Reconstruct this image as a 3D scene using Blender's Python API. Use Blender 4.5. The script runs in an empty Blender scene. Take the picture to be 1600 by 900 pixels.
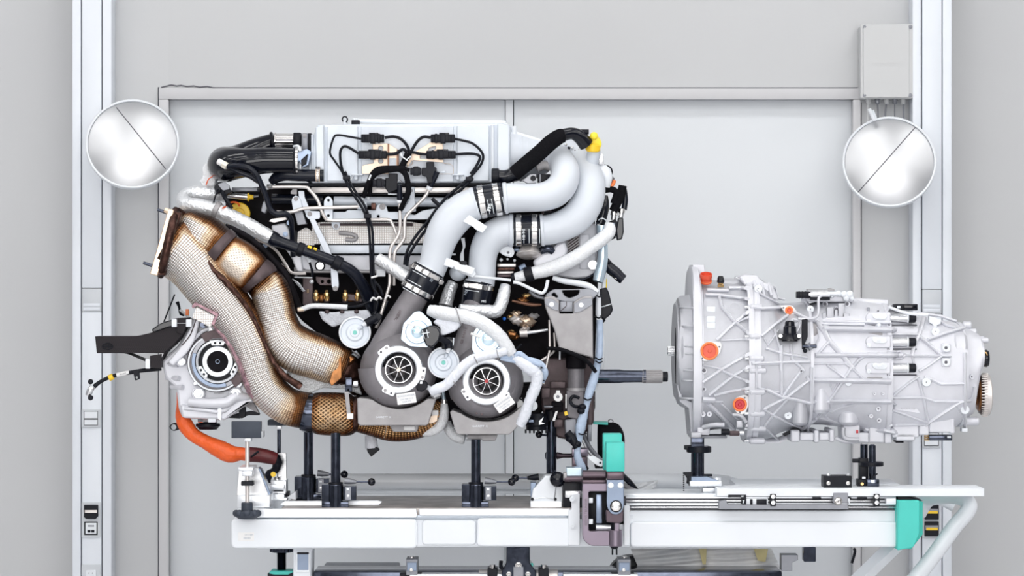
import bpy, bmesh, math, random
from mathutils import Vector, Matrix
random.seed(7)
SC = bpy.context.scene
COL = SC.collection
# ---------- camera, world, exposure ----------
S = 0.0016          # metres per photo pixel at the plane y = 0
D = 4375.0          # camera distance in those pixels (7 m)
CZ = 1.48           # camera height
cam_d = bpy.data.cameras.new('camera'); cam = bpy.data.objects.new('camera', cam_d); COL.objects.link(cam)
cam.location = (0, -D*S, CZ); cam.rotation_euler = (math.pi/2, 0, 0)
cam_d.sensor_width = 36; cam_d.lens = 36*D/1600; cam_d.clip_end = 100
SC.camera = cam
world = bpy.data.worlds.new('world'); SC.world = world; world.use_nodes = True
wb = world.node_tree.nodes['Background']; wb.inputs[0].default_value = (0.90, 0.95, 1.0, 1); wb.inputs[1].default_value = 0.54
SC.view_settings.view_transform = 'Standard'; SC.view_settings.look = 'None'
SC.view_settings.gamma = 1; SC.view_settings.use_curve_mapping = False
SC.view_settings.exposure = 0.55
LAMP = 4.4          # strength of the ceiling strip lights
def area(x, y, z, sx, sy, power, rot=(0, 0, 0)):
    l = bpy.data.lights.new('front_fill_light', 'AREA'); l.shape = 'RECTANGLE'; l.size = sx; l.size_y = sy; l.energy = power
    l.color = (1, .98, .96); o = bpy.data.objects.new('front_fill_light', l); COL.objects.link(o); o.location = (x, y, z); o.rotation_euler = rot
area(0, -7.4, 2.1, 6.0, 2.4, 150, (math.radians(82), 0, 0))  # added frontal fill behind the camera, brightens the low wall and metal
# ---------- coordinates ----------
# a point seen at photo pixel (px, py) and standing d pixels behind the plane y = 0
def at(px, py, d=0.0):
    k = S*(D+d)/D
    return Vector(((px-800)*k, d*S, CZ-(py-450)*k))
def ks(d=0.0): return S*(D+d)/D
# ---------- materials ----------
MATS = {}
def newmat(name):
    m = bpy.data.materials.new(name); m.use_nodes = True
    nt = m.node_tree; b = nt.nodes['Principled BSDF']; MATS[name] = m
    return m, nt, b
def lk(nt, a, b): nt.links.new(a, b)
def nd(nt, t, **kw):
    n = nt.nodes.new(t)
    for k, v in kw.items():
        if isinstance(k, str) and k.startswith('i'): n.inputs[int(k[1:])].default_value = v
        else: setattr(n, k, v)
    return n
def mat(name, c, rough=.5, metal=0., var=.06, scale=40., bump=0., bscale=200., bdist=.001, coat=0., aniso=None, rv=.0, alpha=None, spec=None):
    m, nt, b = newmat(name)
    tc = nd(nt, 'ShaderNodeTexCoord')
    n = nd(nt, 'ShaderNodeTexNoise'); n.inputs['Scale'].default_value = scale; n.inputs['Detail'].default_value = 4
    lk(nt, tc.outputs['Object'], n.inputs['Vector'])
    r = nd(nt, 'ShaderNodeValToRGB')
    r.color_ramp.elements[0].position = .3; r.color_ramp.elements[1].position = .7
    r.color_ramp.elements[0].color = tuple(max(0, x*(1-var)) for x in c)+(1,)
    r.color_ramp.elements[1].color = tuple(min(1, x*(1+var)) for x in c)+(1,)
    lk(nt, n.outputs['Fac'], r.inputs['Fac']); lk(nt, r.outputs['Color'], b.inputs['Base Color'])
    b.inputs['Roughness'].default_value = rough; b.inputs['Metallic'].default_value = metal
    b.inputs['Coat Weight'].default_value = coat; b.inputs['Coat Roughness'].default_value = .08
    if spec is not None: b.inputs['Specular IOR Level'].default_value = spec
    if rv:
        mr = nd(nt, 'ShaderNodeMapRange'); mr.inputs['To Min'].default_value = max(0, rough-rv); mr.inputs['To Max'].default_value = min(1, rough+rv)
        lk(nt, n.outputs['Fac'], mr.inputs['Value']); lk(nt, mr.outputs['Result'], b.inputs['Roughness'])
    if bump:
        n2 = nd(nt, 'ShaderNodeTexNoise'); n2.inputs['Scale'].default_value = bscale; n2.inputs['Detail'].default_value = 3
        lk(nt, tc.outputs['Object'], n2.inputs['Vector'])
        bp = nd(nt, 'ShaderNodeBump'); bp.inputs['Strength'].default_value = bump; bp.inputs['Distance'].default_value = bdist
        lk(nt, n2.outputs['Fac'], bp.inputs['Height']); lk(nt, bp.outputs['Normal'], b.inputs['Normal'])
    return m
def math_(nt, op, a, b=None):
    n = nd(nt, 'ShaderNodeMath'); n.operation = op
    for i, v in enumerate((a, b)):
        if v is None: continue
        if isinstance(v, (int, float)): n.inputs[i].default_value = v
        else: lk(nt, v, n.inputs[i])
    return n.outputs[0]
def weave(name, base, dark, fu, fv, strength=.6, metal=.9, rough=.35, mode='quilt', heat=True, hot=(.30, .12, .035), hot2=(.05, .022, .012), dist=.0012):
    """metal cloth / embossed foil: relief from UV metres; 'heat' is a per-vertex stain weight"""
    m, nt, b = newmat(name)
    uv = nd(nt, 'ShaderNodeUVMap'); uv.uv_map = 'UVMap'; sp = nd(nt, 'ShaderNodeSeparateXYZ'); lk(nt, uv.outputs[0], sp.inputs[0])
    u, v = sp.outputs[0], sp.outputs[1]
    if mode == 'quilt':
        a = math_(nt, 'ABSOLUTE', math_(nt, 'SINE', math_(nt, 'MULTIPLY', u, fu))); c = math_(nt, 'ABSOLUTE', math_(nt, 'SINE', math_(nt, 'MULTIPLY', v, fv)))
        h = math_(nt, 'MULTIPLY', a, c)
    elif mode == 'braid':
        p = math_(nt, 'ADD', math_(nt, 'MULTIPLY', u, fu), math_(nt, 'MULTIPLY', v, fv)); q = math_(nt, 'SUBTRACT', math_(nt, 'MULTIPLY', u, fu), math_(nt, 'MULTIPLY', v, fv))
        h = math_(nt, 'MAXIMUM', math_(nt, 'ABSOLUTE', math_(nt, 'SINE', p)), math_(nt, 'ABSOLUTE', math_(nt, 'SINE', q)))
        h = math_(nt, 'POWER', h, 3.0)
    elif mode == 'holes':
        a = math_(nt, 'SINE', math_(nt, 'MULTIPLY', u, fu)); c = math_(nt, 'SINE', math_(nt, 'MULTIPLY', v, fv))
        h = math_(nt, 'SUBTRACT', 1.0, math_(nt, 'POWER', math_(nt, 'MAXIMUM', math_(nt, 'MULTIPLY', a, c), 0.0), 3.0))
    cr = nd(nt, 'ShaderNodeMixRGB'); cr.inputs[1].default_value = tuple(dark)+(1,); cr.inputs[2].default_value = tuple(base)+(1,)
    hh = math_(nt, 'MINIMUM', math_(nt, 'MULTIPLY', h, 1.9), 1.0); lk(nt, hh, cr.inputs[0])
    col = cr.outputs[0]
    if heat:
        at_ = nd(nt, 'ShaderNodeUVMap'); at_.uv_map = 'heat'; hs_ = nd(nt, 'ShaderNodeSeparateXYZ'); lk(nt, at_.outputs[0], hs_.inputs[0])
        tc = nd(nt, 'ShaderNodeTexCoord'); n = nd(nt, 'ShaderNodeTexNoise'); n.inputs['Scale'].default_value = 38; n.inputs['Detail'].default_value = 5
        lk(nt, tc.outputs['Object'], n.inputs['Vector'])
        f = math_(nt, 'ADD', hs_.outputs[0], math_(nt, 'MULTIPLY', math_(nt, 'SUBTRACT', n.outputs['Fac'], .5), .5))
        r = nd(nt, 'ShaderNodeValToRGB'); e = r.color_ramp.elements
        e[0].position = .22; e[0].color = (1, 1, 1, 1); e[1].position = .95; e[1].color = tuple(hot2)+(1,)
        k = e.new(.45); k.color = (1, .80, .58, 1); k = e.new(.70); k.color = tuple(hot)+(1,)
        lk(nt, f, r.inputs[0]); mx = nd(nt, 'ShaderNodeMixRGB'); mx.blend_type = 'MULTIPLY'; mx.inputs[0].default_value = 1
        lk(nt, col, mx.inputs[1]); lk(nt, r.outputs[0], mx.inputs[2]); col = mx.outputs[0]
    lk(nt, col, b.inputs['Base Color'])
    b.inputs['Metallic'].default_value = metal; b.inputs['Roughness'].default_value = rough
    bp = nd(nt, 'ShaderNodeBump'); bp.inputs['Strength'].default_value = strength; bp.inputs['Distance'].default_value = dist
    lk(nt, h, bp.inputs['Height']); lk(nt, bp.outputs['Normal'], b.inputs['Normal'])
    return m
def emis(name, c, s):
    m, nt, b = newmat(name); b.inputs['Base Color'].default_value = tuple(c)+(1,)
    b.inputs['Emission Color'].default_value = tuple(c)+(1,); b.inputs['Emission Strength'].default_value = s; return m
WHITE = mat('white_painted_metal', (.80, .835, .88), .38, 0, .02, 6)
WPIPE = mat('white_powder_coat', (.66, .70, .76), .42, 0, .02, 8, .15, 900)
PLEN = mat('satin_aluminium_white', (.66, .71, .78), .42, .1, .06, 12, .2, 300)
CAST = mat('raw_cast_aluminium', (.50, .51, .55), .42, .3, .06, 25, .35, 700, rv=.06)
CASTW = mat('bright_cast_aluminium', (.67, .68, .73), .4, .2, .04, 25, .3, 700)
SILV = mat('silver_steel', (.72, .73, .75), .25, .9, .06, 60, rv=.08)
CHROME = mat('polished_clamp_steel', (.88, .86, .84), .12, 1., .04, 80)
TUBE = mat('nickel_pipe', (.72, .68, .66), .35, .55, .05, 50)
GREY = mat('grey_cast_iron', (.20, .19, .205), .5, .35, .12, 40, .5, 800)
GREYL = mat('light_grey_casting', (.36, .35, .36), .5, .3, .10, 30, .4, 700)
GREYM = mat('mid_grey_metal', (.25, .26, .29), .4, .4, .08, 30)
BRONZ = mat('brown_cast_iron', (.085, .062, .066), .42, .5, .2, 40, .4, 500)
BLACK = mat('black_plastic', (.006, .007, .012), .38, 0, .2, 60, .2, 600, spec=.2)
RUBB = mat('black_rubber_hose', (.006, .008, .016), .26, 0, .15, 30, .15, 500, spec=.3)
GLOSS = mat('gloss_black_plastic', (.004, .005, .010), .12, 0, .1, 30, coat=.15, spec=.35)
FABR = mat('black_foam_sleeve', (.008, .008, .010), .9, 0, .3, 400, .6, 1500, spec=.08)
BLKST = mat('black_oxide_steel', (.075, .085, .115), .14, .95, .2, 60, rv=.05)
DARK = mat('dark_engine_core', (.006, .005, .007), .6, .0, .5, 30, .5, 200, spec=.1)  # on the engine core this near-black is shade put into the colour
HOTB = mat('heat_tinted_bronze', (.30, .13, .05), .3, .9, .45, 60, .4, 500)
BRASS = mat('brass', (.75, .50, .22), .25, .9, .15, 60)
GOLD = mat('heat_tinted_steel', (.80, .62, .46), .3, .8, .12, 30)
WELD = mat('dark_weld_steel', (.07, .035, .028), .3, .9, .5, 90, .8, 300)
COPP = mat('pale_copper_plate', (.85, .68, .54), .35, .3, .06, 40)
COPPD = mat('brown_copper_edge', (.22, .11, .07), .4, .5, .1, 40)
FOIL = mat('crinkled_foil_sleeve', (.80, .82, .85), .3, .55, .04, 40, .9, 150, bdist=.004)
FOILW = mat('white_glass_sleeve', (.82, .84, .87), .6, .1, .05, 120, .9, 260, bdist=.003)
TAPE = mat('white_fabric_tape', (.78, .81, .88), .7, 0, .05, 90, .8, 180, bdist=.003)
TAPEB = mat('blue_white_fabric_tape', (.46, .56, .72), .6, 0, .08, 60, .8, 180, bdist=.003)
RED = mat('red_orange_rubber', (.72, .09, .04), .35, 0, .08, 40)
REDD = mat('deep_red_plastic', (.55, .01, .02), .3, 0, .08, 40)
ORAN = mat('orange_shrink_sleeve', (.90, .13, .02), .42, 0, .12, 40, .8, 110, bdist=.003)
MAROON = mat('dark_red_sleeve', (.10, .012, .014), .45, 0, .2, 40, .5, 120)
YEL = mat('yellow_plastic', (.95, .62, .03), .38, 0, .04, 40)
YELW = mat('bright_yellow_cap', (1.0, .78, .05), .35, 0, .04, 40)
TEAL = mat('teal_plastic', (.06, .56, .49), .42, 0, .04, 20, .15, 300)
PURP = mat('brown_anodised_aluminium', (.10, .075, .09), .3, .75, .08, 20)
PURPL = mat('light_brown_anodised', (.25, .21, .26), .3, .75, .05, 20)
SLATE = mat('blued_steel', (.22, .27, .36), .3, .7, .10, 18)
DPLATE = mat('slate_rubber_pad', (.035, .045, .065), .6, 0, .12, 30)
BLUEZ = mat('zinc_plated_blue', (.62, .76, .86), .22, .55, .08, 30)
LABEL = mat('white_label', (.86, .86, .86), .5, 0, .02, 40)
INK = mat('dark_ink', (.10, .09, .10), .6)
INKL = mat('pale_grey_ink', (.40, .45, .52), .6)
WINK = mat('white_print', (.85, .90, .95), .5)
ALU = mat('extruded_aluminium', (.82, .85, .89), .3, .5, .03, 10)
WOODT = mat('worn_steel_tabletop', (.40, .37, .36), .4, .5, .3, 18, .3, 60)
PINKE = mat('purple_stained_steel', (.33, .20, .23), .4, .5, .5, 150, .5, 500)
ORNK = mat('salmon_plastic', (.95, .24, .07), .4)
GBLUE = mat('green_blue_dot', (.20, .60, .52), .5)
PLBAG = mat('clear_plastic_film', (.88, .91, .94), .25, 0, .15, 12, .6, 30)
STRAW = mat('straw_wool', (.62, .50, .36), .6, .2, .25, 120, .8, 400)
# ---------- mesh builders ----------
ORG = {}
def link_mesh(name, me, m, parent=None, smooth=True, ang=35):
    """mesh in world coordinates -> object with its own origin, parented"""
    if smooth:
        me.polygons.foreach_set('use_smooth', [True]*len(me.polygons)); me.set_sharp_from_angle(angle=math.radians(ang))
    vs = me.vertices
    if len(vs):
        lo = Vector((min(v.co.x for v in vs), min(v.co.y for v in vs), min(v.co.z for v in vs)))
        hi = Vector((max(v.co.x for v in vs), max(v.co.y for v in vs), max(v.co.z for v in vs)))
        c = (lo+hi)/2
    else: c = Vector((0, 0, 0))
    me.transform(Matrix.Translation(-c))
    if m is not None:
        me.materials.clear(); me.materials.append(m)
    me.name = name
    o = bpy.data.objects.new(name, me); COL.objects.link(o); ORG[o.name] = c
    if parent is not None:
        o.parent = parent; o.location = c-ORG[parent.name]
    else: o.location = c
    return o
def thing(name, label, cat, p, group=None):
    o = bpy.data.objects.new(name, None); COL.objects.link(o); o.location = p; ORG[o.name] = Vector(p)
    o.empty_display_size = .05; o['label'] = label; o['category'] = cat
    if group: o['group'] = group
    return o
def tag(o, label, cat, group=None):
    o['label'] = label; o['category'] = cat
    if group: o['group'] = group
    return o
def struct(o): o['kind'] = 'structure'; return o
def smooth_path(pts, n=6):
    """Catmull-Rom through (x, y, d, r)"""
    if len(pts) < 3 or n <= 1: return [tuple(p) for p in pts]
    out = []; P = [pts[0]]+list(pts)+[pts[-1]]
    for i in range(1, len(P)-2):
        p0, p1, p2, p3 = P[i-1], P[i], P[i+1], P[i+2]
        for k in range(n):
            t = k/n
            out.append(tuple(.5*((2*b)+(-a+c)*t+(2*a-5*b+4*c-d)*t*t+(-a+3*b-3*c+d)*t**3) for a, b, c, d in zip(p0, p1, p2, p3)))
    out.append(tuple(pts[-1])); return out
def tube(name, pts, r, m, parent=None, n=6, seg=14, cap=True, squash=1., heat=None, ribbed=0, wob=0., ang=40, dd=0.):
    """pts: (px, py, d) or (px, py, d, r); r in photo pixels"""
    pp = []
    for p in pts:
        x, y = p[0], p[1]; d = (p[2] if len(p) > 2 else 0)+dd; rr = p[3] if len(p) > 3 else r
        pp.append((x, y, d, rr))
    L = len(pp)
    pp = smooth_path(pp, n)
    if ribbed:
        q = []
        for i, p in enumerate(pp):
            q.append((p[0], p[1], p[2], p[3]*(1 if i % 2 else 1-ribbed)))
        pp = q
    W = [at(a, b, c) for a, b, c, _ in pp]; R = [max(.00005, p[3]*ks(p[2])) for p in pp]
    bm = bmesh.new(); uvl = bm.loops.layers.uv.new('UVMap'); hl = bm.loops.layers.uv.new('heat') if heat else None; HV = {}
    T = []
    for i in range(len(W)):
        a = W[max(0, i-1)]; b = W[min(len(W)-1, i+1)]; t = (b-a); T.append(t.normalized() if t.length > 1e-9 else Vector((1, 0, 0)))
    ref = Vector((0, -1, 0)); u = ref-T[0]*ref.dot(T[0])
    if u.length < 1e-3: u = Vector((0, 0, 1))-T[0]*T[0].z
    u.normalize(); rings = []; dist = 0.; ds = []
    for i in range(len(W)):
        if i: dist += (W[i]-W[i-1]).length
        ds.append(dist)
        u = (u-T[i]*u.dot(T[i])).normalized(); v = T[i].cross(u)
        ring = []
        for k in range(seg):
            a = 2*math.pi*k/seg
            w = 1+(wob*math.sin(k*2.1+i*1.7+random.random()*1.5) if wob else 0)
            vv = bm.verts.new(W[i]+(u*math.cos(a)*squash+v*math.sin(a))*R[i]*w); ring.append(vv)
        rings.append(ring)
    tot = max(ds[-1], 1e-6)
    for i in range(len(W)):
        if hl is not None:
            for k in range(seg):
                a = 2*math.pi*k/seg
                q = min(1.0, heat(ds[i]/tot, math.cos(a), math.sin(a))); HV[rings[i][k]] = q
    for i in range(len(W)-1):
        rm = (R[i]+R[i+1])/2
        rm = R[len(R)//2]
        for k in range(seg):
            k2 = (k+1) % seg
            f = bm.faces.new((rings[i][k], rings[i][k2], rings[i+1][k2], rings[i+1][k]))
            us = [k, k+1, k+1, k]; vs = [ds[i], ds[i], ds[i+1], ds[i+1]]
            for l, a, b in zip(f.loops, us, vs): l[uvl].uv = (a/seg*2*math.pi*rm, b)
    if hl is not None:
        for f in bm.faces:
            for l in f.loops: l[hl].uv = (HV[l.vert], .5)
    if cap:
        bm.faces.new(list(reversed(rings[0]))); bm.faces.new(rings[-1])
    bmesh.ops.recalc_face_normals(bm, faces=bm.faces)
    me = bpy.data.meshes.new(name); bm.to_mesh(me); bm.free()
    return link_mesh(name, me, m, parent, True, ang)
def vec3(ax):
    return Vector((ax[0], ax[2], -ax[1])).normalized()
def lathe(name, c, ax, prof, m, parent=None, seg=28, ang=30, cap=True, bmod=None):
    """c=(px,py,d); ax in (px,py,d) directions; prof: (h, r) in pixels along ax"""
    o = at(*c); k = ks(c[2]); A = vec3(ax)
    u = A.cross(Vector((0, 0, 1)));
    if u.length < 1e-3: u = A.cross(Vector((1, 0, 0)))
    u.normalize(); v = A.cross(u)
    bm = bmesh.new(); uvl = bm.loops.layers.uv.new('UVMap'); rings = []
    for h, r in prof:
        if r <= 1e-6: rings.append([bm.verts.new(o+A*h*k)]*seg); continue
        rr = [bm.verts.new(o+A*h*k+(u*math.cos(2*math.pi*i/seg)+v*math.sin(2*math.pi*i/seg))*r*k) for i in range(seg)]
        rings.append(rr)
    for j in range(len(rings)-1):
        for i in range(seg):
            i2 = (i+1) % seg
            q = []
            for w in (rings[j][i], rings[j][i2], rings[j+1][i2], rings[j+1][i]):
                if w not in q: q.append(w)
            if len(q) >= 3:
                try:
                    f = bm.faces.new(q)
                    for l, a in zip(f.loops, ((i, j), (i+1, j), (i+1, j+1), (i, j+1))): l[uvl].uv = (a[0]/seg*prof[0][1]*6.28*k, prof[min(a[1], len(prof)-1)][0]*k)
                except ValueError: pass
    if cap:
        for rr in (rings[0], rings[-1]):
            if rr[0] is not rr[1]:
                try: bm.faces.new(rr)
                except ValueError: pass
    bmesh.ops.recalc_face_normals(bm, faces=bm.faces)
    me = bpy.data.meshes.new(name); bm.to_mesh(me); bm.free()
    return link_mesh(name, me, m, parent, True, ang)
def cyl(name, a, b, r, m, parent=None, seg=20, bev=.12):
    """solid cylinder between two (px,py,d) points with softened rims"""
    A = at(*a); B = at(*b); L = (B-A).length/ks(a[2]); dr = (B-A).normalized()
    ax = (dr.x, -dr.z, dr.y); e = min(r*bev, L*.2)
    return lathe(name, a, ax, [(0, r-e), (e, r), (L-e, r), (L, r-e)], m, parent, seg)
def rnd(poly, r, n=4):
    """round the corners of a pixel polygon"""
    out = []; N = len(poly)
    for i in range(N):
        p = Vector(poly[i][:2]); a = Vector(poly[i-1][:2]); b = Vector(poly[(i+1) % N][:2])
        rr = poly[i][2] if len(poly[i]) > 2 else r
        la, lb = (a-p).length, (b-p).length; q = min(rr, la*.45, lb*.45)
        if q < .05: out.append((p.x, p.y)); continue
        s = p+(a-p).normalized()*q; e = p+(b-p).normalized()*q
        for k in range(n+1):
            t = k/n; w = s*(1-t)**2+p*2*t*(1-t)+e*t*t; out.append((w.x, w.y))
    return out
def circ(x, y, r, n=20): return [(x+r*math.cos(2*math.pi*i/n), y+r*math.sin(2*math.pi*i/n)) for i in range(n)]
def arc(x, y, r, a0, a1, n=12): return [(x+r*math.cos(math.radians(a0+(a1-a0)*i/n)), y+r*math.sin(math.radians(a0+(a1-a0)*i/n))) for i in range(n+1)]
def plate(name, poly, d0, d1, m, parent=None, bev=1.0, rr=0, holes=(), ang=35):
    """outline in photo pixels at the front depth d0, extruded straight back to d1"""
    if rr: poly = rnd(poly, rr)
    cu = bpy.data.curves.new(name, 'CURVE'); cu.dimensions = '2D'; cu.fill_mode = 'BOTH'
    k = ks(d0); th = (d1-d0)*S; b = min(bev*k, th*.45)
    for pl in [poly]+list(holes):
        sp = cu.splines.new('POLY'); sp.points.add(len(pl)-1)
        for i, p in enumerate(pl): sp.points[i].co = ((p[0]-800)*k, -(p[1]-450)*k, 0, 1)
        sp.use_cyclic_u = True
    cu.extrude = max(th/2-b, 1e-5); cu.bevel_depth = b; cu.bevel_resolution = 1; cu.offset = -b
    ob = bpy.data.objects.new('tmp', cu); me = bpy.data.meshes.new_from_object(ob)
    bpy.data.objects.remove(ob); bpy.data.curves.remove(cu)
    me.transform(Matrix.Translation((0, (d0*S+d1*S)/2, CZ)) @ Matrix.Rotation(math.pi/2, 4, 'X'))
    return link_mesh(name, me, m, parent, True, ang)
def box(name, x0, y0, x1, y1, d0, d1, m, parent=None, bev=1.0, rr=0):
    """true box: front face fills the pixel rectangle at depth d0"""
    if rr: return plate(name, [(x0, y0), (x1, y0), (x1, y1), (x0, y1)], d0, d1, m, parent, bev, rr)
    k = ks(d0); a = at(x0, y0, d0); b = at(x1, y1, d0)
    bm = bmesh.new(); bmesh.ops.create_cube(bm, size=1)
    sx, sy, sz = abs(b.x-a.x), (d1-d0)*S, abs(a.z-b.z)
    bmesh.ops.scale(bm, vec=(sx, sy, sz), verts=bm.verts)
    bb = min(bev*k, sx*.4, sy*.4, sz*.4)
    if bb > 1e-5: bmesh.ops.bevel(bm, geom=list(bm.edges), offset=bb, segments=2, profile=.5, affect='EDGES')
    bmesh.ops.translate(bm, vec=((a.x+b.x)/2, (d0+d1)/2*S, (a.z+b.z)/2), verts=bm.verts)
    me = bpy.data.meshes.new(name); bm.to_mesh(me); bm.free()
    return link_mesh(name, me, m, parent, True, 35)
def bolt(x, y, d, r, parent, m=None, h=None, ax=(0, 0, -1), name='bolt', sides=6):
    h = h or r*.8; m = m or SILV
    o = at(x, y, d); k = ks(d); A = vec3(ax); u = A.cross(Vector((0, 0, 1)))
    if u.length < 1e-3: u = Vector((1, 0, 0))
    u.normalize(); v = A.cross(u); bm = bmesh.new()
    def ring(hh, rr, n, ph=0): return [bm.verts.new(o+A*hh*k+(u*math.cos(2*math.pi*i/n+ph)+v*math.sin(2*math.pi*i/n+ph))*rr*k) for i in range(n)]
    prof = [(0, r, 16), (h*.3, r, 16), (h*.3, r*.74, 16)]
    rs = [ring(a, b, n) for a, b, n in prof]
    for a, b in zip(rs, rs[1:]):
        for i in range(16): bm.faces.new((a[i], a[(i+1) % 16], b[(i+1) % 16], b[i]))
    bm.faces.new(rs[-1])
    hx = [ring(h*.3, r*.72, sides), ring(h*.92, r*.72, sides), ring(h, r*.6, sides)]
    for a, b in zip(hx, hx[1:]):
        for i in range(sides): bm.faces.new((a[i], a[(i+1) % sides], b[(i+1) % sides], b[i]))
    # recessed socket
    rc = ring(h, r*.34, sides); rd = ring(h*.6, r*.3, sides)
    for i in range(sides):
        j = (i+1) % sides
        bm.faces.new((hx[-1][i], hx[-1][j], rc[j], rc[i])); bm.faces.new((rc[i], rc[j], rd[j], rd[i]))
    bm.faces.new(rd)
    bmesh.ops.recalc_face_normals(bm, faces=bm.faces)
    me = bpy.data.meshes.new(name); bm.to_mesh(me); bm.free()
    return link_mesh(name, me, m, parent, True, 30)
def ball(name, x, y, d, r, m, parent=None, sx=1, sy=1, sd=1, seg=24):
    bm = bmesh.new(); bmesh.ops.create_uvsphere(bm, u_segments=seg, v_segments=seg//2, radius=r*ks(d))
    bmesh.ops.scale(bm, vec=(sx, sd, sy), verts=bm.verts); bmesh.ops.translate(bm, vec=at(x, y, d), verts=bm.verts)
    me = bpy.data.meshes.new(name); bm.to_mesh(me); bm.free()
    return link_mesh(name, me, m, parent, True, 60)
def text(name, s, x, y, d, size, m, parent=None, rot=0, ax='front', thick=.15, bold=False):
    cu = bpy.data.curves.new(name, 'FONT'); cu.body = s; cu.size = size*ks(d); cu.align_x = 'CENTER'; cu.align_y = 'CENTER'; cu.extrude = thick*ks(d)
    if bold: cu.offset = .02*size*ks(d)
    cu.resolution_u = 2
    ob = bpy.data.objects.new('tmp', cu); me = bpy.data.meshes.new_from_object(ob)
    bpy.data.objects.remove(ob); bpy.data.curves.remove(cu)
    me.transform(Matrix.Translation(at(x, y, d)) @ Matrix.Rotation(math.pi/2, 4, 'X') @ Matrix.Rotation(math.radians(-rot), 4, 'Z'))
    return link_mesh(name, me, m, parent, False)
def band(name, a, b, r, m, parent=None, seg=28, t=.0):
    return cyl(name, a, b, r, m, parent, seg, .06)
def dup(o, x, y, d, like, parent, name=None):
    """copy of a part that shares its mesh, shifted by pixels"""
    c = o.copy(); COL.objects.link(c)
    off = at(x, y, d)-at(*like); ORG[c.name] = ORG[o.name]+off; c.parent = parent
    c.location = ORG[c.name]-(ORG[parent.name] if parent else Vector((0, 0, 0)))
    return c
# ================= THE ROOM =================
WD = 625.0   # depth of the back wall in pixels (1 m behind the engine)
WALLM = mat('light_grey_wall_paint', (.56, .57, .585), .55, 0, .02, 1.2, .12, 60)
LEAFM = mat('pale_grey_door_paint', (.70, .73, .765), .5, 0, .015, 1.5, .1, 60)
FRAMEM = mat('door_frame_paint', (.60, .60, .62), .45, 0, .015, 2)
FLOORM = mat('grey_resin_floor', (.62, .62, .64), .3, 0, .06, 3)
CEILM = mat('white_ceiling', (.80, .80, .80), .8, 0, .02, 2)
COLM = mat('white_trunking', (.76, .80, .86), .35, 0, .01, 4)
COLG = mat('grey_trunking_lid', (.60, .63, .67), .35, 0, .01, 4)
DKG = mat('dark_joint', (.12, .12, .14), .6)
BOXM = mat('grey_plastic_box', (.56, .57, .58), .4, 0, .015, 5)
def wbox(name, x0, x1, y0, y1, z0, z1, m, parent=None, bev=0.):
    bm = bmesh.new(); bmesh.ops.create_cube(bm, size=1); bmesh.ops.scale(bm, vec=(x1-x0, y1-y0, z1-z0), verts=bm.verts)
    if bev: bmesh.ops.bevel(bm, geom=list(bm.edges), offset=bev, segments=2, profile=.5, affect='EDGES')
    bmesh.ops.translate(bm, vec=((x0+x1)/2, (y0+y1)/2, (z0+z1)/2), verts=bm.verts)
    me = bpy.data.meshes.new(name); bm.to_mesh(me); bm.free(); return link_mesh(name, me, m, parent, True, 35)
WY = WD*S; ZC = 3.9
struct(wbox('floor', -7, 7, -12, WY+.5, -.1, 0, FLOORM))
ceil = struct(wbox('ceiling', -7, 7, -12, WY+.5, ZC, ZC+.1, CEILM))
EM = emis('luminous_tube', (1, .99, .97), LAMP)
for yy in (-.6, -1.9, -3.3, -4.9):
    for xx in (-4.6, -2.3, 0, 2.3, 4.6):
        wbox('light_strip', xx-.75, xx+.75, yy-.15, yy+.15, ZC-.05, ZC-.001, EM, ceil)
# back wall with the door opening cut out
dx0, dx1, dz1 = at(263, 0, WD).x, at(1336, 0, WD).x, at(0, 150, WD).z
xl, xr = at(122, 0, WD).x, at(1478, 0, WD).x
struct(wbox('wall_back', xl, dx0, WY, WY+.4, 0, ZC, WALLM)); struct(wbox('wall_back', dx1, xr, WY, WY+.4, 0, ZC, WALLM))
struct(wbox('wall_left', -7, xl, WY+.22, WY+.42, 0, ZC, WALLM)); struct(wbox('wall_right', xr, 7, WY+.22, WY+.42, 0, ZC, WALLM))
struct(wbox('wall_back', dx0, dx1, WY, WY+.2, dz1, ZC, WALLM))
# the hall beside and behind the camera: side walls, and dark uprights added for streaky reflections
HALLM = mat('hall_wall_paint', (.50, .51, .53), .6, 0, .03, 1)
for sx, nm in ((-1, 'wall_west'), (1, 'wall_east')):
    w = struct(wbox(nm, min(sx*6.0, sx*6.2), max(sx*6.0, sx*6.2), -12, WY+.2, 0, ZC, HALLM))
    for q in range(6): wbox('reflection_upright', min(sx*5.7, sx*6.0), max(sx*5.7, sx*6.0), -10.6+q*1.9, -9.9+q*1.9, 0, ZC, DKG, w)
wn = struct(wbox('wall_north', -6, 6, -12.2, -12, 0, 1.1, HALLM))
for q in range(7): wbox('reflection_upright', -5.6+q*1.7, -4.8+q*1.7, -12, -11.8, 0, ZC, DKG, wn)
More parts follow.
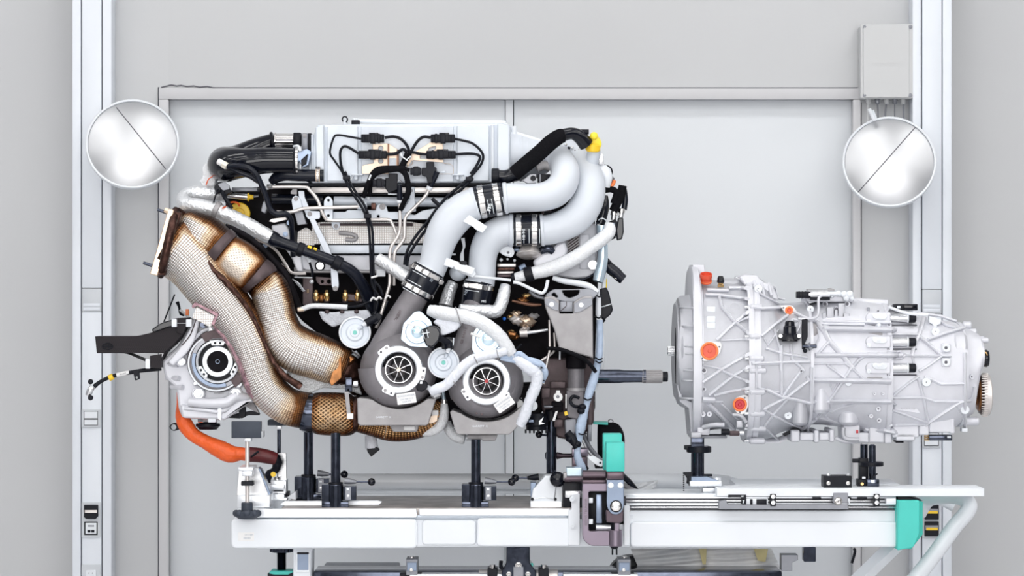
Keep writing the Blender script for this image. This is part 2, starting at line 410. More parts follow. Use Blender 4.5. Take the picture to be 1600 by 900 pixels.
# ---- door ----
door = bpy.data.objects.new('door_1', None); COL.objects.link(door); door.location = (0, WY, 0); ORG['door_1'] = Vector((0, WY, 0)); struct(door)
def wpl(name, x0, y0, x1, y1, d0, d1, m, parent, bev=.002):
    a = at(x0, y0, d0); b = at(x1, y1, d0); return wbox(name, a.x, b.x, d0*S, d1*S, b.z, a.z, m, parent, bev)
YB = 1254   # pixel row of the floor line at the wall
wpl('frame_top', 248, 138, 1345, 155, WD-12, WD+10, FRAMEM, door)
wpl('frame_top', 254, 150, 1340, 154.5, WD-4, WD+20, FRAMEM, door)
wpl('frame_side', 248, 155.3, 263, YB, WD-12, WD+10, FRAMEM, door)
wpl('frame_side', 1333, 155.3, 1345, YB, WD-12, WD+10, FRAMEM, door)
wpl('door_leaf', 265.5, 156, 789, YB, WD+14, WD+60, LEAFM, door)
wpl('door_leaf', 803, 156, 1331, YB, WD+14, WD+60, LEAFM, door)
wpl('astragal', 790, 154, 802, YB, WD+8, WD+62, LEAFM, door)
wpl('threshold_stop', 262, 150, 1335, YB, WD+62, WD+70, DKG, door)
# ---- trunking columns ----
def column(x0, label, s0, s1):
    t = thing('trunking_column', label, 'column', at(x0+30, YB, WD-30)); d = WD-52
    wpl('side_profile', x0, -120, x0+13, YB, d, WD, COLM, t)
    wpl('side_profile', x0+47, -120, x0+61, YB, d, WD, COLM, t)
    wpl('back_channel', x0+13, -120, x0+47, YB, d+10, WD, DKG, t)
    wpl('cover_strip', x0+15, -120, x0+45.5, s0, d+1.5, d+9, COLM, t)
    lid = wpl('name_plate', x0+15, s0+.5, x0+45.5, s1, d+1.5, d+9, COLG, t)
    for q in range(2):
        wpl('label_holder', x0+17, s0+24+q*6, x0+43, s0+29+q*6, d+.4, d+2, COLM, lid, .0003)
    wpl('cover_strip', x0+15, s1+.5, x0+45.5, YB, d+1.5, d+9, COLM, t)
    return t, d
tl, dl = column(113, 'left white wall trunking column with grey name plate and light switches', 450, 487)
tr, dr = column(1426, 'right white wall trunking column with black and yellow sockets', 452, 490)
def sock_plate(t, x0, y0, x1, y1, d, m=None):
    p = plate('socket_plate', [(x0, y0), (x1, y0), (x1, y1), (x0, y1)], d-1, d+2, m or COLG, t, .5, 1.5); return p
# left: switch, double socket, network outlet
p = sock_plate(tl, 127.5, 640, 157, 668, dl)
plate('switch_border', [(131, 642.5), (153, 642.5), (153, 664.5), (131, 664.5)], dl-2, dl-.5, DKG, p, .3)
plate('rocker', [(131.8, 643.3), (152.2, 643.3), (152.2, 653.5), (131.8, 653.5)], dl-4.5, dl-1, WHITE, p, .5)
plate('rocker', [(131.8, 656), (152.2, 656), (152.2, 663.7), (131.8, 663.7)], dl-4, dl-1, WHITE, p, .5)
p = sock_plate(tl, 127.5, 785, 157, 840, dl)
plate('socket_flap', rnd([(131, 789), (153, 789), (153, 807), (149, 811), (135, 811), (131, 808)], 1), dl-6, dl-.5, BLACK, p, .6)
plate('flap_grip', [(132.5, 797), (151.5, 797), (151.5, 801.5), (132.5, 801.5)], dl-8, dl-5, TUBE, p, .4)
plate('socket_border', [(131.5, 815), (152.5, 815), (152.5, 836), (131.5, 836)], dl-2, dl-.5, BLACK, p, .4)
plate('socket_insert', [(133.5, 817), (150.5, 817), (150.5, 834), (133.5, 834)], dl-4, dl-1, WHITE, p, .5)
for xx in (136.5, 142.5): plate('port', [(xx, 828), (xx+5, 828), (xx+5, 832), (xx, 832)], dl-4.6, dl-3, BLACK, p, .2)
plate('port_label', [(137, 820.5), (147, 820.5), (147, 823), (137, 823)], dl-4.6, dl-3, GREYM, p, .2)
p = sock_plate(tl, 127.5, 882, 157, 925, dl)
plate('socket_insert', rnd([(134, 891), (150, 891), (150, 912), (134, 912)], 2), dl-3, dl-.5, WHITE, p, .5)
for xx, yy in ((139, 895.5), (144.5, 895.5), (139, 905)): lathe('pin_hole', (xx, yy, dl-3), (0, 0, -1), [(0, .8), (.6, .8)], BLACK, p, 10)
# right: switch behind the gearbox, two yellow lined sockets
p = sock_plate(tr, 1441, 672, 1470, 700, dr)
plate('switch_border', [(1444, 676), (1467, 676), (1467, 697), (1444, 697)], dr-2, dr-.5, DKG, p, .3)
plate('rocker', [(1445, 677), (1466, 677), (1466, 696), (1445, 696)], dr-4.5, dr-1, WHITE, p, .5)
p = sock_plate(tr, 1441, 783, 1470, 841, dr)
for y in (789, 815):
    plate('socket_flap', rnd([(1445, y), (1467, y), (1467, y+23), (1445, y+23)], 1), dr-6, dr-.5, BLACK, p, .6)
    plate('flap_lens', [(1446, y+6), (1466, y+6), (1466, y+13), (1446, y+13)], dr-8, dr-5, GREYM, p, .4)
    plate('yellow_bar', [(1447.5, y+9.5), (1465.5, y+9.5), (1465.5, y+13.5), (1447.5, y+13.5)], dr-9, dr-7, YEL, p, .3)
# ---- junction box with cable glands ----
jd = WD-50
jb = thing('junction_box', 'light grey plastic junction box above the right convex mirror', 'junction box', at(1386, 153, jd))
plate('box_body', [(1345, 40), (1427, 40), (1427, 154), (1345, 154)], jd+8, WD-1, BOXM, jb, 1.5, 3)
plate('box_lid', [(1344.5, 37), (1427, 37), (1427, 154), (1344.5, 154)], jd-2, jd+9, BOXM, jb, 1.5, 4)
plate('lid_panel', [(1349, 38.5), (1421, 38.5), (1421, 152.5), (1349, 152.5)], jd-4, jd, BOXM, jb, 1., 5)
for xx in (1351.5, 1422.5):
    for yy in (42, 149): bolt(xx, yy, jd-3.5, 3.2, jb, GREYM, 1.4, name='screw', sides=4)
text('lid_marking', 'BERNSTEIN', 1386, 101, jd-4.1, 9, BOXM, jb, thick=.25)
for i, xx in enumerate((1357, 1371, 1385, 1398, 1411)):
    g = lathe('cable_gland', (xx, 154, jd+22), (0, 1, 0), [(0, 4.5), (3, 4.5), (3.5, 3.8), (7, 3.8), (9, 2.4)], BOXM if i % 2 == 0 else GREYM, jb, 12)
    tube('cable', [(xx, 160, jd+22), (xx+(-1, 1, -2, 0, 1)[i], 185, jd+24), (xx+(2, 0, -2, 1, 3)[i], 240, jd+30), (xx, 280, jd+38)], (1.5, 1.2, 1.5, 1.2, 1.2)[i], GREYM if i != 0 else BOXM, jb, 4, 8)
# ---- convex mirrors ----
MIRR, nt, b = newmat('convex_mirror_glass'); b.inputs['Base Color'].default_value = (.58, .59, .61, 1); b.inputs['Metallic'].default_value = 1; b.inputs['Roughness'].default_value = .40
tc = nd(nt, 'ShaderNodeTexCoord'); n = nd(nt, 'ShaderNodeTexNoise'); n.inputs['Scale'].default_value = 12; lk(nt, tc.outputs['Object'], n.inputs['Vector'])
bp = nd(nt, 'ShaderNodeBump'); bp.inputs['Strength'].default_value = .04; bp.inputs['Distance'].default_value = .004; lk(nt, n.outputs['Fac'], bp.inputs['Height']); lk(nt, bp.outputs['Normal'], b.inputs['Normal'])
def mirror(cx, cy, rx, ry, d, ax, line, label, arm):
    t = thing('convex_mirror', label, 'mirror', at(cx, cy, d+40)); A = Vector(ax); A.normalize(); ax = tuple(A)
    r = max(rx, ry); HA = math.radians(24)
    prof = []
    for i in range(15):
        a = i/14*HA; R_ = r*.965/math.sin(HA); prof.append((R_*(math.cos(a)-math.cos(HA)), R_*math.sin(a)))
    lathe('mirror_face', (cx, cy, d), ax, list(reversed(prof)), MIRR, t, 64, 60)
    lathe('rim', (cx, cy, d), ax, [(-9, r*.93), (-7, r), (2, r), (3.2, r*.985), (2.4, r*.955), (-2, r*.95)], WHITE, t, 64)
    lathe('mirror_back', (cx, cy, d), ax, [(-26, 10), (-24, r*.55), (-9, r*.93), (-8, r*.5)], BOXM, t, 40)
    # a reflected cable, modelled as a thin dark line on the dome
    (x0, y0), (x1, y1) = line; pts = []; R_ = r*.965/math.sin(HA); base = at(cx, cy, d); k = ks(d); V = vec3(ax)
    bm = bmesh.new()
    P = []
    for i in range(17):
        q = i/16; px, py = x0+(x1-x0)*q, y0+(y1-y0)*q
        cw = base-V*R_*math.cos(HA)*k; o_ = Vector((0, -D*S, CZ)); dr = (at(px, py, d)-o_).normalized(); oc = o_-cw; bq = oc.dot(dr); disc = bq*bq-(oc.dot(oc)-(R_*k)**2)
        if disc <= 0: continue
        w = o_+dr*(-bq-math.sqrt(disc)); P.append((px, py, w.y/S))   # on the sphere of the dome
    tube('reflection_line', [(p[0], p[1], p[2]-.3) for p in P], .8, DKG, t, 1, 6)
    tube('wall_arm', [(cx, cy, d+20), (cx+arm*.3, cy+6, d+45), (cx+arm, cy+6, WD-46)], 7, BOXM, t, 5, 12)
    return t
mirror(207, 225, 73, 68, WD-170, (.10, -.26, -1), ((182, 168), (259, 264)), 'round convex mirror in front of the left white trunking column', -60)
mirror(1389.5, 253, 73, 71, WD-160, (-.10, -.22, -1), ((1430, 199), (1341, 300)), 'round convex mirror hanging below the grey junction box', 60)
tube('mirror_clip', [(1358, 170, WD-160), (1366, 188, WD-158)], 3, WHITE, bpy.data.objects['convex_mirror.001'], 1, 8)
tube('mirror_clip', [(1364, 172, WD-160), (1370, 188, WD-158)], 1.6, WHITE, bpy.data.objects['convex_mirror.001'], 1, 8)

pts = [(252, 136.5), (262, 134), (268, 132.6), (276, 134.2), (283, 133.2), (292, 135), (303, 134.2), (312, 136), (324, 135), (333, 137), (350, 137.2), (420, 137.4), (800, 137.5), (1340, 137.5)]
tube('frame_sealant_gap', [(a, b, WD-1) for a, b in pts], 1.2, DKG, door, 2, 6); tube('frame_sealant_gap', [(247.5, 136, WD-1), (247.5, 1200, WD-1)], 1, DKG, door, 1, 6); tube('frame_sealant_gap', [(1345.5, 160, WD-1), (1345.5, 1200, WD-1)], 1, DKG, door, 1, 6)
# ================= THE LIFT TABLE =================
tb = thing('lift_table', 'long white steel assembly lift table carrying the engine and the gearbox', 'work table', at(800, 860, -40))
# table top of worn steel, slightly seen from above
box('tabletop', 440, 793.5, 985, 806, -150, 95, WOODT, tb, 1)
plate('top_edge', [(372, 795), (650, 795), (652, 806), (650, 809), (372, 809)], -158, -149, ALU, tb, 1)
plate('top_edge', [(655, 795), (889, 795), (889, 806), (658, 806), (655, 804)], -158, -149, ALU, tb, 1)
box('groove_strip', 400, 804, 990, 812, -150, 60, mat('groove_grey', (.45, .50, .56), .35, .5), tb, 1)
# long beams
def beam(x0, y0, x1, y1, d0, d1, rr=4): return plate('beam', [(x0, y0), (x1, y0), (x1, y1), (x0, y1)], d0, d1, WHITE, tb, 3.0, rr)
beam(361, 811, 652, 857, -158, 90, 8); beam(400, 808, 900, 855, -148, 70)
plate('beam', [(400, 850), (485, 850), (492, 858), (400, 858)], -150, 60, WHITE, tb, 2, 3)
beam(659, 812, 744, 852, -153, 60, 8); beam(745, 809, 892, 854, -157, 60, 8)
beam(888, 797, 985, 855, -150, 60, 3)
plate('end_bracket', rnd([(888, 797), (893, 797), (893, 772), (906, 772), (906, 852), (888, 852)], 2), -162, -140, WHITE, tb, 1.2)
for yy in (776, 818): bolt(895, yy+4, -163, 5, tb, WHITE)
beam(985, 815, 1404, 855, -158, 60, 8); beam(960, 797, 1402, 822, -150, 60, 3)
plate('beam_plate', rnd([(975, 790), (984, 790), (984, 852), (975, 852)], 2), -160, -146, WHITE, tb, 1)
text('sticker_print', 'IIIIIIIII', 386, 841, -158.4, 5, INKL, tb, thick=.1); text('sticker_print', 'SYSTEM', 389, 836, -158.4, 4, INKL, tb, thick=.1)
box('sticker', 372, 832, 397, 845, -158.3, -157.6, LABEL, tb, .1)
# linear rail and its brackets on the right
box('rail', 978, 776, 1400, 779, -158, -60, ALU, tb, .4); box('rail', 978, 781, 1395, 784.5, -157, -60, SILV, tb, 1)
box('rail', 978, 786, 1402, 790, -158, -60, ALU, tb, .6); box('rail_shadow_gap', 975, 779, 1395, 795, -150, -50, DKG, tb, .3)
box('rail', 985, 791.5, 1402, 794, -158, -60, SILV, tb, .5)
plate('moving_top_plate', [(1120, 763.5), (1538, 763.5), (1538, 775.5), (1120, 775.5)], -170, -88, WHITE, tb, 1)
box('fixed_top_plate', 975, 771.5, 1166, 775.5, -150, -50, ALU, tb, .6)
plate('black_scale', [(1138, 773), (1166, 773), (1166, 789), (1159, 789), (1159, 777), (1138, 777)], -172, -160, BLACK, tb, .5)
text('scale_digit', '7', 1161.5, 784.5, -172.3, 7, WINK, tb, bold=True); text('scale_digit', '60', 1160, 775.4, -172.3, 3.6, WINK, tb, bold=True)
plate('dark_carriage', rnd([(1123, 783), (1135, 781), (1137, 788), (1325, 788), (1325, 783), (1326, 796), (1123, 796)], 1.5), -172, -150, GREYM, tb, .8)
for a, b in ((1166, 1200), (1304, 1328), (1385, 1400)): box('end_stop', a, 779, b, 788, -170, -150, WHITE, tb, .6)
for a, b in ((1172, 1176), (1182, 1198), (1365, 1374)): box('stop_pad', a, 780, b, 789, -172, -160, BLACK, tb, .4)
for a in (1203.5, 1365.5):
    plate('slide_lug', rnd([(a, 772), (a+9, 772), (a+9, 791), (a, 791)], 1.5), -174, -160, BLACK, tb, .5)
    for yy in (776, 785.5): bolt(a+4.5, yy, -174, 3.4, tb, SILV, 1.6)
plate('slide_block', rnd([(1302, 770), (1325, 770), (1325, 786), (1302, 786)], 1.5), -172, -152, GREYM, tb, .7)
bolt(1309.5, 783, -172, 6.4, tb, CHROME, 3.5)
for a, b in ((1270, 1283), (1318, 1330), (1340, 1355)): box('rail_fitting', a, 777, b, 780, -164, -155, BLACK, tb, .4)
plate('black_pad', rnd([(1287.5, 744), (1331, 744), (1331, 763.5), (1287.5, 763.5)], 1), -150, -110, BLACK, tb, .7)
for xx in (1294.5, 1325): bolt(xx, 755, -150, 3.4, tb, CHROME, 1.8); cyl('pad_stud', (xx, 739.5, -135), (xx, 744, -135), 3, ALU, tb, 12)
box('rear_plate', 1150, 757, 1407, 765, -86, 40, ALU, tb, 1)
# end cap and the curved push handle
capp = plate('teal_end_cap', rnd([(1402, 782, 1), (1437, 782, 2), (1437, 834, 2), (1427, 856, 4), (1402, 860, 2)], 2), -176, 40, TEAL, tb, 1.5)
plate('cap_flange', rnd([(1434, 782), (1442, 784), (1442, 835), (1424, 858), (1418, 858), (1434, 834)], 1), -165, 40, mat('darker_teal', (.03, .50, .42), .42), tb, 1)
plate('cap_bracket', [(1403, 776), (1418, 776), (1442, 782), (1403, 782)], -160, 0, BLACK, tb, .6)
tube('handle', [(1425, 910, -90), (1455, 873, -90), (1490, 825, -90), (1511, 800, -88), (1514, 788, -84), (1503, 778, -70), (1480, 775, -40), (1450, 780, 0), (1435, 802, 10)], 12.5, WHITE, tb, 6, 20)
tube('handle_brace', [(1336, 912, -60), (1392, 858, -60), (1408, 843, -60)], 13, WHITE, tb, 2, 4)
tube('cross_tube', [(1425, 790, 30), (1450, 775, 30), (1490, 790, 30)], 9, WHITE, tb, 5, 16)
# rear tubular frame seen through under the engine
tube('rear_frame_tube', [(505, 757, 120), (530, 752, 120), (560, 752, 120), (800, 752, 120), (1090, 752, 120), (1150, 760, 118), (1175, 772, 110)], 12, WHITE, tb, 4, 18)
box('rear_frame_bar', 470, 766, 975, 772, 140, 170, LEAFM, tb, 1.5)
# underframe in view at the bottom edge
box('under_rail', 490, 893, 1222, 915, -90, 0, BLKST, tb, 2); box('under_rail', 500, 891, 620, 910, -70, 60, GREYM, tb, 3)
box('under_plate', 640, 897, 800, 915, -120, -80, ALU, tb, 1); box('under_plate', 880, 897, 997, 915, -120, -80, ALU, tb, 1)
plate('lower_bracket', rnd([(458, 855), (490, 855), (486, 863), (485, 915), (458, 915)], 2), -120, -40, WHITE, tb, 1.5)
plate('window_frame', rnd([(462.5, 862), (483.5, 862), (483.5, 894), (462.5, 894)], 1), -123, -119, ALU, tb, .6)
plate('blue_window', rnd([(464.5, 866), (482, 866), (482, 891), (464.5, 891)], .5), -124, -120, SLATE, tb, .4)
plate('dark_lip', [(464, 863), (482.5, 863), (482.5, 866), (464, 866)], -125, -121, BLACK, tb, .3)
# legs of the table down to the floor
for xx in (470, 810, 1180):
    for dd in (-60, 60): box('table_leg', xx-14, 915, xx+14, 1330, dd-14, dd+14, WHITE, tb, 2)
box('foot_beam', 430, 1318, 1240, 1368, -90, 90, WHITE, tb, 3)
# jack screw
js = thing('levelling_jack', 'black threaded levelling screw with green clamp under the left end of the white beam', 'jack screw', at(440, 915, -90))
lathe('knurled_wheel', (440, 856, -90), (0, 1, 0), [(0, 14), (1, 17)]+[(1+.001, 17), (6, 17), (7, 15)], BLKST, js, 40)
for k in range(16):
    a = k/16*math.pi*2; tube('knurl', [(440+17*math.cos(a), 857, -90+17*math.sin(a)), (440+17*math.cos(a), 862.5, -90+17*math.sin(a))], 1.5, BLKST, js, 1, 6)
pr = []
for i in range(17): pr += [(i*2., 6.2), (i*2.+1., 8.2)]
lathe('screw', (440, 862, -90), (0, 1, 0), pr, BLKST, js, 24)
plate('green_clamp', rnd([(421, 893), (458, 893), (460, 915), (419, 915)], 2), -115, -70, TEAL, js, 1); plate('clamp_band', rnd([(418, 896), (428, 898), (450, 898), (460, 893), (460, 899), (449, 904), (428, 904), (418, 901)], 1), -118, -100, BLACK, js, .6)
# under clamps
def under_clamp(x, w, label):
    t = thing('rail_clamp', label, 'clamp', at(x, 900, -95)); 
    plate('clamp_body', rnd([(x-w, 874), (x+w, 874), (x+w, 899), (x-w, 899)], 1), -120, -70, GREYM, t, .8)
    plate('clamp_front', rnd([(x-w+1.5, 879), (x+w-1.5, 879), (x+w-1.5, 892), (x-w+1.5, 892)], 1), -123, -119, SLATE, t, .6)
    cyl('stud', (x, 869, -95), (x, 875, -95), 4.4, CHROME, t, 16); bolt(x-1, 890.5, -123, 3, t, CHROME, 2)
    plate('clamp_foot', rnd([(x-w-10, 896), (x+w+6, 896), (x+w+6, 904), (x-w-10, 904)], 1), -118, -70, BLACK, t, .6); return t
under_clamp(643.5, 9, 'small dark rail clamp under the beam between the jack screw and the central pivot')
under_clamp(975.5, 10, 'small dark rail clamp below the anodised swing clamp')
cp = thing('pivot_clamp', 'large black pivot mount under the middle of the white beam', 'clamp', at(810, 905, -95))
plate('flared_column', rnd([(791, 855), (828, 855), (828, 880), (838, 893), (838, 915), (784, 915), (784, 893), (791, 880)], 2), -125, -60, BLKST, cp, 1.5)
lathe('column_sleeve', (810, 857, -100), (0, 1, 0), [(0, 18), (22, 18), (30, 22)], BLACK, cp, 24)
lathe('white_cap', (810, 852, -100), (0, 1, 0), [(0, 18), (5, 16), (9, 13), (9, 0)], WHITE, cp, 24)
plate('front_block', rnd([(802, 886), (818, 886), (818, 910), (802, 910)], 1), -132, -120, GREYM, cp, .8); bolt(810, 883, -126, 5, cp, CHROME)
for xx in (769.5, 849.5): cyl('stud', (xx, 882, -110), (xx, 890, -110), 4.6, CHROME, cp, 16); plate('clamp_arm', rnd([(xx-8, 889), (xx+8, 889), (xx+8, 903), (xx-8, 903)], 2), -125, -80, BLACK, cp, .8)
for xx in (795, 825): bolt(xx, 897, -127, 4, cp, CHROME, 3)
cyl('cross_shaft', (748, 899, -95), (872, 899, -95), 9, TUBE, cp, 20); tube('side_lever', [(790, 893, -118), (783, 886, -118), (783, 876, -118)], 3, BLACK, cp, 3, 8); box('teal_tag', 829, 880, 833, 890, -118, -112, TEAL, cp, .5)
# ---- sheet film, drum and sheet under the right beam ----
fl = thing('plastic_film_bundle', 'clear crumpled plastic film with yellow tape under the right beam', 'film', at(1090, 897, -40))
def blobsheet(name, poly, d0, d1, m, parent, amp=8, n=22, seed=3):
    """crumpled sheet: a grid clipped to a polygon's bounding quad, displaced in depth"""
    rnd_ = random.Random(seed); (x0, y0), (x1, y1), (x2, y2), (x3, y3) = poly
    bm = bmesh.new(); G = []
    ph = [(rnd_.uniform(1, 6), rnd_.uniform(1, 6), rnd_.uniform(0, 6)) for _ in range(7)]
    for side in (0, 1):
        g = []
        for j in range(n+1):
            row = []
            for i in range(n+1):
                u, v = i/n, j/n
                x = (x0*(1-u)+x1*u)*(1-v)+(x3*(1-u)+x2*u)*v; y = (y0*(1-u)+y1*u)*(1-v)+(y3*(1-u)+y2*u)*v
                h = sum(abs(math.sin(a*u*2+b*v*2+c)) for a, b, c in ph)/7*amp
                row.append(bm.verts.new(at(x, y, d0-h+(d1-d0)*side+(h if side else 0))))
            g.append(row)
        G.append(g)
    for s, g in enumerate(G):
        for j in range(n):
            for i in range(n):
                q = (g[j][i], g[j][i+1], g[j+1][i+1], g[j+1][i]); bm.faces.new(q if s == 0 else q[::-1])
    for i in range(n):
        bm.faces.new((G[0][0][i], G[1][0][i], G[1][0][i+1], G[0][0][i+1])); bm.faces.new((G[0][n][i+1], G[1][n][i+1], G[1][n][i], G[0][n][i]))
        bm.faces.new((G[0][i][0], G[0][i+1][0], G[1][i+1][0], G[1][i][0])); bm.faces.new((G[0][i+1][n], G[0][i][n], G[1][i][n], G[1][i+1][n]))
    bmesh.ops.recalc_face_normals(bm, faces=bm.faces)
    me = bpy.data.meshes.new(name); bm.to_mesh(me); bm.free(); return link_mesh(name, me, m, parent, True, 60)
blobsheet('film', [(985, 857), (1205, 857), (1222, 893), (1000, 893)], 15, 55, PLBAG, fl, 14, 30)
blobsheet('tape', [(1092, 857), (1104, 857), (1103, 882), (1098, 882)], -4, 2, mat('pale_yellow_tape', (.80, .70, .35), .5), fl, 2, 6)
blobsheet('tape', [(1178, 858), (1200, 858), (1196, 878), (1184, 876)], -4, 2, MATS['pale_yellow_tape'], fl, 3, 6)
lathe('black_reel', (985, 905, 30), (0, 0, -1), [(-25, 36), (-24, 37), (10, 37), (11, 35)], BLACK, fl, 40)
hd = thing('hanging_tool_clip', 'small black clip hanging under the right beam in front of the wall', 'clip', at(1333, 880, -100))
tube('clip', [(1334, 857, -100), (1336, 862, -100), (1331, 880, -100)], 2.2, BLACK, hd, 3, 8); plate('bracket', rnd([(1256, 855), (1275, 855), (1275, 878), (1256, 878)], 2), -130, -100, BLKST, tb, .8)
plate('bracket', rnd([(1221, 867), (1247, 867), (1247, 875), (1238, 879), (1238, 892), (1221, 892)], 1), -110, -80, GREYM, tb, .8)
# ---- cloth and black cable behind the clamp ----
clo = thing('white_cloth', 'crumpled white cloth lying behind the rail right of the teal clamp', 'cloth', at(1010, 775, 60))
blobsheet('cloth', [(985, 757), (1028, 750), (1022, 774), (978, 774)], 60, 85, mat('white_cloth', (.80, .82, .85), .8, 0, .04), clo, 10, 14, 5)
blobsheet('cloth_fold', [(1055, 768), (1110, 765), (1140, 775), (1050, 775)], 50, 90, MATS['white_cloth'], clo, 6, 12, 6)
# ---- support posts ----
def lever(parent, x, y, d, s, L, tap=14):
    """grey tapered grip, rod and black ball; s = +1 to the right"""
    h = tube('lever_hub', [(x, y-1, d, 5.2), (x+s*tap*.6, y, d, 4.6), (x+s*tap*1.3, y+1, d, 2.6)], 5, GREYM if s > 0 else BLACK, parent, 3, 14)
    tube('lever_rod', [(x+s*tap, y+1, d), (x+s*L, y+1, d)], 1.5, BLKST, parent, 1, 10); ball('ball_knob', x+s*L, y+1, d, 6, GLOSS, parent)
def post(x, ytop, ysl, ybase, d, label, rt=7.5, s=1, right=True):
    t = thing('support_post', label, 'support post', at(x, ybase, d), 'clamping posts on the table top')
    cyl('post_rod', (x, ytop, d), (x, ysl+3, d), rt, BLKST, t, 28, .08)
    lathe('collar', (x, ysl-4, d), (0, 1, 0), [(0, rt+.5), (.6, rt+4), (4, rt+4)], BLACK, t, 28)
    lathe('sleeve', (x, ysl, d), (0, 1, 0), [(0, 11.5), (.8, 12), (ybase-ysl, 12)], BLKST, t, 32)
    plate('side_block', rnd([(x-22, ysl), (x-8, ysl), (x-8, ybase), (x-22, ybase)], 1), d-6, d+24, BLKST, t, .8)
    bb = plate('clamp_block', rnd([(x+12, ysl+3), (x+32, ysl+3), (x+32, ysl+25), (x+12, ysl+25)], 1), d-8, d+14, BLKST, t, .8)
    plate('clamp_face', rnd([(x+15, ysl+4), (x+24, ysl+4), (x+24, ysl+24), (x+15, ysl+24)], .6), d-10, d-7.5, GREYM, bb, .5)
    box('clamp_mark', x+17, ysl+6, x+21, ysl+9, d-10.8, d-9.8, WINK, bb, .2); bolt(x+19.5, ysl+17.5, d-10, 2, bb, SILV, 1)
    box('post_foot', x-22, ybase-9, x+20, ybase, d-8, d+24, BLKST, t, .8); lever(t, x+14, ysl-5, d+4, 1, 42 if right else 40)
    return t
post(482, 655, 745, 781.5, 10, 'leftmost black support post standing behind the others on the table top')
post(524.5, 676, 757, 793, -135, 'black support post under the braided exhaust bellows')
post(743.5, 686, 757, 793, -135, 'black support post under the right turbocharger shield')
t = thing('support_post', 'black support post behind the white angled block near the anodised clamp', 'support post', at(861, 745, -40), 'clamping posts on the table top')
cyl('post_rod', (861.5, 655, -40), (861.5, 752, -40), 8, BLKST, t, 28, .08); cyl('post_head', (861, 640, -40), (861, 658, -40), 10, BLACK, t, 20)
tube('short_lever', [(842, 679, -40), (855, 680, -40)], 1.6, BLKST, t, 1, 8); ball('ball_knob', 842, 679, -40, 5.5, GLOSS, t)
ball('ball_knob', 861, 712, -20, 10, BLKST, t); tube('side_shaft', [(870, 712, -20, 6), (880, 712, -20, 3.4), (900, 712, -20, 3.4)], 3.4, PURP, t, 1, 14)
box('post_block', 848, 752, 876, 785, -60, -20, WHITE, t, 1); box('post_foot', 838, 783, 880, 794, -80, -10, WHITE, t, 1)
t = thing('angled_block', 'white angled clamping block with black lever and large ball', 'block', at(856, 794, -120))
plate('block', rnd([(833, 765), (852, 744), (879, 744), (879, 788), (830, 788), (830, 780)], 1), -125, -70, WHITE, t, 1.2)
plate('block_foot', [(829, 783), (878, 783), (878, 794.5), (829, 794.5)], -130, -60, ALU, t, .8); plate('dark_side', rnd([(829, 754), (838, 754), (833, 777), (829, 777)], .6), -110, -70, SLATE, t, .6)
lever(t, 842, 746, -95, -1, 37, 14); ball('large_ball', 871, 749, -140, 12.3, GLOSS, t)
tube('chain', [(869, 757, -126), (868, 766, -127), (866, 780, -127)], .7, SILV, t, 3, 6); 
for xx, yy in ((832, 780), (867.5, 780)): lathe('dark_stud', (xx, yy, -125), (0, 0, -1), [(0, 2.6), (2, 2.3), (2, 0)], BLACK, t, 14)
tube('chain', [(834, 780, -127.4), (850, 777.5, -127.6), (866, 780.5, -127.4)], .6, SILV, t, 4, 6)
# ---- left bracket with pads ----
t = thing('left_support_bracket', 'steel bracket with dark square pad and hand knob left on the table', 'bracket', at(392, 795, -130))
box('pad', 361.5, 658.5, 408, 684.5, -192, -180, DPLATE, t, .6); box('pad_edge', 406, 674, 411, 684, -190, -160, mat('pad_edge_grey', (.45, .47, .50), .5), t, .5)
box('pad_nut', 381, 684, 392, 690, -188, -164, ALU, t, 1); cyl('threaded_rod', (386.5, 689, -178), (386.5, 790, -178), 3.4, TUBE, t, 16)
plate('bracket_web', rnd([(373, 731), (404, 731), (420, 774), (369.5, 774)], .6), -132, -122, SILV, t, .8); plate('bracket_web', [(403, 731), (407, 733), (423, 772), (420, 774)], -132, -100, SLATE, t, .5)
box('bracket_foot', 370.5, 774, 421.5, 793, -150, -60, ALU, t, .8); box('rod_nut', 372, 730.5, 395, 736, -188, -120, ALU, t, .8); box('rod_nut', 377.5, 736, 394, 744, -186, -150, ALU, t, .8)
plate('locking_ring', rnd([(376.5, 752), (396, 752), (396, 759), (376.5, 759)], 1.5), -188, -168, BLACK, t, .8)
lathe('hand_knob', (386, 785, -180), (0, 1, 0), [(0, 8), (1, 9), (13, 9), (13.2, 18), (15, 20), (21, 19.5), (25, 14), (26, 0)], DPLATE, t, 24)
for k in range(8):
    a = k/8*6.283; ball('knob_lobe', 386+17*math.cos(a), 802, -180+17*math.sin(a), 5.6, DPLATE, t, seg=12)
t = thing('rear_pad_support', 'dark pad on a threaded rod beside the bronze exhaust elbow', 'bracket', at(436, 795, -60))
box('pad', 418, 656.5, 451, 665, -60, -30, DPLATE, t, .8); box('pad_nut', 431, 665, 440, 671, -55, -40, ALU, t, .8); cyl('threaded_rod', (436, 670, -47), (436, 765, -47), 3, BLKST, t, 14)
plate('bracket_web', rnd([(434, 708), (447, 708), (448, 750), (440, 760), (434, 760)], 1), -50, -40, SILV, t, .6)
box('clamp_block', 424, 751, 447, 770, -80, -40, ALU, t, 1); box('clamp_block', 419, 757, 444, 765, -90, -60, ALU, t, 1); box('clamp_block', 427, 765, 444, 795, -80, -40, ALU, t, 1)
cyl('cap_screw', (433, 745, -62), (433, 752, -62), 5, CHROME, t, 16); tube('arrow_mark', [(429, 771, -90.5), (434, 771, -90.5), (432, 769.5, -90.5)], .4, INK, t, 1, 5)
for a in ((424, 768, 446, 772), (426, 778, 448, 783)): box('clamp_lip', *a, -84, -50, ALU, t, .6)
box('black_stop', 446, 768, 452, 776, -60, -40, BLACK, t, .6)
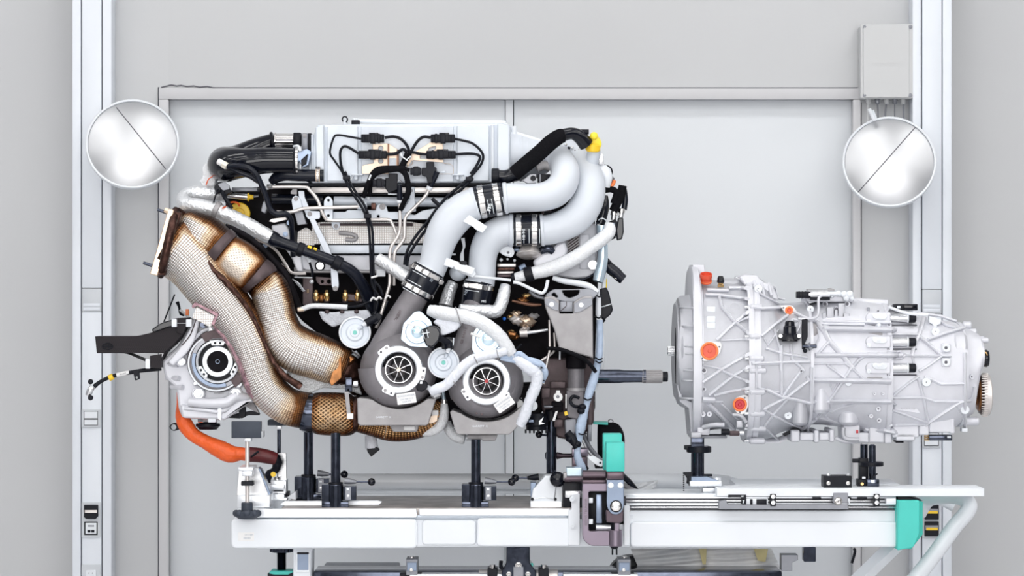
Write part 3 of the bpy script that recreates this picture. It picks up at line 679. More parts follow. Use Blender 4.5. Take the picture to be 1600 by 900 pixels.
plate('triangular_wedge', [(446, 778), (462, 768), (462, 781)], -60, -20, WHITE, t, .6)
# white tray on the table top
t = tag(plate('steel_strip', rnd([(437, 788), (445, 783), (590, 782), (597, 784), (592, 789), (440, 790)], 1), -100, -92, ALU, None, .6), 'flat aluminium strip lying on the table top around the two left posts', 'metal strip')
# ---- anodised swing clamp with teal jaws ----
t = thing('swing_clamp', 'brown anodised swing clamp with two teal jaws bolted to the table edge', 'clamp', at(940, 855, -204)); d = -204
fr = plate('clamp_frame', rnd([(910, 754, 2), (968, 754, 2), (968, 853, 2), (921, 853, 8), (910, 842, 6)], 2), d, d+34, PURPL, t, 1.2, 0, [rnd([(920, 768), (960, 768), (960, 830), (920, 830)], 3)])
text('frame_writing', 'BERNS.TRUNIOR', 915.8, 800, d-.2, 5.6, INK, t, -90, thick=.15)
cyl('frame_hinge_bar', (910, 742.5, d+12), (947, 742.5, d+12), 7.6, PURP, t, 24); box('frame_top', 910, 750, 948, 756, d-1, d+30, PURP, t, 1)
box('inner_dark', 919, 767, 962, 831, d+30, d+40, BLACK, t, .5)
box('inner_slot_bar', 931, 772, 941, 818, d+14, d+26, SLATE, t, 1.5); cyl('inner_pin', (931, 824, d+14), (958, 824, d+14), 4.2, ALU, t, 16)
for yy in (782, 815): box('hinge_tab', 920, yy-4, 926.5, yy+4, d+4, d+14, WHITE, t, .8)
plate('swing_arm', rnd([(948, 750, 1), (975, 750, 1), (975, 792, 14), (969, 804, 10), (955, 804, 10), (948, 792, 14)], 2, 6), d-14, d-4, SLATE, t, 1)
for xx in (954.3, 969.4): lathe('button_screw', (xx, 758.5, d-14), (0, 0, -1), [(0, 4.8), (1.4, 4.4), (2.2, 3), (2.2, 0)], WHITE, t, 20)
lathe('pivot_ring', (962.5, 791, d-14), (0, 0, -1), [(0, 9.5), (1.5, 9.5), (1.5, 8)], BLACK, t, 28); lathe('pivot_screw', (962.5, 791, d-15), (0, 0, -1), [(0, 8), (2.6, 7.6), (3.4, 6), (3.4, 4.4), (1.5, 4)], CHROME, t, 28); bolt(962.5, 791, d-16, 4.4, t, SILV, 2)
plate('arm_foot', rnd([(946, 797), (974, 797), (974, 814), (969, 818), (947, 816)], 3), d-6, d+20, PURP, t, 1.5)
box('arm_neck', 948, 737, 975, 750, d-12, d+20, PURP, t, 2)
box('teal_jaw', 942.5, 678, 972, 735, d+25, d+60, TEAL, t, 2.2); box('teal_jaw', 947, 691.5, 976, 737, d-14, d+20, TEAL, t, 2.2)
cyl('clamp_screw', (960.5, 816, d+8), (960.5, 832, d+8), 6, BLACK, t, 18); lathe('screw_sleeve', (961.5, 828, d+4), (0, 1, 0), [(0, 10.5), (.6, 11), (24, 11), (25.5, 9.5)], PURPL, t, 28)
lathe('screw_tip', (960, 853, d+4), (0, 1, 0), [(0, 7), (3, 6), (5, 3), (5, 0)], BLACK, t, 18)
for xx in (957, 963.5): cyl('tip_pin', (xx, 857, d), (xx, 867, d), 1.3, BLACK, t, 8)
# grey clamp body left of the frame
t2 = thing('motor_clamp', 'brown and grey linear clamp between the large black ball and the anodised frame', 'clamp', at(895, 795, -140))
plate('block', rnd([(885, 731), (909, 731), (909, 744), (885, 744)], 1), -150, -110, BLUEZ, t2, 1); cyl('shaft', (882, 748.5, -150), (912, 748.5, -150), 5, PURP, t2, 20)
cyl('shaft_collar', (880, 744, -148), (886, 744, -148), 7, GREYL, t2, 18); box('dark_body', 880, 754, 912, 792.5, -145, -100, BLACK, t2, 1)
box('alu_body', 883, 767, 909, 778, -158, -140, SILV, t2, 1.5); box('rear_post', 894, 714, 918, 737, -60, -30, PURP, t2, 1); box('rear_cap', 894, 701, 919, 713, -62, -28, PURPL, t2, 1)
# dark round motor and cable behind the jaws
t3 = thing('electric_motor', 'matt black round-backed motor behind the teal clamp jaws', 'motor', at(950, 720, 20))
cyl('motor_housing', (934, 688, 40), (962, 688, 40), 28, FABR, t3, 36); ball('motor_dome', 958, 688, 40, 28, FABR, t3, sx=.65); plate('teal_lid', rnd([(927, 659.5), (950, 660), (950, 664), (927, 663)], .5), 20, 60, TEAL, t3, .4)
tube('lifting_ring', [(951, 661, 40), (950.5, 657.5, 40), (954, 655, 40), (958, 657.5, 40), (957, 661, 40)], .9, SILV, t3, 4, 8)
tube('grey_cable', [(912, 680, -20), (922, 700, -30), (934, 714, -40), (945, 728, -50)], 3.6, GREYM, t3, 5, 12); tube('silver_cable', [(910, 690, -25), (920, 708, -35), (938, 724, -45)], 1.2, SILV, t3, 5, 8)
plate('link_plate', rnd([(918, 713), (928, 712), (944, 722), (940, 730), (932, 727), (920, 718)], 2), -60, -55, ALU, t3, .6, 0, [circ(938, 723.5, 1.8, 10)])
plate('black_sled', rnd([(928, 722), (945, 730), (944, 732), (930, 732)], 1), -50, -30, BLACK, t3, .5)
c = tag(tube('black_cable', [(970, 741, 30), (982, 752, 45), (994, 766, 55), (1003, 773, 55)], 4.6, RUBB, None, 5, 12), 'thick black cable running down behind the rail right of the teal jaws', 'cable')
c = tag(tube('grey_hose', [(972, 756, 35), (985, 764, 45), (1000, 770, 50), (1020, 773, 55)], 4, GREYL, None, 5, 12), 'short grey hose lying behind the rail beside the black cable', 'hose')
# ---- gearbox supports ----
t = thing('gearbox_support', 'black fluted stand with round disc under the bell housing', 'support post', at(1090, 771, -112)); d = -112
box('head_block', 1080, 684, 1100.5, 699, d-14, d+14, BLKST, t, 1); lathe('disc', (1092, 697, d), (0, 1, 0), [(0, 17), (1, 19.5), (9, 19.5), (10, 18)], BLACK, t, 36); box('disc_tab', 1069.5, 696, 1084, 703, d-8, d+8, BLACK, t, 1.2)
box('disc_stud', 1099, 696, 1106, 700, d-5, d+5, GREYM, t, .6)
cyl('stem', (1090, 707, d), (1090, 745, d), 9, BLKST, t, 24, .05)
for k in range(10):
    a = k/10*6.283; tube('flute', [(1090+8.6*math.cos(a), 708, d+8.6*math.sin(a)), (1090+8.6*math.cos(a), 744, d+8.6*math.sin(a))], 1.6, BLKST, t, 1, 8)
plate('ratchet', rnd([(1067, 738), (1083, 738), (1081, 756), (1073, 756), (1074, 748)], 1.5), d-8, d+6, BLACK, t, .8); box('ratchet_pin', 1076, 744, 1079, 759, d-12, d-8, BLACK, t, .5)
for k in range(9): ball('chain_bead', 1068.3, 740.5+k*3.2, d-8, 1.25, BLACK, t, seg=8)
plate('base_block', rnd([(1080, 745), (1106, 745), (1128, 753), (1128, 760), (1079, 759)], 1), d-20, d+20, SLATE, t, 1); box('base_block_front', 1078, 752, 1128, 760, d-26, d+20, ALU, t, 1.2)
cyl('base_foot', (1112, 760, d), (1112, 769, d), 9, ALU, t, 20); box('base_foot_plate', 1098, 762, 1126, 769, d-10, d+20, ALU, t, 1.2); cyl('base_bolt', (1120, 746, d-4), (1120, 752, d-4), 7, ALU, t, 18); box('black_bar', 1094, 741, 1113, 744.5, d-2, d+8, BLACK, t, .6)
t = thing('gearbox_support', 'pair of black pins with disc under the rear of the gearbox', 'support post', at(1354, 762, -120)); d = -120
cyl('pin', (1350, 694, d+14), (1350, 760, d+14), 6, BLKST, t, 20); box('pin_sleeve', 1343, 716, 1357, 752, d+6, d+26, BLACK, t, 1)
lathe('round_pin', (1363, 694, d), (0, 1, 0), [(0, 3), (2.5, 5.6), (28, 5.8), (66, 5.8)], BLKST, t, 24); lathe('disc', (1362, 721.5, d), (0, 1, 0), [(0, 17), (.8, 18.5), (6, 18.5), (6.6, 17)], BLACK, t, 36); box('disc_tab', 1332.5, 717, 1346, 723, d+10, d+22, BLACK, t, .8)
box('collar', 1355, 749, 1374, 760.5, d-9, d+9, BLKST, t, 1.2); box('collar', 1340, 749, 1356, 760.5, d, d+26, BLACK, t, 1.2); box('white_nut', 1347.5, 745, 1352.5, 748.5, d-2, d+4, WHITE, t, .4); box('white_nut', 1361, 750, 1367, 755, d-11, d-8, ALU, t, .6)
tube('spring_clip', [(1361, 748, d-8), (1371, 740, d-8)], 1.2, BLACK, t, 1, 8); lathe('brass_plug', (1347, 756, d-2), (0, 0, -1), [(0, 2.6), (2, 2.4), (2, 0)], BRASS, t, 14)
# ================= THE GEARBOX =================
gb = thing('gearbox', 'large bare aluminium gearbox standing on black supports right of the engine', 'gearbox', at(1250, 690, 0))
# the body of each section is a loft along x: stations (x, top, bottom); oval in depth
GD = {}
def loft(name, st, R, m, n=2.4, parent=gb, seg=48, dc=0.):
    bm = bmesh.new(); uvl = bm.loops.layers.uv.new('UVMap'); rings = []
    for x, t, b in st:
        cy = (t+b)/2; h = (b-t)/2; ring = []
        for i in range(seg):
            a = 2*math.pi*i/seg; c, s = math.cos(a), math.sin(a)
            y = cy+h*math.copysign(abs(c)**(2/n), c); dd = dc+R*math.copysign(abs(s)**(2/n), s)
            # station is placed at the depth of the axis so that outlines hold as a solid
            ring.append(bm.verts.new(Vector(((x-800)*ks(dc-R*.75), dd*S, CZ-(y-450)*ks(dc-R*.2)))))
        rings.append(ring)
    for a, b in zip(rings, rings[1:]):
        for i in range(seg): bm.faces.new((a[i], a[(i+1) % seg], b[(i+1) % seg], b[i]))
    bm.faces.new(rings[0]); bm.faces.new(rings[-1]); bmesh.ops.recalc_face_normals(bm, faces=bm.faces)
    me = bpy.data.meshes.new(name); bm.to_mesh(me); bm.free(); return link_mesh(name, me, m, parent, True, 32)
SEC = []
def section(name, st, R, m=CAST, n=2.6):
    SEC.append((st, R, n)); return loft(name, st, R, m, n)
def surf(px, py):
    """depth of the front skin of the gearbox seen at a photo pixel"""
    best = None
    for st, R, n in SEC:
        if not st[0][0]-.5 <= px <= st[-1][0]+.5: continue
        for (xa, ta, ba), (xb, tb_, bb) in zip(st, st[1:]):
            if xa <= px <= xb and xb > xa:
                u = (px-xa)/(xb-xa); t = ta+(tb_-ta)*u; b = ba+(bb-ba)*u; cy, h = (t+b)/2, (b-t)/2
                q = abs(py-cy)/h
                d = -R*(max(0, 1-q**n))**(1/n) if q < 1 else 0
                best = d if best is None else min(best, d)
    return best if best is not None else -60
def corr(px, py, d):   # keep features on the skin in the photo
    k = (D+d)/D; return px, py, d
bell = section('bell_housing', [(1094, 440, 678), (1100, 434, 676), (1120, 437, 672), (1150, 440, 670), (1169, 436, 674)], 112, CAST)
mid = section('main_case', [(1186, 432, 688), (1196, 436, 688), (1206, 444, 686), (1212, 456, 684), (1216, 468, 682), (1222, 474, 678), (1240, 474, 672), (1268, 471, 668)], 116, CAST)
rear = section('rear_case', [(1266, 476, 664), (1290, 470, 664), (1325, 466, 668), (1345, 468, 676), (1386, 474, 688)], 104, CASTW)
tail = section('tail_case', [(1386, 474, 688), (1400, 476, 688), (1430, 488, 684), (1450, 494, 680), (1480, 500, 674), (1500, 503, 668), (1508, 508, 662)], 92, CASTW)
endc = section('end_cover', [(1506, 506, 660), (1516, 508, 654), (1524, 512, 648), (1532, 520, 590), (1536, 528, 580)], 66, CASTW)
# flanges
def flange(name, x0, x1, t, b, R, m=CASTW, n=2.6): return loft(name, [(x0, t+1.5, b-1.5), (x0+1.2, t, b), (x1-1.2, t, b), (x1, t+1.5, b-1.5)], R, m, n)
flange('case_flange', 1168, 1177, 428, 692, 122); SEC.append(([(1168, 428, 692), (1177, 428, 692)], 122, 2.6))
flange('case_flange', 1177, 1187, 431, 691, 120); SEC.append(([(1177, 431, 691), (1187, 431, 691)], 120, 2.6))
flange('case_flange', 1384, 1392, 472, 692, 106); flange('case_flange', 1264, 1269, 469, 674, 118); flange('case_flange', 1504, 1510, 503, 668, 88)
SEC.append(([(1384, 472, 692), (1392, 472, 692)], 106, 2.6))
# the tall front flange and the domed cover with the input shaft
plate('top_lug', rnd([(1082, 413.5), (1101, 413.5), (1103, 440), (1094, 452), (1084, 470)], 2), -30, 60, CASTW, gb, 1.5)
loft('front_flange', [(1082, 420, 682), (1084, 416, 686), (1093, 416, 686), (1095, 420, 682)], 117, CASTW, 3)
flange('front_flange', 1095, 1098, 430, 684, 112)
loft('clutch_cover', [(1059, 520, 600), (1060, 478, 622), (1063, 466, 632), (1068, 462, 636), (1080, 461, 640), (1083, 460, 642)], 96, CAST, 2.4)
loft('cover_rim', [(1057.5, 486, 610), (1058, 474, 622), (1060.5, 471, 625), (1061, 476, 620)], 88, CAST, 2.4)
for yy, tt in ((480, 1.6), (509, 1.4), (540, 1.8), (552, 1.4), (578, 1.8), (594, 1.4), (622, 2)):
    tube('cover_rib', [(1061, yy, -60), (1066, yy+.6, -88), (1074, yy+.8, -97), (1083, yy+1, -97)], tt, CAST, gb, 3, 8)
for xx in (1066,): tube('cover_bead', [(xx, 478+i*15, -60-36*math.sin(math.pi*(i/9.))) for i in range(10)], 1.8, CAST, gb, 3, 8)
tube('black_gasket', [(1056.5, 512, -40), (1055.5, 545, -44), (1056.5, 600, -40)], 1.2, BLACK, gb, 4, 8)
plate('lower_lip', rnd([(1057, 600), (1062, 628), (1076, 638), (1080, 684), (1084, 684), (1084, 630), (1066, 622), (1062, 600)], 1), -70, 40, CAST, gb, 1)
lathe('input_shaft', (1056, 548.5, 0), (-1, 0, 0), [(0, 10), (2, 10), (2, 6.4), (12, 6.6), (13.5, 5.6), (13.5, 0)], SILV, gb, 24)
for k in range(14):
    a = k/14*6.283; tube('spline', [(1043.5, 548.5+6.8*math.cos(a), 6.8*math.sin(a)), (1054, 548.5+6.8*math.cos(a), 6.8*math.sin(a))], .8, SILV, gb, 1, 6)
for yy in (425, 450, 476, 502, 530, 556, 590, 616, 645, 668, 682):
    cyl('flange_bolt', (1079.5, yy, -70+abs(yy-550)*.3), (1086, yy, -70+abs(yy-550)*.3), 3.6, SILV, gb, 12)
# --- ribs: polylines on the skin ---
RIB = mat('rib_cast_aluminium', (.76, .77, .82), .42, .2, .04, 25, .3, 700)  # lighter copy of the casting: relief contrast of the ribs put into the colour
def rib(pts, w=2.2, m=RIB, lift=1.6, name='rib'):
    out = []
    for (xa, ya), (xb, yb) in zip(pts, pts[1:]):
        n = max(1, int(math.hypot(xb-xa, yb-ya)/6))
        for i in range(n): out.append((xa+(xb-xa)*i/n, ya+(yb-ya)*i/n))
    out.append(pts[-1]); P = [(x, y, surf(x, y)-lift) for x, y in out]
    return tube(name, P, w, m, gb, 1, 8, squash=2.1)
A = lambda *v: [(1030+v[i]/5, 400+v[i+1]/5) for i in range(0, len(v), 2)]
C_ = lambda *v: [(1030+v[i]/5, 540+v[i+1]/5) for i in range(0, len(v), 2)]
B_ = lambda *v: [(1270+v[i]/5, 400+v[i+1]/5) for i in range(0, len(v), 2)]
D_ = lambda *v: [(1270+v[i]/5, 540+v[i+1]/5) for i in range(0, len(v), 2)]
for p, w in [(A(360, 300, 470, 305, 690, 335), 2.6), (A(470, 320, 490, 400, 590, 515, 690, 595), 2.6), (A(690, 440, 590, 520, 450, 655), 2.6), (A(610, 520, 690, 480), 1.8),
             (A(370, 265, 540, 270), 3), (A(540, 250, 690, 250), 3.2), (A(480, 660, 690, 650), 1.6),
             (A(740, 400, 800, 408, 960, 400), 3), (A(1000, 465, 900, 540, 800, 625), 2.6), (A(900, 570, 925, 650, 945, 720, 950, 900), 2.2),
             (A(1060, 440, 1130, 480, 1220, 510, 1290, 590, 1330, 670, 1440, 790, 1510, 880), 3), (A(1330, 665, 1240, 765), 2.2), (A(830, 720, 960, 760, 1160, 790), 2.4), (A(1030, 690, 1035, 800), 2),
             (A(820, 640, 850, 700, 930, 580), 1.6), (A(1150, 480, 1240, 570, 1250, 640, 1220, 700), 1.4),
             (A(980, 340, 930, 330, 900, 250, 850, 210), 2), (A(740, 240, 800, 300, 930, 370), 1.6),
             (C_(340, 150, 480, 180), 2), (C_(690, 70, 600, 120, 480, 190, 340, 285), 3), (C_(480, 190, 580, 235, 690, 280), 2.6), (C_(690, 170, 580, 235, 390, 385), 2.6), (C_(430, 390, 550, 360, 690, 335), 2.6),
             (C_(380, 450, 480, 550, 570, 640), 4), (C_(480, 450, 600, 560, 690, 620), 2), (C_(330, 420, 430, 425), 5), (C_(430, 438, 500, 438), 1.6),
             (C_(720, 140, 950, 130, 1180, 125), 2.6), (C_(957, 0, 957, 380), 2.6), (C_(1030, 10, 1040, 110, 1120, 180, 1130, 200), 2.4), (C_(1120, 180, 1070, 250, 970, 390), 2.4),
             (C_(1150, 240, 1170, 270, 1000, 400, 820, 495), 2.6), (C_(840, 345, 950, 395, 1060, 420, 1180, 450), 2.8), (C_(1010, 410, 890, 540, 830, 620), 2.4), (C_(820, 495, 890, 545, 1110, 645), 2.4),
             (C_(1240, 560, 1110, 650, 1000, 710, 930, 740, 800, 740), 3), (C_(820, 635, 930, 735), 2), (C_(760, 150, 760, 330), 1.6), (C_(770, 150, 940, 145), 1.4), (C_(770, 330, 940, 365), 1.4), (C_(1190, 170, 1190, 440), 2.6),
             (C_(1200, 140, 1480, 140), 2), (C_(1310, 150, 1380, 200, 1450, 255), 2.2), (C_(1640, 60, 1560, 110, 1490, 190, 1400, 330, 1300, 480, 1240, 560, 1110, 650), 2.6), (C_(1440, 130, 1520, 190, 1600, 265), 2),
             (C_(1330, 290, 1360, 360, 1400, 290), 1.6), (C_(1180, 440, 1600, 440), 3.4), (C_(1310, 530, 1440, 480, 1600, 440), 1.8), (C_(1240, 560, 1400, 600, 1550, 610), 3), (C_(1550, 610, 1555, 700), 1.8), (C_(1300, 540, 1330, 580, 1440, 610), 1.4),
             (D_(300, 190, 380, 90), 2), (D_(280, 120, 330, 200, 390, 260), 1.8),
             (B_(870, 465, 850, 540, 825, 620, 790, 700, 770, 780), 2.6), (B_(600, 610, 820, 612), 2.2), (B_(825, 620, 910, 690, 1010, 780, 1080, 780), 2.6), (B_(900, 650, 1040, 600, 1180, 560), 2.4), (B_(960, 490, 1040, 540, 1120, 565), 2),
             (B_(600, 750, 680, 745, 720, 775, 780, 780, 1010, 780), 2.2), (B_(600, 805, 690, 800, 720, 775), 2.2), (B_(1010, 780, 900, 860, 830, 900), 2.4), (B_(560, 470, 600, 400, 640, 400), 2), (B_(780, 790, 790, 860), 1.8),
             (B_(820, 445, 1000, 470, 1120, 510), 2.4), (D_(780, 80, 1080, 80), 2),
             (D_(830, 240, 740, 300, 615, 400), 2.4), (D_(820, 250, 845, 330, 865, 410, 900, 600), 2.4), (D_(615, 408, 860, 405, 950, 437, 1140, 437), 2.6), (D_(870, 245, 930, 265, 1000, 300, 1180, 297), 2.6),
             (D_(1220, 430, 1140, 440, 1020, 520, 900, 600, 830, 690), 2.6), (D_(620, 505, 760, 555, 890, 600), 2.2), (D_(600, 620, 870, 615), 2.6), (D_(1188, 60, 1188, 660), 3), (D_(1210, 440, 1250, 400, 1260, 320), 1.8), (D_(1100, 440, 1160, 540, 1180, 600), 1.2)]:
    rib(p, w)
# horizontal cast pipes
for pts, w in ((A(1280, 555, 1330, 568, 1580, 570), 4.6), (B_(90, 570, 620, 575), 4.4), (B_(20, 775, 700, 775), 4), (D_(0, 270, 610, 280), 4.6), (D_(130, 432, 610, 440), 4), (D_(420, 660, 640, 665), 4.4), (D_(600, 440, 640, 460, 640, 500), 2)):
    rib(pts, w, CASTW, 1.2, 'oil_gallery')
rib(A(1250, 530, 1600, 535), 2.6, RIB); rib(D_(420, 760, 420, 640), 3)
# knuckles along the joint
for yy, L in ((443, 18), (480, 20), (526, 16), (560, 22), (579, 26), (612, 24), (646, 24), (669, 26), (689, 24)):
    d = min(surf(1182, min(yy, 680)), -20); cyl('joint_knuckle', (1170, yy, d), (1172+L, yy, d+4), 5, CASTW, gb, 16, .5); cyl('joint_bolt', (1163, yy, d), (1170, yy, d), 3.2, SILV, gb, 12)
# round bosses with holes
def boss(x, y, r, hole=1.4, tabs=(), d=None, m=CASTW):
    d = surf(x, y)-5 if d is None else d
    b = lathe('boss', (x, y, d+4), (0, 0, -1), [(0, r), (5, r), (6, r*.9), (6, hole*1.4), (5.4, hole)], m, gb, 24); lathe('boss_hole', (x, y, d-1.4), (0, 0, -1), [(0, hole), (.3, hole)], DKG, b, 10); return b
for x, y, r, h in ((1184.5, 451, 6.4, .9), (1266, 483, 5.6, 1), (1231, 649, 6, 1), (1325, 598, 5.2, .9), (1461, 518, 6.6, .9), (1447, 597, 7, 1), (1507, 640, 7, 1), (1478, 543.5, 6.5, 2.6), (1478, 566, 6.5, 2.6), (1518, 588.5, 3.8, 1.5), (1372, 486, 2.6, 1.5), (1373, 554, 4, 1.4), (1366, 615, 2.6, .8), (1379, 615, 2.6, .8), (1360.5, 650, 3.6, .9), (1373, 657, 3.8, 1.4), (1372, 639, 4, 1.5), (1289, 475, 4.4, 2.8), (1307, 483, 4.4, 2.8), (1323.5, 475, 4.4, 2.8), (1252, 580, 2.6, 1.6), (1100, 579, 4.4, 3), (1100, 608, 3.4, 2), (1108, 647, 4.5, 1), (1098, 647, 4.5, 1)):
    boss(x, y, r, h, m=WHITE if r > 5 else CASTW)
d = surf(1461, 505)
plate('white_tab', rnd([(1452, 494), (1470, 499), (1470, 506), (1464, 508), (1464, 514), (1458, 514), (1458, 507), (1452, 504)], 1), d-8, d+6, WHITE, gb, .6)
for yy in (543.5, 566): dd = surf(1478, yy); plate('boss_pad', rnd([(1471, yy-7), (1486, yy-7), (1486, yy+7), (1471, yy+7)], 3), dd-3, dd+8, CASTW, gb, 1)
# oval side pocket with black bar and small sensor
d = surf(1268, 540); plate('recess_bar', rnd([(1253, 498), (1262, 498), (1262, 526), (1258, 536), (1258, 551), (1253, 545)], 1), d-1.5, d+5, BLACK, gb, .5)
ball('pocket_bulge', 1271, 519, surf(1271, 519)+1, 9, GREYL, gb, .9, 1.6, .35)
cyl('small_sensor', (1254, 541, d-8), (1276, 541, d-8), 3, BLKST, gb, 14); cyl('sensor_collar', (1262, 537, d-7), (1268, 546, d-7), 4, GREYM, gb, 12); ball('sensor_plug', 1258, 548, d-8, 3.6, BLACK, gb, seg=12)
# black speed sensor
d = surf(1234, 520)-3
sb = lathe('black_sensor', (1234, 531, d-6), (0, -1, 0), [(-2, 13), (0, 11), (1, 10.5), (20, 10), (22, 8), (28, 7.4), (30, 5)], GLOSS, gb, 24)
plate('sensor_foot', rnd([(1216, 527), (1222, 522), (1246, 522), (1252, 527), (1250, 530), (1240, 532.5), (1228, 532.5), (1218, 529)], 1.5), d-14, d+2, BLACK, sb, .6)
for xx in (1219.5, 1248.5): bolt(xx, 525, d-14.5, 3, sb, SILV, 1.6)
tube('sensor_hook', [(1240, 500, d-5), (1247, 501, d-3), (1250, 508, d-2), (1246, 518, d-3)], 1.5, CASTW, gb, 5, 8); ball('sensor_top', 1241, 501, d, 5, CASTW, gb, 1.2, .8, .6, 14)
# flanged caps: orange and red plugs
def cap_plate(poly, cx, cy, r, m, ring, name='blanking_plug', holes=()):
    d = surf(cx, cy)-11; r -= 1.4
    p = plate('plug_plate', rnd(poly, 3), d, d+12, LABEL, gb, .8)
    lathe('plug_ring', (cx, cy, d), (0, 0, -1), [(-1, r+1.6), (1, r+1.4), (2, r), (1.6, r-2)], ring, p, 32, cap=False)
    lathe(name, (cx, cy, d), (0, 0, -1), [(.2, r-1.2), (2, r-1.7), (1.1, r-2.8), (1.1, 3), (2, 2.2), (2, 0)], m, p, 32)
    for hx, hy in holes: lathe('bolt_hole', (hx, hy, d), (0, 0, -1), [(0, 1.4), (.3, 1.4)], DKG, p, 10)
    return d
cap_plate([(1094, 548), (1097, 538), (1108, 534), (1126, 535), (1128, 540), (1125, 552), (1116, 560), (1102, 565), (1096, 562)], 1108.5, 548.5, 14, RED, ORNK, holes=((1124, 542), (1097.5, 560)))
cap_plate([(1219, 478), (1227, 477), (1238, 477), (1245, 486), (1244, 491), (1236, 492.5), (1228, 491)], 1233, 485, 6.4, RED, ORNK, holes=((1224, 481), (1242, 488)))
cap_plate([(1145, 630), (1151, 621), (1164, 616), (1171, 620), (1170, 634), (1164, 646), (1157, 649), (1150, 644)], 1156, 632, 11, REDD, ORNK, holes=((1163.5, 621.5), (1156, 644.5)))
# top twin orange plug and brass switch
lathe('orange_plug', (1103, 442, -70), (0, -1, -.4), [(0, 8.5), (6, 9), (6, 8), (8, 8), (9, 9.5), (15, 9.5), (15.4, 8.4), (9, 7), (9, 0)], RED, gb, 32); lathe('plug_collar', (1103, 440, -70), (0, -1, -.4), [(0, 9.6), (1.6, 9.6), (1.6, 8.8)], ORNK, gb, 24, cap=False)
lathe('brass_switch', (1126, 449, -70), (0, -1, 0), [(0, 5.5), (4, 5.5), (5, 4.5), (8, 4.5)], BRASS, gb, 6); lathe('switch_plug', (1126, 442, -70), (0, -1, 0), [(0, 5), (2, 6), (8, 5), (11, 3.5)], GLOSS, gb, 16)
# top of bell: cast shapes
cyl('top_cylinder', (1128, 448, -30), (1168, 448, -30), 13, CAST, gb, 24, .2)
plate('top_cover', rnd([(1154, 433), (1162, 429), (1184, 430), (1188, 437), (1196, 442), (1206, 444), (1212, 456), (1218, 470), (1180, 466), (1166, 448)], 4), -70, 40, CASTW, gb, 3)
tube('top_nipple', [(1150, 434, -60), (1160, 437, -60)], 1.6, SILV, gb, 1, 8); ball('top_dome', 1166, 434, -50, 7, CASTW, gb, seg=18)
for xx in (1178, 1190, 1202): tube('cover_rib', [(xx, 438+(xx-1178)*.3, -68), (xx+4, 462, -84)], 2.4, CASTW, gb, 1, 8)
# top valve unit
vu = plate('valve_block', rnd([(1258, 462), (1280, 458), (1300, 462), (1322, 455), (1334, 460), (1334, 472), (1262, 472)], 3), -60, 30, CASTW, gb, 2)
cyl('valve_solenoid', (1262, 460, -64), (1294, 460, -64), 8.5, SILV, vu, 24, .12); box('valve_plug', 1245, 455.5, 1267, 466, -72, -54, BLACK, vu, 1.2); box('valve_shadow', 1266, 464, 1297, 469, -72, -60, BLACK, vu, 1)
for xx in (1248, 1253, 1258): box('plug_rib', xx, 455, xx+1.6, 466.5, -73, -71, BLACK, vu, .3)
tube('bent_pipe', [(1296, 462, -72), (1284, 462, -76), (1279, 468, -80), (1279, 488, -100), (1275, 496, -110), (1262, 498, -113), (1247, 498, -114)], 2.2, CASTW, vu, 6, 10)
for x, y, r in ((1300, 461, 4.5), (1310, 459, 5), (1319, 460, 5.5), (1328, 460, 6), (1322, 466, 5), (1331, 466, 4)): ball('fitting', x, y, -66, r, WHITE, vu, seg=14)
cyl('fitting_pipe', (1292, 459, -70), (1312, 459, -70), 3, WHITE, vu, 14); plate('valve_top', rnd([(1263, 452), (1294, 452), (1298, 450), (1304, 452), (1304, 455), (1263, 455)], .8), -60, -30, GREYL, vu, .5)
# castle shaped port block under it
dd = surf(1307, 488)
for x0, x1, y0 in ((1285, 1291, 489), (1292, 1303, 480), (1304, 1309, 484), (1310, 1320, 474), (1316, 1328, 489)): box('port_tower', x0, y0, x1, 500, dd-7, dd+8, BLUEZ if False else CAST, gb, 1.4)
rib([(1286, 502), (1392, 504)], 2.4)
box('side_window', 1355, 480, 1359, 489, surf(1357, 485)-1, surf(1357, 485)+3, GREYM, gb, .8)
cyl('top_rail', (1330, 471, -20), (1388, 474, -20), 6, CASTW, gb, 20, .3); tube('top_pipe', [(1390, 480, -70), (1400, 484, -82), (1420, 490, -86), (1450, 492, -84)], 2.4, WHITE, gb, 4, 10)
box('rear_plug', 1397, 475, 1434, 485, -60, -40, BLACK, gb, 1); box('plug_window', 1402, 478, 1407, 482, -61, -59, WINK, gb, .3); box('plug_block', 1413, 476, 1432, 484, -62, -58, GLOSS, gb, .6)
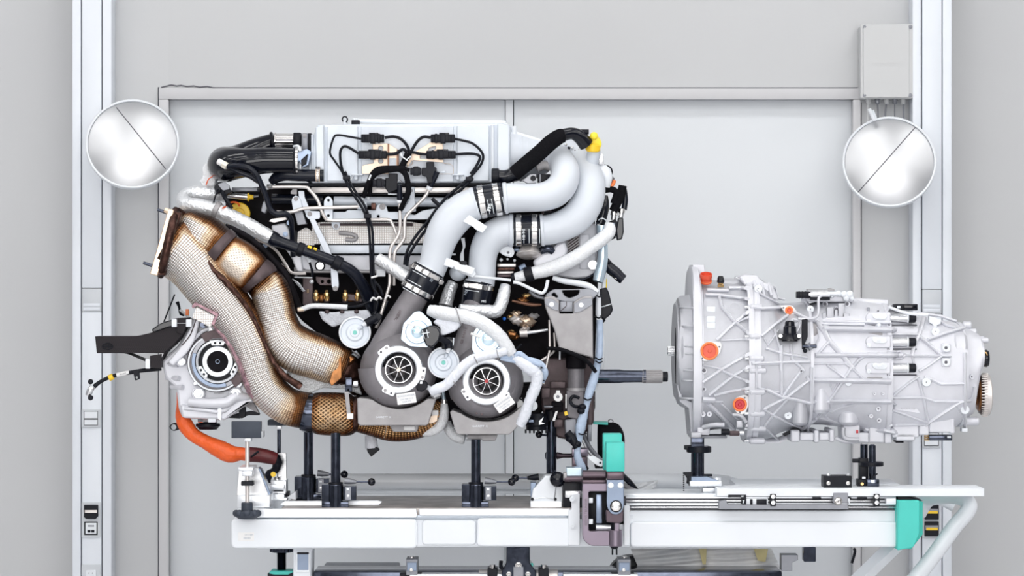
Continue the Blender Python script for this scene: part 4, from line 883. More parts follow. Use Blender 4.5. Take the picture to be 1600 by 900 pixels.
# the four solenoids in sockets
for yy in (497, 534.5, 575):
    d0_ = surf(1372, yy)-2; d = min(surf(1404, yy), d0_+14)-2
    sk = plate('solenoid_socket', rnd([(1353, yy-4), (1358, yy-9), (1392, yy-9), (1392, yy+9), (1360, yy+9), (1353, yy+3)], 3), d0_-4, d0_+16, CASTW, gb, 1.6)
    plate('socket_lug', rnd([(1363, yy-7), (1384, yy-7), (1387, yy-3), (1384, yy+2), (1368, yy+2), (1363, yy-2)], 3), d0_-8, d0_-3, WHITE, sk, 1)
    bolt(1373, yy-3, d0_-8, 3, sk, WHITE, 1.4); bolt(1357.5, yy+5, d0_-5, 3.6, sk, WHITE, 2)
    if yy == 575: bolt(1368, yy-4, d0_-8, 4, sk, WHITE, 2); bolt(1379, yy-4, d0_-8, 4, sk, WHITE, 2)
    so = cyl('solenoid', (1388, yy, d-2), (1418, yy, d-2), 7.6, SILV, gb, 28, .1); cyl('solenoid_ring', (1417, yy, d-2), (1419.5, yy, d-2), 7.8, WHITE, so, 28); cyl('solenoid_cap', (1419, yy, d-2), (1431, yy, d-2), 7, BLACK, so, 24, .2)
    rib([(1388, yy+11), (1432, yy+11)], 1.3, DKG, -.5, 'solenoid_shade_strip'); box('groove_pin', 1388, yy+9, 1393, yy+13, d+2, d+8, BLACK, gb, .4)  # dark strip below each solenoid stands in for the shadow there
for yy in (520, 589): d = surf(1370, yy); plate('side_slot', rnd([(1355, yy), (1379, yy), (1379, yy+4), (1355, yy+4)], 1), d-.6, d+3, GREYL, gb, .3)
for yy in (508,): d = surf(1370, yy); plate('side_slot', rnd([(1355, yy-1), (1368, yy-1), (1368, yy+1.5), (1355, yy+1.5)], 1), d-.6, d+3, DKG, gb, .3); ball('slot_boss', 1373, 508, d, 4, WHITE, gb, seg=14)
# fork and cast lettering
text('cast_letters', 'J7NKD', 1335, 628, surf(1335, 628)-4.6, 7, CAST, gb, thick=.4); text('cast_letters', '07K43B', 1419, 638, surf(1419, 638)-1, 7, CAST, gb, thick=.4)
plate('cast_outline', rnd([(1398, 630), (1430, 634), (1438, 646), (1398, 640)], 2), surf(1415, 638)-.6, surf(1415, 638)+4, CASTW, gb, .4)
# rear end: lugs, cap, ring gear
cyl('end_cylinder', (1486, 545, -60), (1509, 545, -60), 26, CASTW, gb, 32, .2); cyl('end_cylinder', (1484, 585, -62), (1509, 585, -62), 8, CASTW, gb, 24, .3)
for x, y, r, L in ((1510, 508, 6, 14), (1516, 519, 6, 16), (1524, 530, 5, 20), (1520, 545, 8, 14), (1514, 569, 9, 18), (1512, 658, 7, 24)):
    cyl('end_lug', (x-6, y, -30), (x-6+L, y, -30), r, CASTW, gb, 18, .3)
cyl('breather', (1526, 532, -35), (1544, 532, -35), 4.5, CASTW, gb, 16, .2)
lathe('end_neck', (1524, 560, -20), (1, 0, 0), [(0, 20), (8, 19), (12, 14)], CASTW, gb, 28); lathe('black_end_cap', (1536, 560, -20), (1, 0, 0), [(0, 13), (5, 14), (8.5, 12), (9, 5), (9, 0)], GLOSS, gb, 28); tube('brass_clip', [(1538, 549, -32), (1541, 552, -35), (1543, 555, -34)], 1.2, BRASS, gb, 3, 6)
rg = lathe('ring_gear', (1532, 617, -10), (1, 0, 0), [(0, 26), (1, 30), (2, 32.5), (12.5, 32.5), (14, 30), (16, 22), (16, 8), (12, 6), (12, 0)], TUBE, gb, 48)
for k in range(44):
    a = k/44*6.283; box_ = tube('tooth', [(1534, 617+33*math.cos(a), -10+33*math.sin(a)), (1543.5, 617+33*math.cos(a), -10+33*math.sin(a))], 1.15, TUBE, rg, 1, 5)
lathe('gear_back', (1522, 617, -10), (1, 0, 0), [(0, 14), (4, 17), (5, 24), (9, 26), (10, 20), (11, 27)], HOTB, gb, 40); lathe('gear_groove', (1530, 617, -10), (1, 0, 0), [(0, 29), (2.5, 31)], WELD, gb, 40)
# sump along the bottom
for x0, x1, y0, y1 in ((1236, 1250, 672, 691), (1250, 1272, 676, 689), (1272, 1280, 672, 692), (1280, 1296, 676, 689), (1296, 1304, 671, 691), (1318, 1344, 664, 688), (1340, 1358, 676, 692), (1358, 1382, 668, 692), (1382, 1394, 676, 693), (1394, 1436, 662, 684), (1400, 1430, 676, 689), (1436, 1452, 660, 680), (1452, 1488, 648, 676), (1484, 1492, 652, 678)):
    plate('sump_casting', rnd([(x0, y0), (x1, y0), (x1, y1), (x0, y1)], 3), -70, 10, CASTW, gb, 2.4)
tube('lower_pipe', [(1305, 684, -66), (1320, 690, -66), (1345, 690, -66)], 3, CASTW, gb, 5, 12); tube('lower_arch', [(1318, 668, -80), (1318, 680, -80), (1324, 686, -80), (1342, 687, -80)], 3.4, CAST, gb, 5, 12)
cyl('sump_dome', (1326, 640, -70), (1326, 664, -70), 16, CASTW, gb, 28, .4)
plate('dark_gap', [(1222, 678), (1244, 668), (1248, 672), (1226, 682)], surf(1234, 668)-2, surf(1234, 668)+3, BLACK, gb, .3)
cyl('filter_boss', (1250, 625, -96), (1250, 664, -96), 12, CAST, gb, 28, .3); cyl('filter_boss', (1272, 576, -94), (1272, 596, -94), 7, CASTW, gb, 20, .3); cyl('oil_filter_bulge', (1282, 600, -86), (1282, 646, -86), 15, CASTW, gb, 32, .4)
box('red_tell_tale', 1338, 672, 1341, 677, -82, -78, REDD, gb, .4)
for x0, x1, y in ((1400, 1412, 689), (1412, 1426, 686.5)): box('black_foot', x0, y-1, x1, y+3, -40, -10, BLACK, gb, .6)
pc = box('rear_connector', 1452, 679.5, 1488, 688.5, -30, -10, BLKST, gb, 1); box('connector_window', 1480, 681, 1486, 684.5, -31, -29, WINK, pc, .3)
for yy in (680, 683.5, 687): cyl('brass_pin', (1444, yy, -20), (1452, yy, -20), 1.5, BRASS, pc, 8)
box('silver_hook', 1503, 669, 1512, 675, -40, -20, WHITE, gb, 1)
# sensor at the bottom left
cyl('low_sensor', (1127, 675, -100), (1140, 675, -100), 5, BLACK, gb, 16); cyl('low_sensor_nut', (1140, 677, -100), (1155, 677, -100), 4.5, BRONZ, gb, 6); cyl('low_sensor_tip', (1155, 676, -100), (1163, 676, -100), 4, SILV, gb, 14); tube('low_rod', [(1108, 679, -96), (1128, 679, -96)], .8, BLACK, gb, 1, 6)
box('foot_lug', 1090, 668, 1109, 680, -90, -40, CASTW, gb, 1.5); box('foot_plate', 1082, 681, 1136, 685, -80, -20, GREYM, gb, .8); box('foot_lug', 1080, 676, 1096, 686, -110, -30, CAST, gb, 1.5); box('square_lug', 1151, 657, 1160, 668, -104, -90, CAST, gb, 1)
tube('bell_pipe', [(1145, 648, -104), (1158, 650, -106), (1166, 660, -104)], 3, CAST, gb, 5, 10); tube('sweep_rib', [(1098, 668, -98), (1115, 664, -104), (1132, 664, -106)], 4, CAST, gb, 4, 10)
lathe('oval_window', (1148, 481, surf(1148, 481)), (0, 0, -1), [(-2, 8), (1.4, 8), (1.4, 6.6), (.4, 6.6)], CAST, gb, 24)
for yy in (482, 497, 507): box('white_pad', 1104, yy-3, 1118, yy+7, surf(1110, yy)-2, surf(1110, yy)+4, WHITE, gb, 1.4)
# output drive shaft of the engine stays with the engine file
# ================= THE ENGINE =================
en = thing('engine', 'large multi turbo car engine without its covers standing on black posts', 'engine', at(600, 690, 0))
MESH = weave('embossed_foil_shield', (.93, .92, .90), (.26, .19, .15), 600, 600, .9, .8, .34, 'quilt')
PERF = weave('perforated_heat_blanket', (.80, .70, .60), (.03, .015, .01), 640, 640, .9, .8, .4, 'holes')
BRAID = weave('braided_steel_bellows', (.78, .60, .42), (.03, .012, .006), 300, 260, 1., .85, .32, 'braid', dist=.003)
BRAID2 = weave('bronze_mesh_elbow', (.70, .48, .28), (.03, .012, .006), 480, 480, 1., .85, .32, 'quilt', dist=.002)
PLATEQ = weave('quilted_heat_shield', (.95, .94, .93), (.60, .54, .50), 560, 560, .7, .5, .36, 'quilt', heat=False)
CARB, nt, b = newmat('carbon_fibre'); tc = nd(nt, 'ShaderNodeTexCoord'); sx = nd(nt, 'ShaderNodeSeparateXYZ'); lk(nt, tc.outputs['Object'], sx.inputs[0])
w_ = math_(nt, 'SINE', math_(nt, 'MULTIPLY', math_(nt, 'ADD', sx.outputs[0], math_(nt, 'MULTIPLY', sx.outputs[2], 1.6)), 1400)); cr = nd(nt, 'ShaderNodeMixRGB'); cr.inputs[1].default_value = (.006, .005, .007, 1); cr.inputs[2].default_value = (.040, .032, .038, 1); lk(nt, w_, cr.inputs[0]); lk(nt, cr.outputs[0], b.inputs['Base Color']); b.inputs['Roughness'].default_value = .5; b.inputs['Specular IOR Level'].default_value = .2
# ---- dark core: its near-black colour stands in for shadow behind the pipes ----
core = plate('engine_block', [(352, 300), (400, 292), (470, 286), (770, 286), (860, 292), (925, 305), (936, 400), (930, 560), (930, 640), (905, 688), (880, 684), (850, 640), (846, 560), (700, 640), (560, 640), (545, 560), (470, 500), (420, 430), (352, 345)], 30, 220, DARK, en, 4, 6)
plate('lower_block', rnd([(846, 560), (930, 560), (928, 660), (905, 690), (870, 684), (846, 640)], 5), -20, 160, BRONZ, en, 3)
plate('rear_foot', rnd([(560, 610), (846, 600), (850, 640), (835, 660), (690, 668), (560, 650)], 5), 0, 120, DARK, en, 3)
# ---- charge air plenum on top ----
pl = plate('plenum', rnd([(489, 214), (496, 195), (510, 194.5), (782, 192), (798, 196), (798, 285.5), (486, 285.5), (480, 270), (486, 240)], 3), -50, 180, PLEN, en, 3)
plate('plenum_panel', rnd([(564, 197), (709, 197), (709, 284), (564, 284)], 1), -52, -45, PLEN, pl, 1); plate('plenum_panel', rnd([(511, 197.5), (559, 197), (559, 283), (511, 283)], 2), -56, -48, PLEN, pl, 1.2); plate('plenum_panel', rnd([(714, 196), (764, 196), (764, 283), (714, 283)], 2), -56, -48, PLEN, pl, 1.2)
plate('plenum_end_flange', rnd([(767, 195), (772, 195), (772, 284), (767, 284)], .8), -58, 150, WPIPE, pl, 1); plate('plenum_end_flange', rnd([(777, 193), (796, 195), (796, 284), (777, 284)], 1.5), -60, 160, PLEN, pl, 1.6)
plate('plenum_end_flange', rnd([(493, 199), (507, 195), (507, 284), (494, 284)], 1.5), -58, 160, PLEN, pl, 1.6)
plate('end_tank', rnd([(470, 258), (489, 214), (490, 284), (470, 280)], 4), -30, 120, PLEN, pl, 4); tube('tank_rim', [(488, 210, -52), (488, 284, -52)], 2, PLEN, pl, 1, 8)
loft('end_cone', [(798, 198, 284), (812, 206, 282), (830, 214, 280), (846, 218, 276), (858, 226, 268)], 62, WPIPE, 2.2, pl, dc=20)
for xx in (814, 823.5): loft('cone_ring', [(xx-1.5, 206+(xx-812)*.45, 283), (xx+1.5, 206+(xx-812)*.45, 283)], 66, WPIPE, 2.2, pl, dc=20)
tube('top_pipe', [(558, 189, -20), (640, 190.5, -20), (785, 191, -20), (800, 203, -15), (808, 209, -15), (845, 221, -10)], 3.4, WHITE, pl, 1, 14)
for x, y in ((787, 194), (803, 202)): cyl('pipe_fitting', (x, y-5, -18), (x, y+9, -18), 4.6, WHITE, pl, 16)
tube('lifting_eye', [(536, 190, -20), (534.8, 186, -20), (537, 182.5, -20), (541, 182.8, -20), (543, 187, -20), (541, 191, -20)], 1.1, BLACK, pl, 4, 8); cyl('eye_boss', (540, 183, -14), (540, 196, -14), 3.6, WHITE, pl, 14); box('black_plug', 549, 188, 562, 195, -30, -14, BLACK, pl, .8); cyl('plug_cap', (555, 184.5, -22), (555, 188.5, -22), 5, WHITE, pl, 14)
box('lower_seal', 430, 285.5, 765, 291, -35, 100, BLACK, en, 1); box('steel_rail', 486, 292, 742, 301.5, -34, 60, TUBE, en, 1.2); box('steel_rail', 362, 293, 402, 299, -20, 20, GREYM, en, .8)
box('rail_gap', 486, 301, 742, 305, -20, 40, BLACK, en, .5)
# ---- throttle pipes on the left ----
tp = tube('intake_pipe', [(463, 251, -70, 19), (440, 250.5, -70, 19.5), (412, 251, -70, 20.5), (385, 254, -68, 22.5), (362, 256, -52, 26), (352, 257, -22, 28), (356, 255, 8, 26), (372, 248, 30, 22), (400, 235, 40, 19), (420, 226, 42, 16), (432, 221, 42, 14)], 20, GLOSS, en, 8, 28)
cyl('pipe_bead', (459, 251, -70), (463, 251, -70), 20.5, BLACK, tp, 28); cyl('pipe_bead', (425, 222, 30), (429, 221, 30), 16, BLACK, tp, 24)
cyl('clamp_ring', (462, 250, -70), (467, 250, -70), 21, CHROME, en, 32); cyl('clamp_ring', (429, 221, 30), (432, 221, 30), 14, CHROME, en, 28)
cyl('throttle_body', (431, 221, 30), (460, 221, 30), 12.5, CHROME, en, 28); box('throttle_band', 431, 218, 458, 220, 16, 19, BLKST, en, .4)
box('throttle_motor', 458, 207, 470, 226, -20, 40, BLACK, en, 1.5); box('actuator', 471, 208, 481, 236, -40, 30, GREYM, en, 2); box('actuator_cover', 480, 208, 487, 239, -36, 40, BLACK, en, 1.5); plate('actuator_bracket', rnd([(466, 238), (479, 232), (487, 237), (482, 258), (473, 262), (466, 250)], 2), -66, -40, SLATE, en, 1)
bolt(476, 212, -41, 3.2, en, GREYL); plate('black_latch', rnd([(470, 250), (481, 240), (478, 256), (471, 260)], 1), -75, -66, BLACK, en, .8); tube('ring_tab', [(459, 229, -70), (466, 228, -78), (469, 236, -80)], 2, WHITE, en, 3, 8)
nb = cyl('hose_nipple', (341, 252, -80), (356, 260, -86), 5, LABEL, en, 16); cyl('hose_nipple_nut', (348, 256, -86), (355, 260, -88), 6, mat('ivory', (.80, .76, .66), .4), nb, 6)
tube('breather_hose', [(356, 260, -88, 4.5), (372, 259, -94), (388, 262, -96), (400, 272, -94), (408, 288, -90), (416, 308, -84), (422, 326, -80), (432, 334, -78), (446, 334, -76), (454, 342, -70), (456, 358, -60), (458, 400, -40)], 4.4, RUBB, en, 6, 14)
tube('breather_hose', [(358, 262, -84), (376, 270, -86), (392, 276, -84), (404, 284, -82)], 4, RUBB, en, 5, 12)
lh = tube('lower_hose', [(424, 284, -50, 6), (434, 276, -56, 9), (448, 273, -60, 9.5), (470, 274, -60, 9.5), (506, 274, -60, 9.5)], 9.5, RUBB, en, 6, 20)
cyl('hose_clamp', (493, 274, -60), (500.5, 274, -60), 10.4, COPP, lh, 24); cyl('hose_clamp', (494.5, 274, -60), (499, 274, -60), 10.8, CHROME, lh, 24); cyl('clamp_screw', (497, 264, -68), (497, 260, -68), 4, CHROME, lh, 10)
# ---- foil sleeved hose at the left ----
fh = tube('foil_hose', [(352, 304, -30, 11), (325, 303, -34, 12.5), (300, 303, -38, 12), (287, 309, -50, 11), (290, 319, -66, 12), (310, 323, -76, 13), (336, 328, -80, 12), (362, 339, -80, 12), (388, 352, -80, 12), (408, 363, -80, 11.5), (423, 371, -80, 11)], 12, FOIL, en, 7, 20, wob=.035)
cyl('sleeve_ring', (334, 326, -80), (342, 330, -80), 14, GREYL, fh, 24)
bh = tube('corrugated_hose', [(419, 368, -80, 9), (427, 374, -80, 11), (440, 379, -80, 9), (468, 389, -80, 8.5), (500, 400, -78, 8.5), (530, 412, -74, 8.5), (552, 426, -66, 9), (566, 446, -54, 10), (578, 470, -40, 11), (590, 498, -20, 10)], 9, RUBB, en, 6, 20)
for a, b_ in (((464, 388), (474, 392)), ((521, 408), (533, 414)), ((420, 369), (432, 376))): cyl('hose_sleeve', (a[0], a[1], -79), (b_[0], b_[1], -78), 11.5, BLACK, bh, 24)
tube('yellow_mark', [(481, 385, -88), (487, 387.5, -88)], 2.2, YEL, bh, 1, 8); tube('yellow_mark', [(490, 388, -88), (495, 390, -88)], 2, YEL, bh, 1, 8)
plate('white_plug', rnd([(316, 262), (322, 254), (332, 256), (338, 268), (336, 290), (318, 292), (311, 284), (317, 276)], 3), -20, 10, FOILW, en, 2); tube('orange_wire', [(322, 289, -24), (326, 280, -26), (335, 274, -26)], .9, ORAN, en, 5, 6)
plate('black_clip', rnd([(334, 292), (340, 284), (348, 284), (356, 290), (362, 300), (352, 306), (344, 300), (338, 304)], 2), -60, -40, BLACK, en, 1.2); plate('clip_plate', rnd([(340, 288), (350, 284), (359, 290), (358, 296), (348, 298)], 2), -64, -58, GREYM, en, .6)
tube('clip_strap', [(341, 296, -58), (336, 308, -84), (334, 316, -94)], 1.4, BLACK, en, 4, 6); tube('clip_strap', [(346, 298, -58), (352, 310, -80), (362, 326, -80)], 3.4, BLACK, en, 4, 8)
cs = tube('corrugated_stub', [(355, 305, -20), (388, 308, -20)], 5.4, SILV, en, 8, 16, ribbed=.2); lathe('yellow_tip', (387, 308, -20), (1, 0, 0), [(0, 6.5), (2, 6.5), (3, 4), (9, 3.4), (9, 0)], YEL, cs, 16); cyl('tip_rod', (396, 307, -20), (404, 306, -20), 2, SILV, cs, 8)
lathe('yellow_disc', (374, 334, -10), (0, 0, -1), [(0, 17), (4, 17.5), (6, 16), (6, 9), (4, 8), (4, 0)], YEL, en, 36); tube('orange_wire', [(355, 320, -30), (362, 316, -34), (371, 317, -34), (374, 322, -30)], 1.4, ORAN, en, 5, 8); tube('orange_wire', [(348, 325, -98), (360, 320, -60)], 1.2, ORAN, en, 2, 6)
tube('mesh_sleeve', [(328, 332, -60), (345, 345, -58), (362, 358, -54)], 4, SILV, en, 5, 12, ribbed=.25); tube('corrugated_tube', [(336, 346, -50), (352, 358, -48), (372, 366, -46)], 6, BLKST, en, 7, 14, ribbed=.25); cyl('small_brass', (323, 334, -70), (331, 337, -70), 3, YEL, en, 10)
# ---- brackets, rails and pipes in the middle ----
tube('black_rail', [(425, 311, -14), (505, 312, -14)], 8, RUBB, en, 1, 20); tube('fuel_rail', [(522, 314, -22), (700, 316, -22)], 7.5, PLEN, en, 1, 20)
plate('grey_knuckle', rnd([(407, 330), (411, 315), (416, 312), (419, 322), (414, 334)], 2), -50, -30, GREYM, en, 1.4)
t = tube('nickel_pipe', [(424, 292, -60), (474, 292, -60), (484, 297, -60), (496, 312, -60), (502, 328, -60), (508, 340, -58), (516, 344, -56), (560, 344, -54), (604, 343, -54), (612, 348, -54), (618, 362, -54), (622, 374, -54)], 2.7, TUBE, en, 5, 12); cyl('pipe_nut', (417, 292, -60), (426, 292, -60), 4.4, SILV, t, 6); ball('pipe_ball', 418, 293, -60, 3.6, WHITE, t, seg=12)
tube('nickel_pipe', [(432, 331, -64), (446, 332, -64), (460, 330, -64), (478, 325.5, -64), (530, 324, -64), (560, 323, -64)], 2.7, TUBE, en, 5, 12)
plate('steel_lug', rnd([(455, 311, 7), (462, 304, 6), (470, 311, 6), (473, 328), (458, 330)], 3), -56, -50, PLEN, en, .8); bolt(462.5, 310.5, -56, 3.6, en, GREYL)
plate('grey_leg', rnd([(459, 330), (473, 330), (479, 350), (465, 352)], 1), -50, -30, GREYM, en, .8)
plate('strut', rnd([(466, 298), (475, 298), (476, 308), (486, 332), (480, 340), (474, 326), (467, 308)], 2), -52, -46, PLEN, en, .6); plate('strut_tab', rnd([(458, 295), (464, 295), (464, 304), (454, 303), (454, 299)], .8), -50, -44, GREYL, en, .5)
plate('lug_plate', rnd([(476, 335, 6), (484, 329), (500, 330), (500, 342), (482, 343)], 3), -60, -55, PLEN, en, .8); bolt(484, 334.5, -60, 3.6, en, GREYL)
plate('diagonal_strut', rnd([(483, 342), (492, 342), (515, 388), (519, 400), (509, 400), (500, 380)], 1.5), -62, -57, mat('strut_grey', (.46, .49, .54), .4, .5), en, .7)
plate('lower_strut', rnd([(516, 416), (527, 416), (530, 448, 6), (524, 456, 6), (518, 448, 6)], 1.5), -60, -55, MATS['strut_grey'], en, .7); bolt(524, 451, -60, 4, en, GREYL)
plate('round_lug', rnd([(506, 312, 7), (513, 305, 7), (520, 312, 7), (520, 344), (506, 344)], 3), -58, -52, PLEN, en, .8, 0, [circ(513, 313, 2), circ(513, 337, 2.2)])
plate('bracket_plate', rnd([(520, 331), (540, 331), (543, 328), (586, 328), (590, 318, 5), (603, 319, 5), (606, 331), (625, 331), (648, 336), (660, 329), (700, 322), (720, 318), (720, 343), (520, 343)], 2), -44, -36, PLEN, en, 1, 0, [circ(591, 338, 2.2)])
bolt(597.5, 323, -44, 5, en, GREYL); plate('clip_block', rnd([(558, 316), (573, 316), (573, 327), (558, 327)], 1), -60, -44, PLEN, en, .8); box('clip_block_side', 580, 317, 587, 328, -52, -44, WELD, en, .6)
plate('upright_tab', rnd([(640, 292), (648, 292), (648, 312), (650, 330), (626, 334), (640, 312)], 1.5), -46, -38, PLEN, en, .8); lathe('tab_hole', (643, 298, -46), (0, 0, -1), [(0, 2.4), (.4, 2.4)], GREYM, en, 12)
for x, y in ((567, 310), (575.5, 310)): ball('clip_head', x, y, -52, 2.6, WHITE, en, seg=12)
tube('control_pipe', [(624.5, 318, -62), (625, 355, -62), (621, 370, -62), (611, 386, -62), (609, 400, -62), (609, 440, -62), (606, 455, -64), (600, 475, -70), (593, 500, -70), (588, 512, -66)], 2.7, TUBE, en, 5, 12)
tube('control_pipe', [(669, 298, -62), (665, 306, -62), (650, 322, -62), (637, 335, -62), (632.5, 345, -62), (632, 370, -62), (627, 380, -62), (618, 392, -62), (616, 405, -62), (616, 446, -58)], 2.7, TUBE, en, 5, 12)
hb = tube('hose_end', [(624, 288, -72), (624.5, 314, -66)], 4.4, RUBB, en, 2, 14); cyl('white_band', (624.4, 312, -66), (624.4, 317, -66), 4.7, WHITE, hb, 14); tube('hose_end_loop', [(620.5, 285, -74), (624, 281.5, -74), (628, 285, -74)], 1, SILV, hb, 4, 6)
hb = tube('hose_end', [(683, 268, -74), (679, 277, -72), (671, 293, -66)], 4.6, RUBB, en, 4, 14); cyl('white_band', (672, 291, -67), (670, 296, -66), 5, WHITE, hb, 14)
plate('quilted_panel', rnd([(487, 350), (500, 347), (640, 346), (664, 350), (664, 380), (487, 382)], 2), -28, -22, PLATEQ, en, 1); 
def quv(o):   # planar UV in metres for plates
    me = o.data
    while me.uv_layers: me.uv_layers.remove(me.uv_layers[0])
    uv = me.uv_layers.new(name='UVMap')
    for l in me.loops: c = me.vertices[l.vertex_index].co; uv.data[l.index].uv = (c.x, c.z)
quv(bpy.data.objects['quilted_panel'])
q = plate('quilted_panel', rnd([(465, 362), (478, 355), (486, 360), (492, 384), (464, 382)], 3), -30, -22, PLATEQ, en, 1); quv(q)
for y in (351,): tube('panel_bead', [(500, y, -30), (645, y, -30)], 2.4, BRONZ, en, 20, 8, ribbed=.3)
tube('panel_bulge', [(530, 364, -29), (545, 365, -31), (556, 369, -30), (553, 375, -29), (540, 374, -29)], 3.4, GREYL, en, 5, 10)
plate('panel_tab', rnd([(518, 346), (531, 346), (531, 355, 6), (525, 360, 6), (518, 355, 6)], 2), -34, -28, PLEN, en, .6); bolt(525, 353.5, -34, 3.6, en, GREYL)
box('light_rail', 500, 383, 660, 396, -36, 10, PLEN, en, 1.5)
vc = plate('valve_cover', rnd([(461, 398, 3), (665, 398, 2), (668, 420, 3), (650, 424, 3), (478, 424, 12), (464, 414, 10)], 3), -30, 60, CAST, en, 2.5)
tube('cover_lip', [(458, 400, -30), (463, 416, -32), (476, 424, -33), (640, 425, -33)], 2.2, GREYL, vc, 3, 10)
lathe('washer', (500, 415.5, -32), (0, 0, -1), [(0, 8), (2, 8), (3, 7)], BLACK, vc, 24); bolt(500, 415.5, -34, 5.6, vc, SILV); bolt(643, 417, -34, 4.6, vc, GREYL)
plate('lower_tab', rnd([(493, 432), (518, 434), (520, 446), (500, 446), (494, 440)], 2), -30, -20, BRONZ, en, .8, 0, [circ(503.5, 440, 2.2), circ(514, 440, 3)])
plate('white_casting', rnd([(424, 352), (446, 348), (456, 368), (470, 398), (474, 425), (464, 424), (456, 404), (440, 380), (426, 366)], 3), -40, -20, CASTW, en, 2)
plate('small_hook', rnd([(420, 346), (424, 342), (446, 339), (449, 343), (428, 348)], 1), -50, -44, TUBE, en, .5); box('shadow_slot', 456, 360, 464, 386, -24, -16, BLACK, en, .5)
for x, y in ((452, 348), (446, 366), (404, 376), (414, 384), (384, 368), (395, 374)): bolt(x, y, -44, 4, en, SLATE)
plate('cast_bracket', rnd([(372, 358), (390, 362), (404, 372), (400, 380), (380, 372)], 3), -40, -30, GREYL, en, 1)
tube('edge_strip', [(398, 374, -74), (415, 380, -74), (432, 392, -72), (446, 412, -70), (456, 426, -70), (478, 427, -70)], 2.4, TUBE, en, 5, 6); tube('thin_rod', [(440, 412, -66), (466, 433, -66)], 1, SILV, en, 1, 6); tube('thin_rod', [(460, 433, -66), (488, 434, -66)], 1.1, ALU, en, 1, 6)
tube('probe_wire', [(482, 404, -60, 2.6), (485, 414, -60, 1.8), (488, 424, -58, 2.2), (488, 434, -56, 1.6)], 2, BLACK, en, 3, 8); cyl('probe_nut', (481, 402, -60), (484, 410, -60), 2.6, WHITE, en, 8); ball('probe_tip', 487, 440, -56, 3.6, ALU, en, seg=12)
plate('bronze_bracket', rnd([(473, 434), (489, 434), (489, 480), (473, 476)], 1.5), -24, 0, BRONZ, en, 1); cyl('bracket_rivet', (481, 452, -26), (481, 458, -26), 2, GOLD, en, 8)
for i in range(8): tube('spring_coil', [(457+i*2, 436+i*2.4, -58), (464+i*1.8, 440+i*2, -62), (470+i*.4, 445+i*1.4, -58)], .8, ALU, en, 3, 5)
# studs of the exhaust ports
for x in (494, 510.5, 539.5, 558.5):
    s_ = lathe('port_stud', (x, 470, -44), (0, -1, 0), [(0, 3), (3, 3), (3, 4.6), (8, 4.6), (8, 3), (10, 3), (10, 4.4), (12, 4.4), (12, 2.6), (16, 2.6), (17, 1.5)], BRASS, en, 12)
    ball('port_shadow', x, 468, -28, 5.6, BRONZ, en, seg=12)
for x in (502, 548): ball('bronze_port', x, 466, -22, 10, HOTB, en, sy=.8, seg=18)
plate('hot_strip', rnd([(536, 458), (566, 462), (566, 472), (536, 468)], 2), -36, -24, BRONZ, en, .8); plate('hot_flange', rnd([(487, 474), (580, 470), (580, 480), (487, 482)], 2), -30, -10, DARK, en, .8)
wt = tube('white_tube', [(468, 483.5, -84, 3), (475, 482, -84, 4), (488, 478, -84, 4), (515, 478.5, -84, 4), (543, 480, -84, 4)], 4, FOILW, en, 4, 14); cyl('copper_end', (465, 484, -84), (475, 483, -84), 3.8, COPP, wt, 12)
tube('sensor_wire', [(543, 480, -84), (560, 478, -80), (576, 472, -76), (585, 468, -74)], 1.8, BLACK, en, 5, 8)
plate('insulated_casting', rnd([(497, 486), (520, 488), (536, 486), (575, 484), (582, 498), (570, 506), (548, 500), (520, 512), (503, 500)], 4), -56, -30, TAPE, en, 3)
for x in (511, 534.5, 557): ball('casting_hole', x, 487, -58, 4, BRONZ, en, sy=.8, sd=.5, seg=14)
# ---- connectors and wiring on the plenum ----
def connector(x0, x1, y, h, d, flip=False):
    o = box('connector_body', x0, y-h*.8, x1, y+h*.8, d-h, d+h*.6, BLACK, en, 1.2)
    s = -1 if flip else 1; w = x1-x0
    for f, hh, ww in ((.12, .62, 3), (.22, .75, 3), (.5, 1.0, 8), (.78, .9, 4), (.9, .7, 3)):
        f = 1-f if flip else f; cx = x0+w*f; box('connector_rib', cx-ww/2, y-h*hh, cx+ww/2, y+h*hh, d-h*1.15, d+h*.5, BLACK, o, .7)
    box('connector_latch', x0+w*.35, y-h*1.1, x0+w*.75, y-h*.7, d-h*.9, d+2, GLOSS, o, .6)
connector(564, 600, 216, 8, -68); connector(560, 604, 241.5, 7.6, -66); connector(673, 711, 216, 8, -68, True); connector(666, 712, 241.5, 7.6, -66, True)
connector(582, 602, 286, 7, -76); plate('boost_sensor', rnd([(602, 278), (607, 278), (607, 271), (621, 271), (621, 296), (607, 302), (602, 294)], 1), -76, -58, BLACK, en, 1); plate('sensor_shim', rnd([(606, 294), (623, 294), (623, 304.5), (606, 304.5)], 1), -60, -56, WINK, en, .4); box('sensor_block', 610, 293, 620, 302, -66, -58, DARK, en, .8)
connector(641, 658, 267.5, 7, -76); plate('boost_sensor', rnd([(659, 262), (666, 262), (666, 253), (678, 253), (678, 260), (682, 262), (682, 272), (676, 276), (676, 286), (668, 286), (666, 276), (659, 274)], 1), -76, -58, BLACK, en, 1)
cb = plate('copper_bracket', rnd([(582, 225), (606, 224), (607, 272), (566, 272), (565, 259, 4), (576, 256), (584, 255)], 1.5), -60, -56, COPP, en, .5, 0, [circ(595, 232, 4), circ(595, 251.5, 4)])
